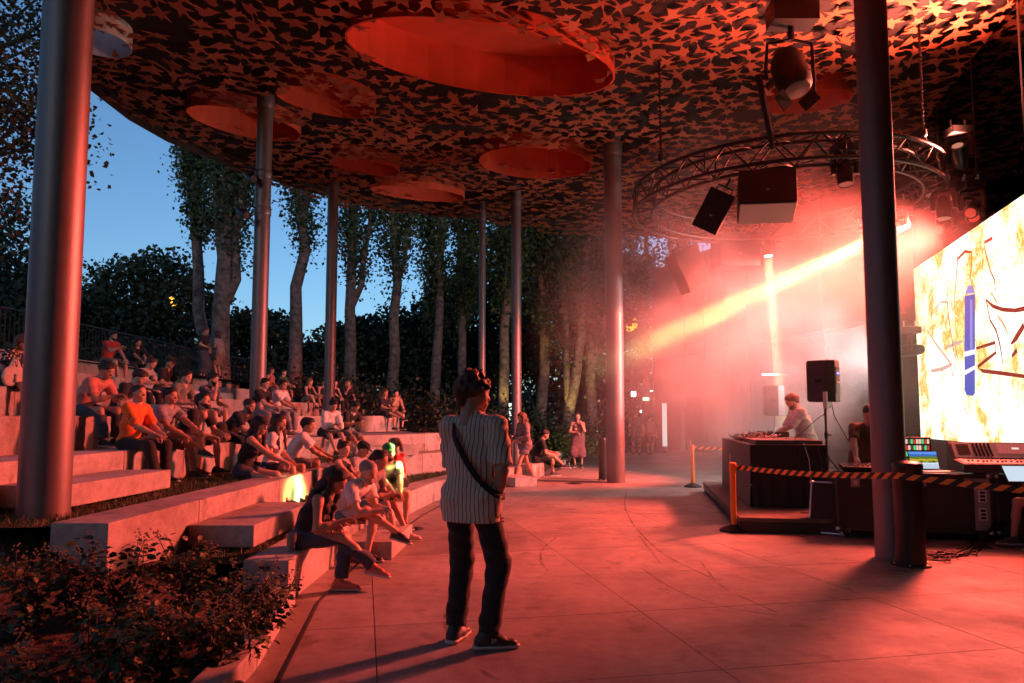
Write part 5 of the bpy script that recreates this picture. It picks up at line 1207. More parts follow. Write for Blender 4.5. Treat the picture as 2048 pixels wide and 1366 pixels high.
    for j in (0, 1):
        fd = nrm(wri[j] - elb[j]); hv, hq = hand_mesh(curl[j], .0082 if h > .012 else .0062)
        fr = frame(fd + V3(0, 0, -.12), V3((-.35 if j else .35), -.35, 1)); Mx = np.eye(4); Mx[:3, :3] = fr * s; Mx[:3, 3] = wri[j] - fd * .01
        hv2 = hv * V3(-1 if j else 1, 1, 1); hq2 = hq[:, ::-1] if j else hq
        hv2 = xform(hv2, Mx); Qb = np.concatenate([Qb, hq2 + len(Vb)]); Vb = np.concatenate([Vb, hv2]); mb = np.concatenate([mb, np.zeros(len(hq2), int)])
    inst('body', np_mesh('body', Vb, Qb, [skm, M_EYE, M_LIP, hairm(hcol)], mb), e)
    # shirt
    if top is not None:
        o = .014 + loose; T = torso(o)
        if tank: T = [q for q in T[:3]] + (T[7:] if fem else []) + [Pr(nk - d2 * .06 * s + sx * q * .085 * s - f2 * .07, nk - d2 * .10 * s + sx * q * .085 * s + f2 * .09, .030 + o, .030 + o, None, .02) for q in (-1, 1)]
        if not tank and sleeve > 0:
            for j in (0, 1):
                f = min(1.0, sleeve); q = Sh[j] * (1 - f) + elb[j] * f; ad = nrm(elb[j] - Sh[j])
                T.append(Pr(Sh[j], q + ad * .03, .058 * s * g + .014 + loose * .4, (.054 if sleeve <= 1 else .050) * s * g + .018 + loose * .4, None, .02, [(q, ad)] if sleeve <= 1 else ()))
                if sleeve > 1:
                    f = min(1.0, sleeve - 1); w2 = elb[j] * (1 - f) + wri[j] * f; ad = nrm(wri[j] - elb[j]); T.append(Pr(elb[j], w2 + ad * .03, .05 * s * g + o, .036 * s * g + o, None, .02, [(w2, ad)]))
        hz = hem if hem is not None else (.0 if sit else .82 * s)
        if not sit: T[4] = Pr(ch, P - V3(0, 0, .16), (.150 if fem else .166) * s * g + o * .6, (.150 if fem else .166) * s * g + o * .6, ((0, 1, 0), .74), .04); T.append(Pr(hip[0] + V3(0, 0, .04), hip[1] + V3(0, 0, .04), (hr + .008) * s * g + o + baggy * .7, (hr + .008) * s * g + o + baggy * .7, None, .06)); T += [Pr(hip[j], hip[j] - V3(0, 0, .14), (hr + .002) * s * g + o + baggy * .7, (hr + .004) * s * g + o + baggy * .7, None, .06) for j in (0, 1)]
        T.append(Pr(nk - d2 * .015 * s, hd_o + d2 * .2, .060 * s * g + .004, .062 * s, None, .01, sub=True))
        cutn = [(V3(0, 0, hz), V3(0, 0, -1) if not sit else nrm(V3(0, .25, -1)))]
        Vt, Qt = polygonise(T, h * .92, cutn, .0055 + loose * .12, i * 1.7); inst('shirt', np_mesh('shirt', Vt, Qt, [top]), e)
    # trousers, shorts or skirt
    if bottom is not None:
        o = .013; B = [Pr(P + V3(0, -.005, .0), P + d1 * .11 * s, .137 * s * g + o * .6, .126 * s * g + o * .6, (f1, .80), .04), Pr(hip[0], hip[1], (hr + .002) * s * g + o, (hr + .002) * s * g + o, None, .04)]
        for j in (0, 1):
            if leg <= 1: q = hip[j] * (1 - leg) + kne[j] * leg; ad = nrm(kne[j] - hip[j]); B.append(Pr(hip[j], q + ad * .04, thr * s * g + o, .074 * s * g + o, None, .03, [(q, ad)]))
            else:
                f = leg - 1; q = kne[j] * (1 - f) + ank[j] * f; ad = nrm(ank[j] - kne[j]); B += [Pr(hip[j], kne[j], thr * s * g + o + baggy * .7, .064 * s * g + o + baggy, None, .03), Pr(kne[j], q + ad * .03, .062 * s * g + o + baggy, .052 * s * g + o * 1.3 + baggy * .6, None, .03, [(q, ad)])]
        if skirt:
            km = (kne[0] + kne[1]) / 2; kw = nrm(kne[1] - kne[0]); q = P + (km - P) * min(skirt, 1.0); ad = nrm(km - P)
            B = B[:2] + [Pr(hip[j] , hip[j] * (1 - min(1, skirt)) + kne[j] * min(1, skirt) + ad * .05, .098 * s + o, .10 * s + o, None, .08, [(q, ad)] if skirt <= 1 else ()) for j in (0, 1)] + [Pr(P, q + ad * .05, .12 * s, .10 * s, None, .06, [(q, ad)] if skirt <= 1 else ())]
            if skirt > 1:
                for j in (0, 1): f = skirt - 1; q = kne[j] * (1 - f) + ank[j] * f; ad = nrm(ank[j] - kne[j]); B.append(Pr(kne[j], q + ad * .04, .10 * s + o, .13 * s, None, .09, [(q, ad)]))
        Vt, Qt = polygonise(B, h * .92, [(P + d1 * .13 * s, d1)], .0045, i * 2.3); inst('skirt' if skirt else ('shorts' if leg <= 1.1 else 'trousers'), np_mesh('trousers', Vt, Qt, [bottom]), e)
    # hair, beard, cap, glasses
    if hair: inst('hair', hair_block(hair, hairm(hcol), .013 if h > .012 else .0085), e, HM)
    if beard:
        Vt, Qt = polygonise([Pr((0, .032, .072), (0, .056, .026), .060, .043, None), Pr((-.06, .01, .09), (0, .06, .03), .024, .03), Pr((.06, .01, .09), (0, .06, .03), .024, .03), Pr((0, .09, .09), (0, .1, .11), .05, .05, None, .01, sub=True), Pr((0, .10, .048), (0, .11, .048), .016, .016, None, .01, sub=True)], .011, [((0, .0, .085), (0, 0, 1))]); inst('beard', np_mesh('beard', Vt, Qt, [hairm(hcol)]), e, HM)
    if cap: inst('cap', cap_block(cap[0], cap[1]), e, HM)
    if glasses:
        b = MB()
        for q in (-1, 1):
            b.tube([(q * .031 + .022 * math.cos(a), .097, .117 + .019 * math.sin(a)) for a in np.linspace(0, 2 * math.pi, 15)], .0025, 4, caps=False); b.tube([(q * .053, .095, .119), (q * .08, .0, .115)], .002, 4)
        b.tube([(-.01, .1, .12), (.01, .1, .12)], .002, 4); go = b.build('glasses', M_BLACK, e); go.matrix_local = HM
    # feet
    sm = [mat('shoe_%d_%d_%d' % tuple(int(c * 99) for c in shoes[1]), shoes[1], .55, 0, .2, 30), mat('shoe_sole', (.45, .44, .42), .6)] if shoes[0] != 'bare' else [skm, skm]
    for j in (0, 1):
        sd = V3(-math.sin(R(footyaw[j])), math.cos(R(footyaw[j])), 0)
        fx = footpitch[j]; sd = nrm(sd + V3(0, 0, -fx)); fr = frame(sd, V3(0, 0, 1)); Mx = np.eye(4); Mx[:3, :3] = fr * s; Mx[:3, 3] = ank[j] - fr @ V3(0, 0, .085 * s)
        inst('shoe' if shoes[0] != 'bare' else 'foot', shoe_block(shoes[0], sm), e, Matrix(Mx.tolist()))
    if extra: extra(e, dict(Sh=Sh, elb=elb, wri=wri, kne=kne, ank=ank, P=P, ch=ch, nk=nk, HM=HM, d1=d1, d2=d2, f1=f1, f2=f2, s=s))
    return e
def on_tier(k, px, inset=.2):
    P = [np.array(p) for p in TIER[k]]; r = (px - 1024) / FPX; best = None
    for i in range(len(P) - 1):
        for t in np.linspace(0, 1, 60):
            p = P[i] + (P[i + 1] - P[i]) * t; n = pnorm(P, i) * (1 - t) + pnorm(P, i + 1) * t; q = p + n / np.linalg.norm(n) * inset; w = q[1] * CP + (TZ[k] - CAMH) * SP; er = abs(q[0] / w - r)
            if best is None or er < best[0]: best = (er, q, n)
    q, n = best[1], best[2]; return Vector((q[0], q[1], TZ[k])), math.atan2(n[0], -n[1]) + 0.0
def sitter(k, px, label, inset=.2, turn=0, dz=0, **kw):
    p, y = on_tier(k, px, inset); kw.setdefault('seat_drop', TZ[k] - TZ[k - 1]); p.z += dz
    kw['H'] = kw.get('H', 1.72) * (.90 if k > 2 else .95)
    if k > 2 and kw.get('fem'): kw['H'] *= .97
    return person(p, y + R(turn - 6), label, **kw)
KN = [(-.15, .40, .20), (.15, .42, .20)]; CL = [(-.05, .46, .18), (.04, .48, .17)]; PH = [(-.06, .36, .26), (.06, .36, .26)]; LAP = [(-.10, .26, .16), (.10, .28, .16)]; CHIN = [(-.12, .40, .18), (.05, .33, .50)]; BACK = [(-.22, -.20, .02), (.22, -.22, .02)]
# crossed legs: right ankle over left knee
def crossed(dr_): return [(-.06, .44, -dr_), (-.02, .70, -dr_ + .26)]
BLK = lambda: cloth('black', (.014, .013, .014)); WHT = lambda: cloth('white', (.74, .73, .71)); NAVY = lambda: cloth('navy', (.03, .035, .06)); DEN = lambda: cloth('denim', (.045, .055, .085)); KHA = lambda: cloth('khaki', (.20, .15, .10)); GRY = lambda: cloth('grey', (.18, .18, .19))
# ------------------------------------------------------------------ the audience
sitter(5, 14, 'person in dark patterned top and short skirt left of the very thick column', fem=True, top=patterned('spots', (.02, .02, .02), (.6, .58, .55), 28), bottom=BLK(), skirt=.8, hair='bob', hcol='red', hands=LAP, head=(0, 30), lean=22)
sitter(7, 212, 'bespectacled man in red polo shirt gesturing on the top tier', top=cloth('red', (.55, .05, .035)), bottom=KHA(), leg=.85, hair='short', hcol='black', beard=True, glasses=True, hands=[(-.12, .42, .10), (.10, .46, .38)], lean=18, turn=-10)
sitter(7, 268, 'woman with big curly hair and dark T-shirt on the top tier', fem=True, top=BLK(), bottom=NAVY(), leg=1.5, hair='bigcurl', hcol='black', hands=CL, lean=22, turn=-35)
sitter(4, 160, 'man in salmon T-shirt and dark jeans bent over his phone', top=cloth('salmon', (.55, .22, .18)), bottom=DEN(), leg=1.92, hair='short', hcol='black', hands=[(-.03, .56, .24), (.06, .54, .26)], lean=38, head=(0, 28), shoes=('shoe', (.02, .02, .02)), H=1.8, h=.019)
sitter(4, 232, 'person in dark top leaning over beside the salmon T-shirt', top=BLK(), bottom=DEN(), leg=1.9, hair='short', hcol='black', hands=PH, lean=40, head=(15, 32), inset=.35)
sitter(5, 268, 'woman in black and white striped top bending over her hands', fem=True, top=striped('zebra', (.03, .03, .03), (.7, .68, .66), 13, 'Z', .5), bottom=BLK(), leg=1.9, hair='bun', hcol='brown', hands=[(-.04, .52, .2), (.05, .52, .2)], lean=36, head=(0, 28))
sitter(5, 318, 'man in black T-shirt and dark flat cap, next to the striped top', top=BLK(), bottom=DEN(), leg=1.9, hair='crop', hcol='black', cap=(BLK(), BLK()), hands=KN, lean=24, head=(-10, 18))
sitter(4, 345, 'man in grey green T-shirt leaning forward, seen over the grey blue T-shirt', top=cloth('sage', (.16, .17, .13)), bottom=KHA(), leg=.85, hair='short', hcol='black', hands=KN, lean=26, head=(0, 14))
def number(e, J):
    for q in range(2):
        b = MB(); b.tube([(-.012, 0, .03), (.012, 0, .03), (.012, 0, .005), (-.012, 0, -.03), (.014, 0, -.03)], .005, 5); o = b.build('number_patch', BLK(), e); p = J['Sh'][1] * .55 + J['elb'][1] * .45; o.location = p + V3(.062, .01, 0) if q == 0 else J['ch'] + J['f1'] * .135 + V3(.05, 0, .06); o.rotation_euler = (0, 0, R(90) if q == 0 else R(180))
sitter(3, 256, 'man in orange polo shirt with number patches and black trousers', top=cloth('orange', (.78, .17, .025)), bottom=BLK(), leg=1.9, hair='crop', hcol='brown', hands=[(-.02, .40, .20), (.10, .42, .18)], lean=14, head=(-8, -2), sleeve=.9, shoes=('shoe', (.015, .015, .015)), h=.018, extra=number)
sitter(3, 316, 'man in grey blue printed T-shirt with one leg crossed over', top=patterned('bluegrey', (.25, .28, .32), (.36, .38, .42), 16), bottom=GRY(), leg=.8, hair='short', hcol='black', hands=[(-.05, .52, .22), (.16, .46, .16)], feet=[(-.05, .50, -.40), (-.02, .64, -.12)], lean=20, head=(-6, 0), shoes=('shoe', (.03, .025, .025)), h=.018, footpitch=(0, .1))
sitter(3, 366, 'bearded man in black T-shirt half hidden behind the grey blue T-shirt', top=BLK(), bottom=BLK(), leg=.85, hair='short', hcol='black', beard=True, hands=[(-.10, .55, .15), (.12, .52, .12)], lean=40, head=(-5, -12), shoes=('shoe', (.015, .015, .015)), H=1.8, feet=[(-.16, .44, -.40), (.14, .36, -.40)])
sitter(4, 402, 'man in navy patterned shirt resting his chin on his hand', top=patterned('navyprint', (.05, .055, .09), (.35, .35, .38), 20), bottom=GRY(), leg=.8, hair='short', hcol='black', beard=True, hands=CHIN, lean=26, head=(10, 12), shoes=('shoe', (.5, .48, .46)))
sitter(3, 458, 'shaven headed man in black T-shirt bent forward beside a backpack', top=BLK(), bottom=NAVY(), leg=.9, hair='crop', hcol='brown', beard=True, hands=[(-.04, .56, .14), (.06, .55, .12)], lean=42, head=(0, 20), h=.019)
sitter(4, 508, 'man in dark T-shirt and sunglasses, second from the column with spotlights', top=BLK(), bottom=cloth('paledenim', (.22, .23, .26)), leg=1.9, hair='short', hcol='black', glasses=True, hands=CL, lean=26, head=(0, 10))
sitter(4, 548, 'man in white polo shirt and glasses with pale jeans', top=WHT(), bottom=cloth('paledenim', (.22, .23, .26)), leg=1.9, hair='short', hcol='brown', glasses=True, hands=CL, lean=24, head=(-6, 6), shoes=('shoe', (.55, .53, .5)))
sitter(6, 536, 'woman with dark hair sitting high behind the column with spotlights', fem=True, top=cloth('rose', (.4, .12, .1)), tank=True, bottom=DEN(), leg=.6, hair='long', hcol='brown', hands=LAP, lean=14)
sitter(6, 559, 'boy in dark green checked shirt sitting high behind the column with spotlights', top=patterned('greencheck', (.02, .09, .03), (.15, .3, .12), 30), bottom=NAVY(), leg=.9, hair='crop', hcol='brown', hands=KN, lean=18, H=1.62)
sitter(5, 612, 'woman with long light hair in black top, first of the four friends', fem=True, top=BLK(), bottom=KHA(), leg=.5, hair='long', hcol='lightbrown', hands=[(-.1, .45, .2), (.12, .4, .2)], lean=18, tank=True, feet=[(-.1, .5, -.2), (.1, .5, -.2)])
sitter(5, 642, 'person in black vest and cap, second of the four friends', top=BLK(), tank=True, bottom=BLK(), leg=1.9, hair='short', hcol='black', cap=(BLK(), mat('cap_white', (.6, .58, .55), .8)), hands=KN, lean=18, turn=-15)
sitter(5, 664, 'woman in black vest with tied dark hair, third of the four friends', fem=True, top=BLK(), tank=True, bottom=BLK(), leg=1.9, hair='bun', hcol='black', hands=CL, lean=18, turn=-10)
sitter(5, 690, 'blonde woman in dark top leaning on her hand, last of the four friends', fem=True, top=BLK(), bottom=BLK(), leg=1.9, hair='bob', hcol='blond', hands=CHIN, lean=20, turn=-15)
sitter(4, 762, 'woman in dark dress sitting on the far end block, hair over her face', fem=True, top=BLK(), bottom=BLK(), skirt=.85, hair='long', hcol='red', hands=[(-.02, .38, .2), (.1, .4, .2)], lean=18, feet=crossed(.4), head=(-20, 10))
sitter(4, 788, 'woman in beige top at the far end block with chin on hand, legs crossed', fem=True, top=cloth('beige', (.35, .24, .18)), bottom=KHA(), leg=.6, hair='short', hcol='black', hands=CHIN, lean=16, feet=crossed(.4), turn=-25)
sitter(3, 652, 'woman in white blouse and long black skirt looking down, bare legs stretched out', fem=True, top=WHT(), sleeve=1.9, bottom=BLK(), skirt=.75, hair='bun', hcol='black', hands=[(-.05, .42, .24), (.05, .42, .24)], lean=26, head=(0, 30), feet=[(-.08, .62, -.3), (.10, .56, -.36)], turn=-12)
sitter(3, 694, 'boy in black printed T-shirt with phone beside the white blouse', top=patterned('print', (.02, .02, .02), (.5, .5, .48), 9), bottom=GRY(), leg=.85, hair='short', hcol='black', hands=PH, lean=24, head=(15, 34), H=1.6, feet=[(-.1, .6, -.36), (.12, .6, -.36)])
sitter(2, 486, 'woman in black top, denim shorts and dark visor with bare legs', fem=True, top=BLK(), tank=True, bottom=DEN(), leg=.45, hair='longfront', hcol='black', cap=(BLK(), BLK()), hands=[(-.1, .50, .20), (.04, .56, .20)], lean=24, head=(-14, 14), inset=.62, feet=[(-.1, .60, -.40), (.08, .66, -.40)], h=.018, turn=4)
sitter(2, 540, 'girl in white top half hidden behind the denim shorts woman', fem=True, top=WHT(), sleeve=.6, bottom=DEN(), leg=.5, hair='longfront', hcol='brown', hands=LAP, lean=14, inset=.5, head=(-10, 5))
sitter(2, 580, 'man in white T-shirt seen from behind, dark hair, arms forward', top=WHT(), bottom=KHA(), leg=.85, hair='short', hcol='black', hands=[(-.05, .58, .18), (.10, .56, .16)], lean=30, head=(-20, 10), inset=.5, turn=24, h=.018)
sitter(1, 668, 'woman with messy bun and black low backed top on the turf', fem=True, top=BLK(), tank=True, bottom=DEN(), leg=1.9, hair='bun', hcol='brown', hands=CL, lean=16, inset=.95, head=(-25, 6), seat_drop=.05, feet=[(-.2, .62, -.02), (.2, .6, -.02)], h=.019)
sitter(1, 697, 'man with dark cap and checked shirt on the turf behind the white polo', top=patterned('check', (.3, .3, .3), (.6, .58, .56), 22), bottom=NAVY(), leg=1.8, hair='crop', hcol='black', cap=(BLK(), BLK()), hands=KN, lean=24, head=(0, 24), inset=.95, seat_drop=.05, feet=[(-.2, .62, -.02), (.2, .6, -.02)])
sitter(1, 718, 'woman with dark hair pinned up leaning in between white polo and green cap', fem=True, top=GRY(), bottom=GRY(), leg=.5, hair='pony', hcol='black', hands=[(-.02, .46, .22), (.08, .44, .24)], lean=30, head=(-14, 12), inset=.10, h=.016, shoes=('shoe', (.55, .5, .48)), feet=[(-.06, .60, -.33), (.14, .52, -.33)])
def pinafore(e, J):
    b = MB(); c = J['ch'] + J['f1'] * .135; b.box((c[0], c[1] + .01, c[2] - .05), (.24, .02, .22), Euler((R(-14), 0, 0)).to_matrix())
    for q in (-1, 1): b.tube([c + V3(q * .09, .01, .04), J['nk'] + V3(q * .085, .05, .015), J['nk'] + V3(q * .085, -.06, .01)], .016, 6)
    b.build('bib_apron', cloth('greenblack', (.02, .035, .02)), e)
    b = MB(); q = V3(0, .082, .195); b.box((-.012, 0, 0), (.012, .004, .026)); b.box((.012, 0, 0), (.012, .004, .026)); b.box((0, 0, .011), (.034, .004, .005)); o = b.build('cap_badge', mat('badge_white', (.8, .85, .8), .6), e); o.matrix_local = J['HM'] @ Matrix.Translation((0, .098, .188))
sitter(1, 765, 'man in green cap, pale T-shirt and dark bib lit yellow by a beam', top=cloth('palegrey', (.36, .36, .33)), bottom=cloth('olive', (.05, .06, .03)), leg=.85, hair='crop', hcol='brown', cap=(cloth('green', (.02, .28, .08)), cloth('green', (.02, .28, .08))), hands=[(-.03, .46, .15), (.05, .47, .14)], lean=20, head=(-4, 4), turn=-42, inset=.08, shoes=('shoe', (.05, .05, .04)), h=.016, extra=pinafore, beard=True, glasses=True)
sitter(1, 800, 'woman in red vest with tied hair turned towards the green cap', fem=True, top=cloth('redvest', (.55, .015, .03)), tank=True, bottom=BLK(), leg=.7, hair='pony', hcol='lightbrown', hands=[(-.12, .32, .14), (.14, .25, .1)], lean=14, head=(0, 8), turn=165, inset=.35, feet=[(-.1, .5, -.0), (.12, .48, -.0)], seat_drop=.0, h=.017)
sitter(1, 606, 'woman with long dark hair, black vest and flared jeans on the lowest tier', fem=True, top=BLK(), tank=True, bottom=DEN(), leg=1.93, hair='longfront', hcol='black', hands=[(-.05, .30, .20), (.08, .42, .26)], lean=34, head=(-8, 30), feet=[(.10, .42, -.345), (-.08, .66, -.24)], shoes=('shoe', (.55, .16, .12)), h=.0125, turn=-4, inset=.06, curl=(.7, .5), H=1.7, footpitch=(0, .12), knee_out=.05)
sitter(1, 672, 'man in white polo shirt with receding hair, hands clasped, legs crossed', top=cloth('polowhite', (.70, .68, .67)), bottom=GRY(), leg=.75, hair='crop', hcol='grey', hands=[(.02, .60, .22), (.07, .60, .20)], lean=44, head=(-12, 22), feet=[(.02, .40, -.35), (-.08, .72, -.13)], shoes=('shoe', (.04, .03, .035)), h=.0125, beard=True, turn=-12, inset=.07, H=1.8, curl=(.9, .9), sleeve=.62, footpitch=(0, .18), knee_out=.1)
p, y = on_tier(7, 404, .45); person(p, R(-100), 'person in black top and long dark skirt standing on the top tier by the tree', fem=True, sit=False, top=BLK(), bottom=DEN(), skirt=1.75, hair='short', hcol='red', lean=6, hands=[(-.2, .1, .95), (.1, .26, 1.0)], head=(0, 22), group='standing onlookers', H=1.7)
person(p + Vector((.42, .35, 0)), R(80), 'person in grey print top and knee length skirt on the top tier', fem=True, sit=False, top=patterned('print2', (.3, .25, .24), (.12, .1, .1), 24), bottom=KHA(), skirt=.95, hair='bob', hcol='brown', hands=[(-.1, .2, 1.0), (.24, .08, .8)], head=(10, 10), group='standing onlookers', H=1.62)
# standing and walking people on the floor
def man_bag(e, J):
    nk, ch, P, f1 = J['nk'], J['ch'], J['P'], J['f1']; b = MB()
    pts = [V3(-.125, .02, 1.505), V3(-.10, -.075, 1.475), V3(-.05, -.145, 1.40), V3(.05, -.178, 1.25), V3(.13, -.155, 1.13), V3(.205, -.07, 1.03), V3(.215, .06, 1.0), V3(.12, .16, 1.03), V3(-.03, .175, 1.2), V3(-.13, .11, 1.42), V3(-.125, .02, 1.505)]
    A = []
    for i in range(len(pts) - 1):
        p0, p1, p2, p3 = pts[max(i - 1, 0)], pts[i], pts[i + 1], pts[min(i + 2, len(pts) - 1)]
        for k in range(6): t = k / 6; A.append(.5 * ((2 * p1) + (p2 - p0) * t + (2 * p0 - 5 * p1 + 4 * p2 - p3) * t * t + (3 * p1 - p0 - 3 * p2 + p3) * t ** 3))
    c = V3(0, 0, 1.25); vs, fs = [], []
    for i, q in enumerate(A):
        t = nrm(A[(i + 1) % len(A)] - A[i - 1]); out = nrm(q - V3(0, 0, q[2]) + V3(0, 0, .001)); w = nrm(np.cross(t, out)) * .020
        vs += [q + w + out * .012, q - w + out * .012, q + w, q - w]
    n = len(A)
    for i in range(n): j = (i + 1) % n; fs += [(4 * i, 4 * j, 4 * j + 1, 4 * i + 1), (4 * i, 4 * i + 2, 4 * j + 2, 4 * j), (4 * i + 1, 4 * j + 1, 4 * j + 3, 4 * i + 3)]
    b.add(vs, fs); b.build('bag_strap', cloth('strap', (.012, .012, .015)), e, True)
    v, q = polygonise([Pr((-.04, .22, 1.10), (.06, .21, 1.06), .05, .05, ((.4, .9, 0), .55))], .014); inst('waist_bag', np_mesh('waist_bag', v, q, [cloth('strap', (.012, .012, .015))]), e)
    v, q = polygonise([Pr(nk - V3(0, .01, .02), nk + V3(0, .005, .045), .078, .070, ((0, 1, 0), .95)), Pr(nk, nk + V3(0, 0, .2), .058, .058, None, .01, sub=True)], .009, [(nk + V3(0, 0, .045), V3(0, .25, 1))]); inst('collar', np_mesh('collar', v, q, [striped('pinstripe', (.66, .53, .41), (.17, .11, .09), 10.5, 'X', .13)]), e)
    for s_ in (-1, 1):   # pale logo on the shoe
        b = MB(); b.tube([(0, -.014, -.014), (0, -.014, .014), (0, .010, -.014), (0, .010, .014)], .0035, 5); o = b.build('shoe_letter', mat('logo_grey', (.55, .5, .5), .5), e); fy = R(4 if s_ < 0 else -58); fr = frame(V3(-math.sin(fy), math.cos(fy), 0), V3(0, 0, 1)); a = J['ank'][0 if s_ < 0 else 1]; Mx = np.eye(4); Mx[:3, :3] = fr; Mx[:3, 3] = a + fr @ V3(.048 * s_, .035, -.030); o.matrix_local = Matrix(Mx.tolist())
mp_ = at_z(942, 1290, 0)
person(mp_, R(-24), 'curly haired man standing in striped short sleeved shirt with black bag strap, seen from behind', sit=False, H=1.86, top=striped('pinstripe', (.66, .53, .41), (.17, .11, .09), 10.5, 'X', .13), bottom=cloth('blacktrousers', (.010, .010, .011)), leg=1.97, hair='curly', hcol='brown', hands=[(-.06, .25, 1.02), (.175, .04, .955)], wide=.94, feet=[(-.14, .04, 0), (.14, -.02, 0)], baggy=.008, footyaw=(4, -58), lean=2, head=(-38, 4), sleeve=.92, loose=.002, hem=.83, shoes=('shoe', (.025, .024, .026)), h=.0105, sk=1, group='standing onlookers', extra=man_bag, poles=[(-.6, -.5, -.5), (.55, -.6, -.4)])
def blurbag(e, J): b = MB(); c = J['P'] + V3(0, .17, .1); b.box(c, (.22, .05, .16)); o = b.build('shoulder_bag', cloth('palebag', (.5, .48, .46)), e, bevel=.02)
person(at_z(1050, 964, 0), R(118), 'walking woman with long dark hair, jacket, shorts and white shoes', fem=True, sit=False, H=1.66, top=cloth('jacket', (.22, .16, .17)), sleeve=1.9, bottom=cloth('plaid', (.18, .16, .2)), skirt=.55, hair='longfront', hcol='red', hands=[(-.1, .25, 1.0), (.12, .26, 1.0)], feet=[(-.06, .30, 0), (.08, -.28, 0)], lean=8, head=(0, 14), shoes=('shoe', (.72, .7, .66)), group='people walking on the plaza', loose=.01, extra=blurbag)
pw = at_z(1086, 944, 0)
person(Vector((.62, 18.9, .35)), R(-88), 'man in black clothes sitting low with legs crossed behind the walking woman', top=BLK(), bottom=BLK(), leg=.8, hair='short', hcol='black', hands=[(-.05, .5, .25), (.1, .45, .2)], lean=22, feet=[(-.06, .46, -.35), (0, .72, -.15)], seat_drop=.35, head=(0, 25))
bn = MB().box((0, 0, .17), (.5, .45, .34)).build('seat_block', M_CONC, None, bevel=.008); bn.location = (.57, 18.9, 0); tag(bn, 'small concrete seat block under the seated man in black behind the walking woman', 'seat block')
person(at_z(1157, 935, 0), R(168), 'woman in patterned sleeveless dress standing with raised hand beside a small dog', fem=True, sit=False, H=1.68, top=patterned('dress', (.20, .10, .11), (.04, .03, .04), 30), tank=True, bottom=patterned('dress', (.20, .10, .11), (.04, .03, .04), 30), skirt=1.25, hair='bun', hcol='brown', hands=[(-.12, .22, 1.32), (.02, .2, 1.06)], poles=[(-.4, .1, -1), (.8, -.2, -.5)], group='standing onlookers', head=(10, 0))
person(at_z(1273, 911, 0), R(-5), 'bald man in T-shirt and shorts walking away beyond the plaza', sit=False, H=1.8, top=cloth('rust', (.2, .12, .11)), bottom=KHA(), leg=.95, hair='crop', hcol='lightbrown', feet=[(-.1, .12, 0), (.1, -.14, 0)], group='people walking on the plaza', loose=.01)
def pack(e, J): b = MB(); c = J['ch'] - J['f1'] * .2; b.box((c[0], c[1], c[2] - .02), (.27, .13, .38)); b.build('backpack', cloth('packbeige', (.3, .22, .18)), e, bevel=.04)
person(at_z(1301, 911, 0), R(-4), 'woman with backpack and shorts walking away beside the bald man', fem=True, sit=False, H=1.62, top=cloth('darkrose', (.25, .12, .12)), bottom=DEN(), leg=.9, hair='bun', hcol='black', feet=[(-.08, -.1, 0), (.08, .1, 0)], group='people walking on the plaza', extra=pack)
dj = sp(.35 + 1.05 + .20, 1.2 + 2.05, .2)
def headphones(e, J):
    b = MB(); b.tube([(.09 * math.cos(a), -.01, -.005 + .09 * math.sin(a) * .5 - .02) for a in np.linspace(math.pi, 2 * math.pi, 9)], .009, 6)
    for q in (-1, 1): b.lathe((q * .09, -.01, -.01), [(.03, -.015), (.035, 0), (.03, .015)], 12, axis=(1, 0, 0))
    o = b.build('headphones', mat('white_plastic', (.75, .74, .72), .45), e); o.matrix_local = J['HM']
person(dj, R(90) + SANG + R(8), 'man with glasses and white headphones in pale shirt working at the draped table', sit=False, H=1.80, top=cloth('paleblue', (.60, .62, .65)), sleeve=.98, bottom=DEN(), leg=1.95, hair='short', hcol='brown', beard=True, glasses=True, hands=[(-.02, .52, 1.06), (.16, .50, 1.05)], lean=20, head=(0, 28), hem=.78, loose=.014, group='crew on the stage', extra=headphones, h=.017)
person(Vector((5.02, 10.42, 0)), R(176), 'technician in brown T-shirt bending over a mixer behind the thick column', sit=False, H=1.78, top=cloth('brown', (.13, .09, .06)), bottom=BLK(), leg=1.95, hair='crop', hcol='black', hands=[(-.05, .52, 1.0), (.32, .55, .98)], lean=24, head=(0, 24), group='crew on the stage', h=.017)
st = MB(); st.lathe((0, 0, 0), [(.17, .42), (.17, .46), (.16, .47)], 20)
for k in range(4): a = k * 1.571 + .6; st.tube([(.1 * math.cos(a), .1 * math.sin(a), .42), (.19 * math.cos(a), .19 * math.sin(a), 0)], .013, 6)
sto = st.build('stool', M_BLACKM); sto.location = (6.42, 8.55, 0); tag(sto, 'black stool at the right edge beside the mixing console', 'stool')
person(Vector((6.42, 8.55, .47)), R(86), 'seated person at the right edge, only bare legs and dark shorts in view', top=BLK(), bottom=BLK(), leg=.55, hands=LAP, feet=[(-.08, .36, -.47), (.12, .50, -.44)], seat_drop=.47, group='crew on the stage', knee_out=.1)
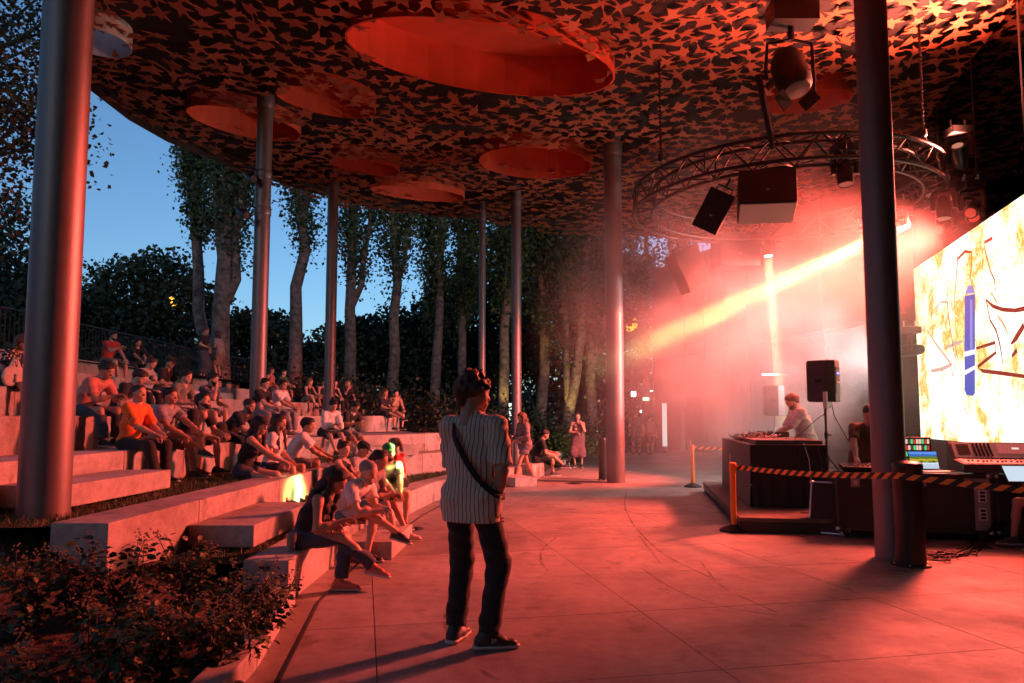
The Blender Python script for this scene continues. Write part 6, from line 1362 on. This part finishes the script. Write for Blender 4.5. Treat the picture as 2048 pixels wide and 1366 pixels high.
# small dog
dog = empty('dog', at_z(1132, 934, 0), R(-60), 'small pale dog with brown patches standing beside the woman in patterned dress', 'dog')
v, q = polygonise([Pr((0, -.11, .19), (0, .09, .20), .062, .078, None), Pr((0, .10, .22), (0, .15, .28), .045, .04), Pr((0, .15, .30), (0, .17, .30), .046, .042), Pr((0, .18, .295), (0, .235, .28), .027, .018), Pr((0, -.16, .21), (0, -.21, .28), .016, .010)] +
    [Pr((s_ * .04, .08, .17), (s_ * .042, .085, .09), .030, .020) for s_ in (-1, 1)] + [Pr((s_ * .042, .085, .09), (s_ * .042, .09, .012), .019, .015) for s_ in (-1, 1)] + [Pr((s_ * .045, -.10, .18), (s_ * .05, -.07, .11), .042, .026) for s_ in (-1, 1)] + [Pr((s_ * .05, -.07, .11), (s_ * .05, -.115, .07), .022, .017) for s_ in (-1, 1)] + [Pr((s_ * .05, -.115, .07), (s_ * .05, -.105, .012), .016, .015) for s_ in (-1, 1)] + [Pr((s_ * .035, .145, .335), (s_ * .05, .14, .30), .018, .014, ((0, 1, 0), .5)) for s_ in (-1, 1)], .012)
inst('body', np_mesh('dog_body', v, q, [patterned('fur', (.62, .55, .48), (.16, .07, .035), 7)]), dog)
v, q = sphere_q((0, .25, .285), (.010, .010, .008), 4); inst('nose', np_mesh('nose', v, q, [M_RUB]), dog)

# ------------------------------------------------------------------ things the audience brought
def bag(px, k, inset, col, label, sz=(.30, .17, .36), tote=False):
    p, y = (at_z(*px, TZ[k]), R(-80)) if isinstance(px, tuple) else on_tier(k, px, inset); px = px[0] if isinstance(px, tuple) else px; v, q = polygonise([Pr((-sz[0] * .3, 0, sz[2] * .35), (sz[0] * .3, 0, sz[2] * .35), sz[2] * .36, sz[2] * .36, ((0, 1, 0), sz[1] / sz[2]), .05), Pr((0, 0, sz[2] * .5), (0, .0, sz[2] * .75), sz[0] * .42, sz[0] * .3, ((0, 1, 0), sz[1] / sz[2]), .05)], .016, [((0, 0, .003), (0, 0, -1))], .004, px * .1)
    e = empty('bag', p, y, label, 'bag', 'bags lying on the tiers'); m = cloth('bag_%s' % label[:9], col); inst('pouch', np_mesh('pouch', v, q, [m]), e)
    for s_ in (-1, 1): b = MB(); b.tube([(s_ * .07 - .05, s_ * .05, sz[2] * .7), (s_ * .07 - .03, s_ * .06, sz[2] * 1.05), (s_ * .07 + .03, s_ * .06, sz[2] * 1.05), (s_ * .07 + .05, s_ * .05, sz[2] * .7)], .009, 6); b.build('strap', m, e)
    b = MB(); b.box((0, sz[1] * .5, sz[2] * .3), (sz[0] * .5, .03, sz[2] * .3)); b.build('pocket', m, e, bevel=.012)
    return e
bag(440, 3, .12, (.018, .018, .02), 'black backpack lying on its side behind the shaven headed man', (.4, .2, .26))
bag(30, 5, -.05, (.55, .48, .40), 'pale canvas tote bag hanging from the lap beside the very thick column', (.32, .14, .38))
bag((548, 994), 1, .95, (.02, .03, .02), 'small black bag standing on the lowest turf under the bare legs', (.24, .15, .3))
bag((518, 997), 1, 1.0, (.13, .04, .04), 'small dark red handbag on the turf beside a black bag', (.2, .1, .24))
def cup(p, label, m, hh=.14, r_=.042):
    e = empty('cup', p, 0, label, 'cup', 'drink cups'); b = MB(); b.lathe((0, 0, 0), [(r_ * .7, 0), (r_, hh), (r_ * .95, hh), (r_ * .65, .006)], 20); b.build('wall', m, e, True, 40)
    b = MB(); b.tube([(r_ * math.cos(a), r_ * math.sin(a), hh) for a in np.linspace(0, 6.283, 25)], .0025, 5, caps=False); b.build('rim', m, e, True); return e
M_CUP = mat('clear_plastic', (.9, .88, .86), .12, 0, trans=.85)
p, y = on_tier(1, 590, .10); p.y -= .10; cup(p, 'clear plastic cup standing on the end of the lowest tier', M_CUP, .16, .045)
p, y = on_tier(3, 715, .1); cup(p, 'dark cup standing on the third tier beside the white blouse', BLK(), .11)
p, y = on_tier(3, 426, .05); e = empty('water_bottle', p, 0, 'clear water bottle standing beside the black backpack', 'bottle'); b = MB(); b.lathe((0, 0, 0), [(.032, 0), (.034, .02), (.034, .16), (.014, .21), (.014, .22)], 16); b.build('flask', M_CUP, e, True, 40); b = MB(); b.lathe((0, 0, .22), [(.016, 0), (.016, .02)], 12); b.build('cap', mat('cap_red', (.5, .05, .05), .5), e)
# ------------------------------------------------------------------ trees, shrubs, grass
M_BARK = mat('poplar_bark', (.27, .18, .15), .9, 0, .6, 5, .9, 14, col2=(.05, .03, .025))
M_BARKD = mat('dark_bark', (.09, .07, .055), .9, 0, .5, 6, .8, 18)
def leafm(n, c): return mat('leaf_' + n, c, .55, 0, .45, 1.3, 0)
M_LEAF = leafm('poplar', (.050, .075, .022)); M_LEAFD = leafm('dark', (.030, .045, .016)); M_LEAFS = leafm('shrub', (.048, .085, .022)); M_LEAFR = leafm('reddish', (.075, .055, .022))
def leaf_cloud(C, size, rng, droop=.3):
    """one small folded leaf (two quads) at every centre"""
    n = len(C); a = rng.uniform(0, 2 * np.pi, n); el = rng.normal(-droop, .6, n); d = np.c_[np.cos(a) * np.cos(el), np.sin(a) * np.cos(el), np.sin(el)]
    r = rng.normal(size=(n, 3)); u = np.cross(d, r); u /= np.linalg.norm(u, axis=1)[:, None] + 1e-9; w = np.cross(d, u); s = (size * rng.uniform(.6, 1.25, n))[:, None]
    base, tip = C - d * s * .5, C + d * s * .5; mid = C - d * s * .06; L, Rr = mid + u * s * .40 + w * s * .12, mid - u * s * .40 + w * s * .12
    Vx = np.stack([base, Rr, tip, L], 1).reshape(-1, 3); q = np.arange(n)[:, None] * 4; return Vx, q + np.array([0, 1, 2, 3])[None]
def along(P, n, rng, t0=0, t1=1):
    P = np.array(P); l = np.r_[0, np.cumsum(np.linalg.norm(np.diff(P, axis=0), axis=1))]; s = (t0 + (t1 - t0) * rng.random(n)) * l[-1]; return np.stack([np.interp(s, l, P[:, k]) for k in range(3)], 1)
def wobble(a, b, n, amp, rng):
    a, b = np.array(a, float), np.array(b, float); P = [a + (b - a) * t for t in np.linspace(0, 1, n)]
    for i in range(1, n): P[i] = P[i] + rng.normal(0, amp, 3) * np.array([1, 1, .3])
    return P
TREEG = 'poplar trees behind the seating'
def poplar(px, d, z0, r0, label, stems, seed, leafh=4.0, nleaf=9000, H=15.0, spread=.72, ls=.15, lm=None):
    """stems: list of (fork height, dx, dy at the top, thickness share)"""
    rng = np.random.default_rng(seed); x = (px - 1024) / FPX * d
    e = empty('poplar_tree', (x, d, z0), 0, label, 'tree', TREEG); tk = MB(); C = []
    main = wobble((0, 0, -.4), (stems[0][1], stems[0][2], H), 12, .055, rng); main[0] = np.array((0, 0, -.4)); main[1] = main[1] * np.array([.3, .3, 1])
    tk.tube(main, [r0 * (1.25 if i == 0 else 1.0) * (1 - .065 * i) for i in range(12)], 12)
    allst = [(main, leafh / H)]
    for (fh, dx, dy, th) in stems[1:]:
        i = max(1, min(10, int(fh / H * 11))); p0 = main[i]; L = max(2.5, (H - fh) * .8); P = wobble(p0, p0 + np.array([dx, dy, L]), 8, .05, rng); P[0] = p0
        P[1] = p0 + (P[1] - p0) * np.array([1.5, 1.5, .9]); tk.tube(P, [r0 * th * (1 - .1 * k) for k in range(8)], 8); allst.append((P, .12))
    for (P, t0) in allst:
        twn = 34
        c0 = along(P, twn, rng, t0, 1.0)
        for c in c0:
            L = rng.uniform(.7, 2.1); a = rng.uniform(0, 6.28); q = c + np.array([math.cos(a) * L * .42 * spread / .55, math.sin(a) * L * .42 * spread / .55, L]); br = MB(); tk2 = wobble(c, q, 4, .04, rng); tk.tube(tk2, [.022, .016, .011, .005], 4)
            k = int(nleaf * 1.25 / (twn * len(allst))); C.append(along(tk2, k, rng) + rng.normal(0, 1, (k, 3)) * np.array([.20, .20, .26]) * spread / .55)
    tk.build('trunk', M_BARK, e, True)
    C = np.concatenate(C); Vx, Q = leaf_cloud(C, ls, rng); inst('crown', np_mesh('crown', Vx, Q, [lm or M_LEAF]), e)
    return e
poplar(437, 26, 2.9, 0.349, 'big pale poplar with several stems rising at left', [(0, .3, 0, 1), (3.2, 1.5, .3, .62), (4.2, -1.1, .2, .5), (6.0, 2.0, -.2, .4), (5.0, .9, .6, .45)], 1, 5.0, 11000, 15)
poplar(412, 27, 2.9, 0.249, 'slimmer leaning poplar just left of the big pale poplar', [(0, -1.6, .1, 1), (5.0, -.5, .3, .55), (7, -1.3, .3, .4)], 2, 5.5, 8000, 16, .6)
poplar(588, 27, 2.6, 0.273, 'poplar with a broken slanting limb, right of the column with spotlights', [(0, .35, 0, 1), (4.4, 1.1, .2, .55), (6.2, -1.0, .3, .45), (7.5, .5, .2, .4)], 3, 5.5, 7000, 15)
poplar(700, 29, 2.0, 0.266, 'forked poplar right of the slim column behind four friends', [(0, -.1, 0, 1), (4.8, 1.7, .2, .55), (6.5, -.4, .3, .45)], 4, 4.8, 8000, 15)
poplar(786, 29, 1.7, 0.249, 'straight poplar behind the two women on the far end block', [(0, .1, 0, 1), (6.0, 1.4, .2, .45), (6.5, -.7, .2, .4)], 5, 4.5, 9000, 15)
poplar(868, 30, 1.4, 0.232, 'dark poplar left of the curly haired man', [(0, .5, 0, 1), (5.0, -.8, .3, .5)], 6, 3.2, 9500, 15, .7)
poplar(930, 31, 1.2, 0.216, 'dark poplar behind the curly haired man', [(0, -.5, 0, 1), (5.0, .9, .2, .5)], 7, 3.4, 9000, 15, .65)
poplar(1008, 27, 1.0, 0.216, 'poplar trunk lit yellow beside a white light pillar', [(0, .2, 0, 1), (4.2, .9, .2, .5)], 8, 3.6, 9000, 15, .65)
poplar(1082, 28, .8, 0.232, 'grey poplar between two lit trunks', [(0, .5, 0, 1), (5.5, -.6, .2, .5)], 9, 4.2, 9000, 15, .65)
poplar(1136, 27, .7, 0.224, 'leaning poplar trunk lit yellow behind the woman in dress', [(0, 1.6, .3, 1), (2.2, -.3, .2, .6)], 10, 4.0, 9000, 15, .65)
poplar(1184, 28, .6, 0.224, 'pale lit poplar trunk just right of the woman in dress', [(0, -.2, 0, 1), (4.0, .9, .2, .55)], 11, 4.0, 9000, 15, .65)
poplar(1290, 40, .3, 0.249, 'distant poplar right of the paving column seen through smoke', [(0, .3, 0, 1), (5, -.9, 0, .5)], 12, 3, 7000, 16, .8, .18)
poplar(1352, 47, .2, 0.249, 'thin distant poplar veiled by the smoke', [(0, -.3, 0, 1), (6, .9, 0, .5)], 13, 3, 6000, 17, .8, .2)
# round-crowned trees filling the park behind
def broadleaf(px, d, z0, H, rx, label, seed, n=7000, ls=.26, lm=None, group='dark park trees', x=None, thin=1.0):
    rng = np.random.default_rng(seed); xx = (px - 1024) / FPX * d if x is None else x
    e = empty('broadleaf_tree', (xx, d, z0), 0, label, 'tree', group); tk = MB(); P = wobble((0, 0, -.5), (0, 0, H * .8), 7, .12, rng); tk.tube(P, [.26 * (1 - .12 * i) for i in range(7)], 9); C = []
    nc = int(46 * thin)
    for k in range(nc):
        u = rng.normal(size=3); u /= np.linalg.norm(u); rr = rng.uniform(.45, 1.0) ** .6; c = np.array([u[0] * rx * rr, u[1] * rx * rr, H * .58 + u[2] * H * .42 * rr])
        if k % 3 == 0 or thin > 1: i = min(5, max(1, int(c[2] / H * 6))); tk.tube([P[i], (P[i] + c) / 2 + rng.normal(0, .15, 3), c], [.08, .05, .02], 5)
        m = n // nc; C.append(c + np.clip(rng.normal(0, 1, (m, 3)), -1.5, 1.5) * np.array([.62, .62, .5]) * rx / 3.0)
    tk.build('trunk', M_BARKD, e, True); C = np.concatenate(C); C = C[C[:, 2] > .2]; Vx, Q = leaf_cloud(C, ls, rng); inst('crown', np_mesh('crown', Vx, Q, [lm or M_LEAFD]), e); return e
broadleaf(305, 34, 2.8, 6.6, 2.4, 'bushy dark tree rising left of the poplar stems', 21, 8000, .24)
broadleaf(165, 36, 2.8, 5.2, 2.4, 'dark feathery tree just right of the very thick column', 22, 8000, .22)
broadleaf(60, 33, 2.8, 5.2, 2.6, 'low dark tree left of the very thick column', 23, 7000)
broadleaf(235, 40, 2.8, 3.8, 2.4, 'low dark bushy tree between two taller dark trees', 24, 6000)
broadleaf(400, 38, 2.7, 5.0, 3.0, 'dark tree filling the gap behind poplar stems', 25, 7000)
broadleaf(520, 37, 2.6, 4.2, 2.2, 'dark tree behind the column with spotlights', 26, 7000)
broadleaf(625, 44, 2.2, 3.6, 2.2, 'low round dark tree in the sky gap between columns', 27, 6000)
broadleaf(735, 37, 2.0, 4.6, 2.2, 'tall dark tree between the forked and straight poplars', 28, 9000)
broadleaf(840, 37, 1.6, 5.6, 2.4, 'dark leafy tree behind the straight poplar', 29, 9000)
broadleaf(900, 36, 1.3, 6.5, 2.8, 'dark leafy tree low behind the curly haired man', 30, 8000)
broadleaf(985, 38, 1.1, 10.5, 3.4, 'tall dense dark tree behind the thinnest column', 31, 10000)
broadleaf(1075, 37, .9, 11, 3.2, 'tall dense dark tree behind the lit trunks', 32, 10000)
broadleaf(1165, 39, .7, 11, 3.2, 'tall dense dark tree left of the paving column', 33, 10000)
broadleaf(1225, 52, .3, 9.0, 3.2, 'far dark tree behind the paving column', 34, 7000)
broadleaf(0, 13.2, 2.8, 12.5, 3.3, 'big overhanging tree at the far left edge with reddish leaves', 35, 30000, .115, M_LEAFR, 'dark park trees', x=-11.6, thin=2.2)
broadleaf(0, 24, 2.8, 6.0, 2.8, 'low dark tree at the left edge above the railing', 36, 7000, .2, None, 'dark park trees', x=-18.5)
# park trees close the horizon; the belt behind the viewer blocks sky light
def belt(arcs, seed, name, label, n, ls):
    rng = np.random.default_rng(seed); C = []
    for (x0, y0, x1, y1, h0, h1, th) in arcs:
        m = int(n * math.hypot(x1 - x0, y1 - y0)); t = rng.random(m); z = rng.random(m) ** .8; cl = .5 + .5 * np.sin(t * math.hypot(x1 - x0, y1 - y0) * .55 + 1.3) * np.cos(t * math.hypot(x1 - x0, y1 - y0) * .21); Ht = h0 + (h1 - h0) * cl
        C.append(np.c_[x0 + (x1 - x0) * t + rng.normal(0, th, m), y0 + (y1 - y0) * t + rng.normal(0, th, m), z * Ht])
    C = np.concatenate(C); Vx, Q = leaf_cloud(C, ls, rng); o = inst(name, np_mesh(name, Vx, Q, [M_LEAFD])); return tag(o, label, None, None, 'stuff')
belt([(-46, 60, 30, 66, 3, 5.5, 2), (-48, -20, -46, 62, 3, 6, 2)], 41, 'treeline', 'far dark belt of park trees', 330, .55)
belt([(34, -34, 38, 60, 8, 13, 2), (-30, -25, -16, -34, 8, 13, 2), (-34, 5, -30, -25, 8, 13, 2), (-16, -34, 30, -34, 8, 13, 2)], 42, 'treeline', 'unseen dark belt of park trees behind the viewer, added to block low sky light', 260, .9)  # out of view, added so low sky light does not reach columns and floor
def undergrowth(spots, seed, n, ls, m, label):
    rng = np.random.default_rng(seed); C = []
    for (x, y, z, r_, h_) in spots: C.append(np.array([x, y, z]) + np.c_[rng.normal(0, r_, n), rng.normal(0, r_ * .6, n), np.abs(rng.normal(0, h_, n))])
    C = np.concatenate(C); Vx, Q = leaf_cloud(C, ls, rng, -.4); return tag(inst('undergrowth', np_mesh('undergrowth', Vx, Q, [m])), label, None, None, 'stuff')
sp_l = [(x, np.interp(x, [-9, -4, 0, 3], [27, 24, 23.5, 27]) + random.uniform(-.5, 3), np.interp(x, [-9, -3, 0, 3], [2.2, 1.2, .6, .3]), .8, .55) for x in np.linspace(-9, 3.2, 34)] + [(random.uniform(-26, -11), random.uniform(24, 36), 2.7, 1.2, .9) for _ in range(30)]
undergrowth(sp_l, 43, 420, .13, M_LEAFD, 'dark low planting under the poplars')
undergrowth([(random.uniform(1.2, 3.6), random.uniform(23.4, 26), .25, .28, .32) for _ in range(12)], 44, 160, .10, leafm('bright', (.07, .14, .025)), 'bright green low plants behind the woman in dress')
# foreground shrubs
def leaf_px(C, D, size, rng):
    n = len(C); r = rng.normal(size=(n, 3)) * .5 + np.array([0, 0, 1.0]); u = np.cross(D, r); u /= np.linalg.norm(u, axis=1)[:, None] + 1e-9; w = np.cross(u, D); s = (size * rng.uniform(.6, 1.3, n))[:, None]
    pts = [C, C + D * s * .22 + u * s * .30 + w * s * .06, C + D * s * .50 + u * s * .26 + w * s * .03, C + D * s * .62 + u * s * .34 - w * s * .02, C + D * s * 1.0 - w * s * .18, C + D * s * .62 - u * s * .34 - w * s * .02, C + D * s * .50 - u * s * .26 + w * s * .03, C + D * s * .22 - u * s * .30 + w * s * .06, C + D * s * .5 - w * s * .05]
    Vx = np.stack(pts, 1).reshape(-1, 3); b = np.arange(n)[:, None] * 9; q = np.concatenate([b + np.array([[0, 1, 2, 8]]), b + np.array([[8, 2, 3, 4]]), b + np.array([[8, 4, 5, 6]]), b + np.array([[0, 8, 6, 7]])]); return Vx, q
def shrub(px, py, dd, h_, label, seed, ns=9, tone=None, x=None):
    rng = np.random.default_rng(seed); p = at_d(px, py, dd); z = bed_z(p.x, p.y) if p.y < 6.6 else .3; e = empty('shrub', (p.x, p.y, z), 0, label, 'shrub', 'leafy shrubs in the planting bed'); st = MB(); C, D, B = [], [], []
    for k in range(ns):
        a = rng.uniform(0, 6.28); ln = h_ * rng.uniform(.65, 1.1); tip = np.array([math.cos(a) * ln * rng.uniform(.15, .55), math.sin(a) * ln * rng.uniform(.15, .55), ln]); P = [np.array([rng.normal(0, .03), rng.normal(0, .03), -.03]), tip * np.array([.3, .3, .4]) + rng.normal(0, .02, 3), tip * np.array([.62, .62, .75]) + rng.normal(0, .03, 3), tip]
        st.tube(P, [.007, .006, .004, .002], 5)
        nl = int(ln * 70)
        for i in range(nl):
            t = .22 + .78 * i / nl; q = along(P, 1, rng, t, t)[0]; b_ = a + i * 2.4 + rng.normal(0, .4); d = np.array([math.cos(b_), math.sin(b_), rng.normal(.05, .35)]); d /= np.linalg.norm(d); pe = rng.uniform(.01, .09); C.append(q + d * pe); D.append(d)
        if rng.random() < .7:
            for _ in range(10): B.append(tip + rng.normal(0, .022, 3) + np.array([0, 0, .01]))
    st.build('stems', M_BARKD, e, True); Vx, Q = leaf_px(np.array(C), np.array(D), .052, rng); inst('foliage', np_mesh('foliage', Vx, Q, [tone or M_LEAFS]), e)
    if B:
        fl = MB()
        for c in B: fl.add([c + np.array(v) * .008 for v in ((1, 0, 0), (-1, 0, 0), (0, 1, 0), (0, -1, 0), (0, 0, 1), (0, 0, -1))], [(0, 2, 4), (2, 1, 4), (1, 3, 4), (3, 0, 4), (2, 0, 5), (1, 2, 5), (3, 1, 5), (0, 3, 5)])
        fl.build('seed_heads', mat('seed_heads', (.32, .22, .12), .8), e)['kind'] = 'stuff'
    return e
SH = [(250, 1215, 4.9, .62, 'tall arching shrub against the end of the second tier'), (370, 1200, 5.2, .66, 'arching shrub with long side sprays before the step block'), (500, 1190, 4.9, .62, 'bushy shrub under the plastic cup'), (545, 1215, 5.5, .42, 'small shrub against the end of the lowest tier'), (430, 1250, 4.3, .55, 'shrub with seed heads in the middle of the bed'), (330, 1270, 4.1, .52, 'shrub with seed heads, second row of the bed'),
      (150, 1230, 4.6, .58, 'shrub before the foot of the very thick column'), (60, 1240, 4.4, .58, 'shrub at the left edge of the bed'), (220, 1300, 3.8, .48, 'low shrub with thin stems in mid bed'), (110, 1310, 3.6, .45, 'low shrub in the left front of the bed'), (10, 1300, 3.7, .46, 'low shrub cut by the left edge of view'), (270, 1345, 3.3, .34, 'sparse shrub near the lower edge of the bed'), (120, 1360, 3.2, .30, 'sparse low shrub at lower left corner'), (395, 1320, 3.6, .30, 'sparse thin shrub near the kerb bend'), (480, 1265, 4.5, .44, 'shrub close to the kerb, below the cup')]
SH += [(300, 1225, 4.6, .5, 'leafy shrub squeezed between the two arching shrubs'), (200, 1265, 4.2, .5, 'leafy shrub in the second row, left of the bed centre'), (455, 1215, 5.1, .5, 'leafy shrub in front of the turf below the step block'), (20, 1350, 3.3, .36, 'low leafy shrub in the lower left corner'), (520, 1240, 4.9, .4, 'small shrub tucked against the kerb corner')]
for i, (px, py, dd, h_, lab) in enumerate(SH): shrub(px, py, dd, h_ * .84, lab, 100 + i, 10 if i < 8 else 7, M_LEAFS if i % 3 else M_LEAFD)
# litter on the bed
rng = np.random.default_rng(77); C = []
for _ in range(2600):
    x, y = rng.uniform(-5.5, -1.7), rng.uniform(2.2, 6.3); C.append((x, y, bed_z(x, y) + .012))
Vx, Q = leaf_cloud(np.array(C), .05, rng, 0); Vx[:, 2] = Vx[:, 2] * .5 + np.array([bed_z(a, b) for a, b in Vx[:, :2]]) * .5 + .004
tag(inst('leaf_litter', np_mesh('leaf_litter', Vx, Q, [mat('litter_bark', (.16, .075, .045), .9, 0, .6, 40)])), 'dry leaves and bark chips covering the bed', None, None, 'stuff')
ir = MB(); ir.tube([at_z(418, 1366, .1), at_z(440, 1335, .12), at_z(470, 1310, .13), at_z(505, 1288, .12), at_z(520, 1270, .08)], .011, 8); tag(ir.build('garden_hose', mat('hose_brown', (.14, .07, .05), .6), None, True), 'thin brown irrigation hose curving across the bed', 'hose')
# turf blades
def blades(P, hgt, rng):
    n = len(P); a = rng.uniform(0, 6.28, n); w = np.c_[np.cos(a), np.sin(a), np.zeros(n)] * .004; tip = np.c_[rng.normal(0, .02, n), rng.normal(0, .02, n), hgt * rng.uniform(.5, 1.2, n)]; Vx = np.stack([P - w, P + w, P + tip * .6 + w * .6, P + tip], 1).reshape(-1, 3); q = np.arange(n)[:, None] * 4 + np.array([0, 1, 2, 3])[None]; return Vx, q
rng = np.random.default_rng(78); PB = []
for (a, q, z) in turf[:2]:
    n = 9000; i = rng.integers(0, 40, n); t, u = rng.random(n), rng.random(n); p = (a[i] * (1 - t)[:, None] + a[i + 1] * t[:, None]) * (1 - u)[:, None] + (q[i] * (1 - t)[:, None] + q[i + 1] * t[:, None]) * u[:, None]; PB.append(np.c_[p, np.full(n, z)])
n = 9000; x, y = rng.uniform(-6.2, -3.3, n), rng.uniform(4.2, 6.6, n); PB.append(np.c_[x, y, [bed_z(a, b) for a, b in zip(x, y)]])
PB = np.concatenate(PB); Vx, Q = blades(PB, .055, rng); tag(inst('grass', np_mesh('grass', Vx, Q, [leafm('grass', (.05, .085, .018))])), 'short dark grass growing on the turf strips', None, None, 'stuff')
# ------------------------------------------------------------------ garden lights and far lamps
def ground_spot(px, d, z, aimz, label, power):
    x = (px - 1024) / FPX * d; p = Vector((x, d, z)); e = empty('garden_spotlight', p, 0, label, 'spotlight', 'garden spotlights under the poplars'); b = MB(); b.tube([(0, 0, 0), (0, 0, .25)], .02, 6); b.build('stake', M_BLACKM, e)
    b = MB(); b.lathe((0, .0, .28), [(.05, -.05), (.06, .08), (.05, .08), (.04, .0)], 12, axis=(0, .4, .9)); b.build('housing', M_BLACKM, e); b = MB(); b.lathe((0, .0, .28), [(.0, .02), (.045, .02), (.045, .024), (0, .026)], 12, axis=(0, .4, .9)); b.build('lens', em_mat('garden_lens', (1, .8, .3), 4), e)
    lamp('garden_lamp', p + Vector((0, .05, .40)), p + Vector((0, 1.3, aimz)), (1.0, .80, .22), power, 60, .6, .04)
ground_spot(1014, 25.6, .8, 3.0, 'garden spotlight below the yellow lit trunk by the white pillar', 260); ground_spot(1150, 25.6, .45, 3.0, 'garden spotlight below the leaning lit trunk', 260); ground_spot(1196, 26.4, .45, 3.0, 'garden spotlight below the pale lit trunk', 150)
def street_lamp(px, py, d, label, s):
    p = at_d(px, py, d); e = empty('street_lamp', (p.x, p.y, 0), 0, label, 'street lamp', 'orange street lamps behind the trees'); b = MB(); b.tube([(0, 0, 0), (0, 0, p.z)], .05, 8); b.build('post', M_BLACKM, e); b = MB(); b.lathe((0, 0, p.z), [(.08, -.2), (s, 0), (s * .9, s), (.05, s * 1.3)], 14); b.build('lantern', em_mat('sodium', (1, .45, .04), 2.2), e, True)
street_lamp(1259, 655, 38, 'orange street lamp glowing beside the paving column', .45); street_lamp(345, 606, 33, 'orange street lamp glowing through leaves at left', .22); street_lamp(282, 578, 39, 'small orange street lamp glowing in the tree at far left', .22)
ir = random.Random(3)
for k in range(16):
    px = ir.choice([ir.uniform(1085, 1135), ir.uniform(1190, 1215), ir.uniform(1235, 1300)]); py = ir.uniform(835, 858); p = at_d(px, py, 75); b = MB(); s_ = ir.uniform(.06, .13); b.lathe((0, 0, 0), [(.0, -s_), (s_, 0), (0, s_)], 8); o = b.build('distant_light', em_mat('far_light_%d' % (k % 3), [(1, .85, .6), (.6, .75, 1), (1, .7, .3)][k % 3], 5)); o.location = p; tag(o, 'tiny far city light glimmering low between the trunks', 'light', 'tiny far city lights')
wl = MB(); wl.tube([(1.1, 22.8, .30), (2.0, 24.4, .30), (2.9, 27.0, .30), (3.6, 30, .30)], .12, 6); o = wl.build('garden_wall', M_CONC); tag(o, 'low pale edging wall behind the woman in dress', 'wall')
# ------------------------------------------------------------------ stage smoke
def smoke():
    m = bpy.data.materials.new('stage_smoke'); m.use_nodes = True; nt = m.node_tree; nt.nodes.clear(); L = nt.links.new
    o = nt.nodes.new('ShaderNodeOutputMaterial'); v = nt.nodes.new('ShaderNodeVolumePrincipled'); L(v.outputs[0], o.inputs['Volume'])
    v.inputs['Color'].default_value = (.97, .93, .92, 1); v.inputs['Anisotropy'].default_value = .25
    gm = nt.nodes.new('ShaderNodeNewGeometry'); n = nt.nodes.new('ShaderNodeTexNoise'); n.inputs['Scale'].default_value = .5; n.inputs['Detail'].default_value = 3.0; n.inputs['Roughness'].default_value = .6
    tc = nt.nodes.new('ShaderNodeTexCoord'); L(tc.outputs['Object'], n.inputs['Vector'])
    r = nt.nodes.new('ShaderNodeMapRange'); r.inputs[1].default_value = .40; r.inputs[2].default_value = .66; r.inputs[3].default_value = .06; r.inputs[4].default_value = 1.0; L(n.outputs['Fac'], r.inputs[0])
    # cloud body: densest over the table, thinning out towards its rim
    mp = nt.nodes.new('ShaderNodeMapping'); mp.vector_type = 'POINT'; mp.inputs['Scale'].default_value = (1 / 5.6, 1 / 5.6, 1 / 5.6); L(tc.outputs['Object'], mp.inputs['Vector'])
    ln = nt.nodes.new('ShaderNodeVectorMath'); ln.operation = 'LENGTH'; L(mp.outputs[0], ln.inputs[0])
    fall = nt.nodes.new('ShaderNodeMapRange'); fall.inputs[1].default_value = .15; fall.inputs[2].default_value = .90; fall.inputs[3].default_value = 1; fall.inputs[4].default_value = 0; fall.interpolation_type = 'SMOOTHSTEP'; L(ln.outputs['Value'], fall.inputs[0])
    mu = nt.nodes.new('ShaderNodeMath'); mu.operation = 'MULTIPLY'; L(r.outputs[0], mu.inputs[0]); L(fall.outputs[0], mu.inputs[1])
    m2 = nt.nodes.new('ShaderNodeMath'); m2.operation = 'MULTIPLY'; L(mu.outputs[0], m2.inputs[0]); m2.inputs[1].default_value = .30; L(m2.outputs[0], v.inputs['Density'])
    b = MB()
    bm = bmesh.new(); bmesh.ops.create_icosphere(bm, subdivisions=3, radius=1.0); me = bpy.data.meshes.new('smoke')
    for vv in bm.verts: vv.co = Vector((vv.co.x * 5.7, vv.co.y * 5.7, vv.co.z * 5.8))
    for vv in bm.verts:
        vv.co.z = max(-3.1, min(4.45, vv.co.z))
    bm.to_mesh(me); bm.free(); me.materials.append(m)
    s = inst('smoke', me); s.location = (5.1, 15.2, 3.4)
    tag(s, 'drifting pink stage smoke around the table', None, None, 'stuff')
smoke()
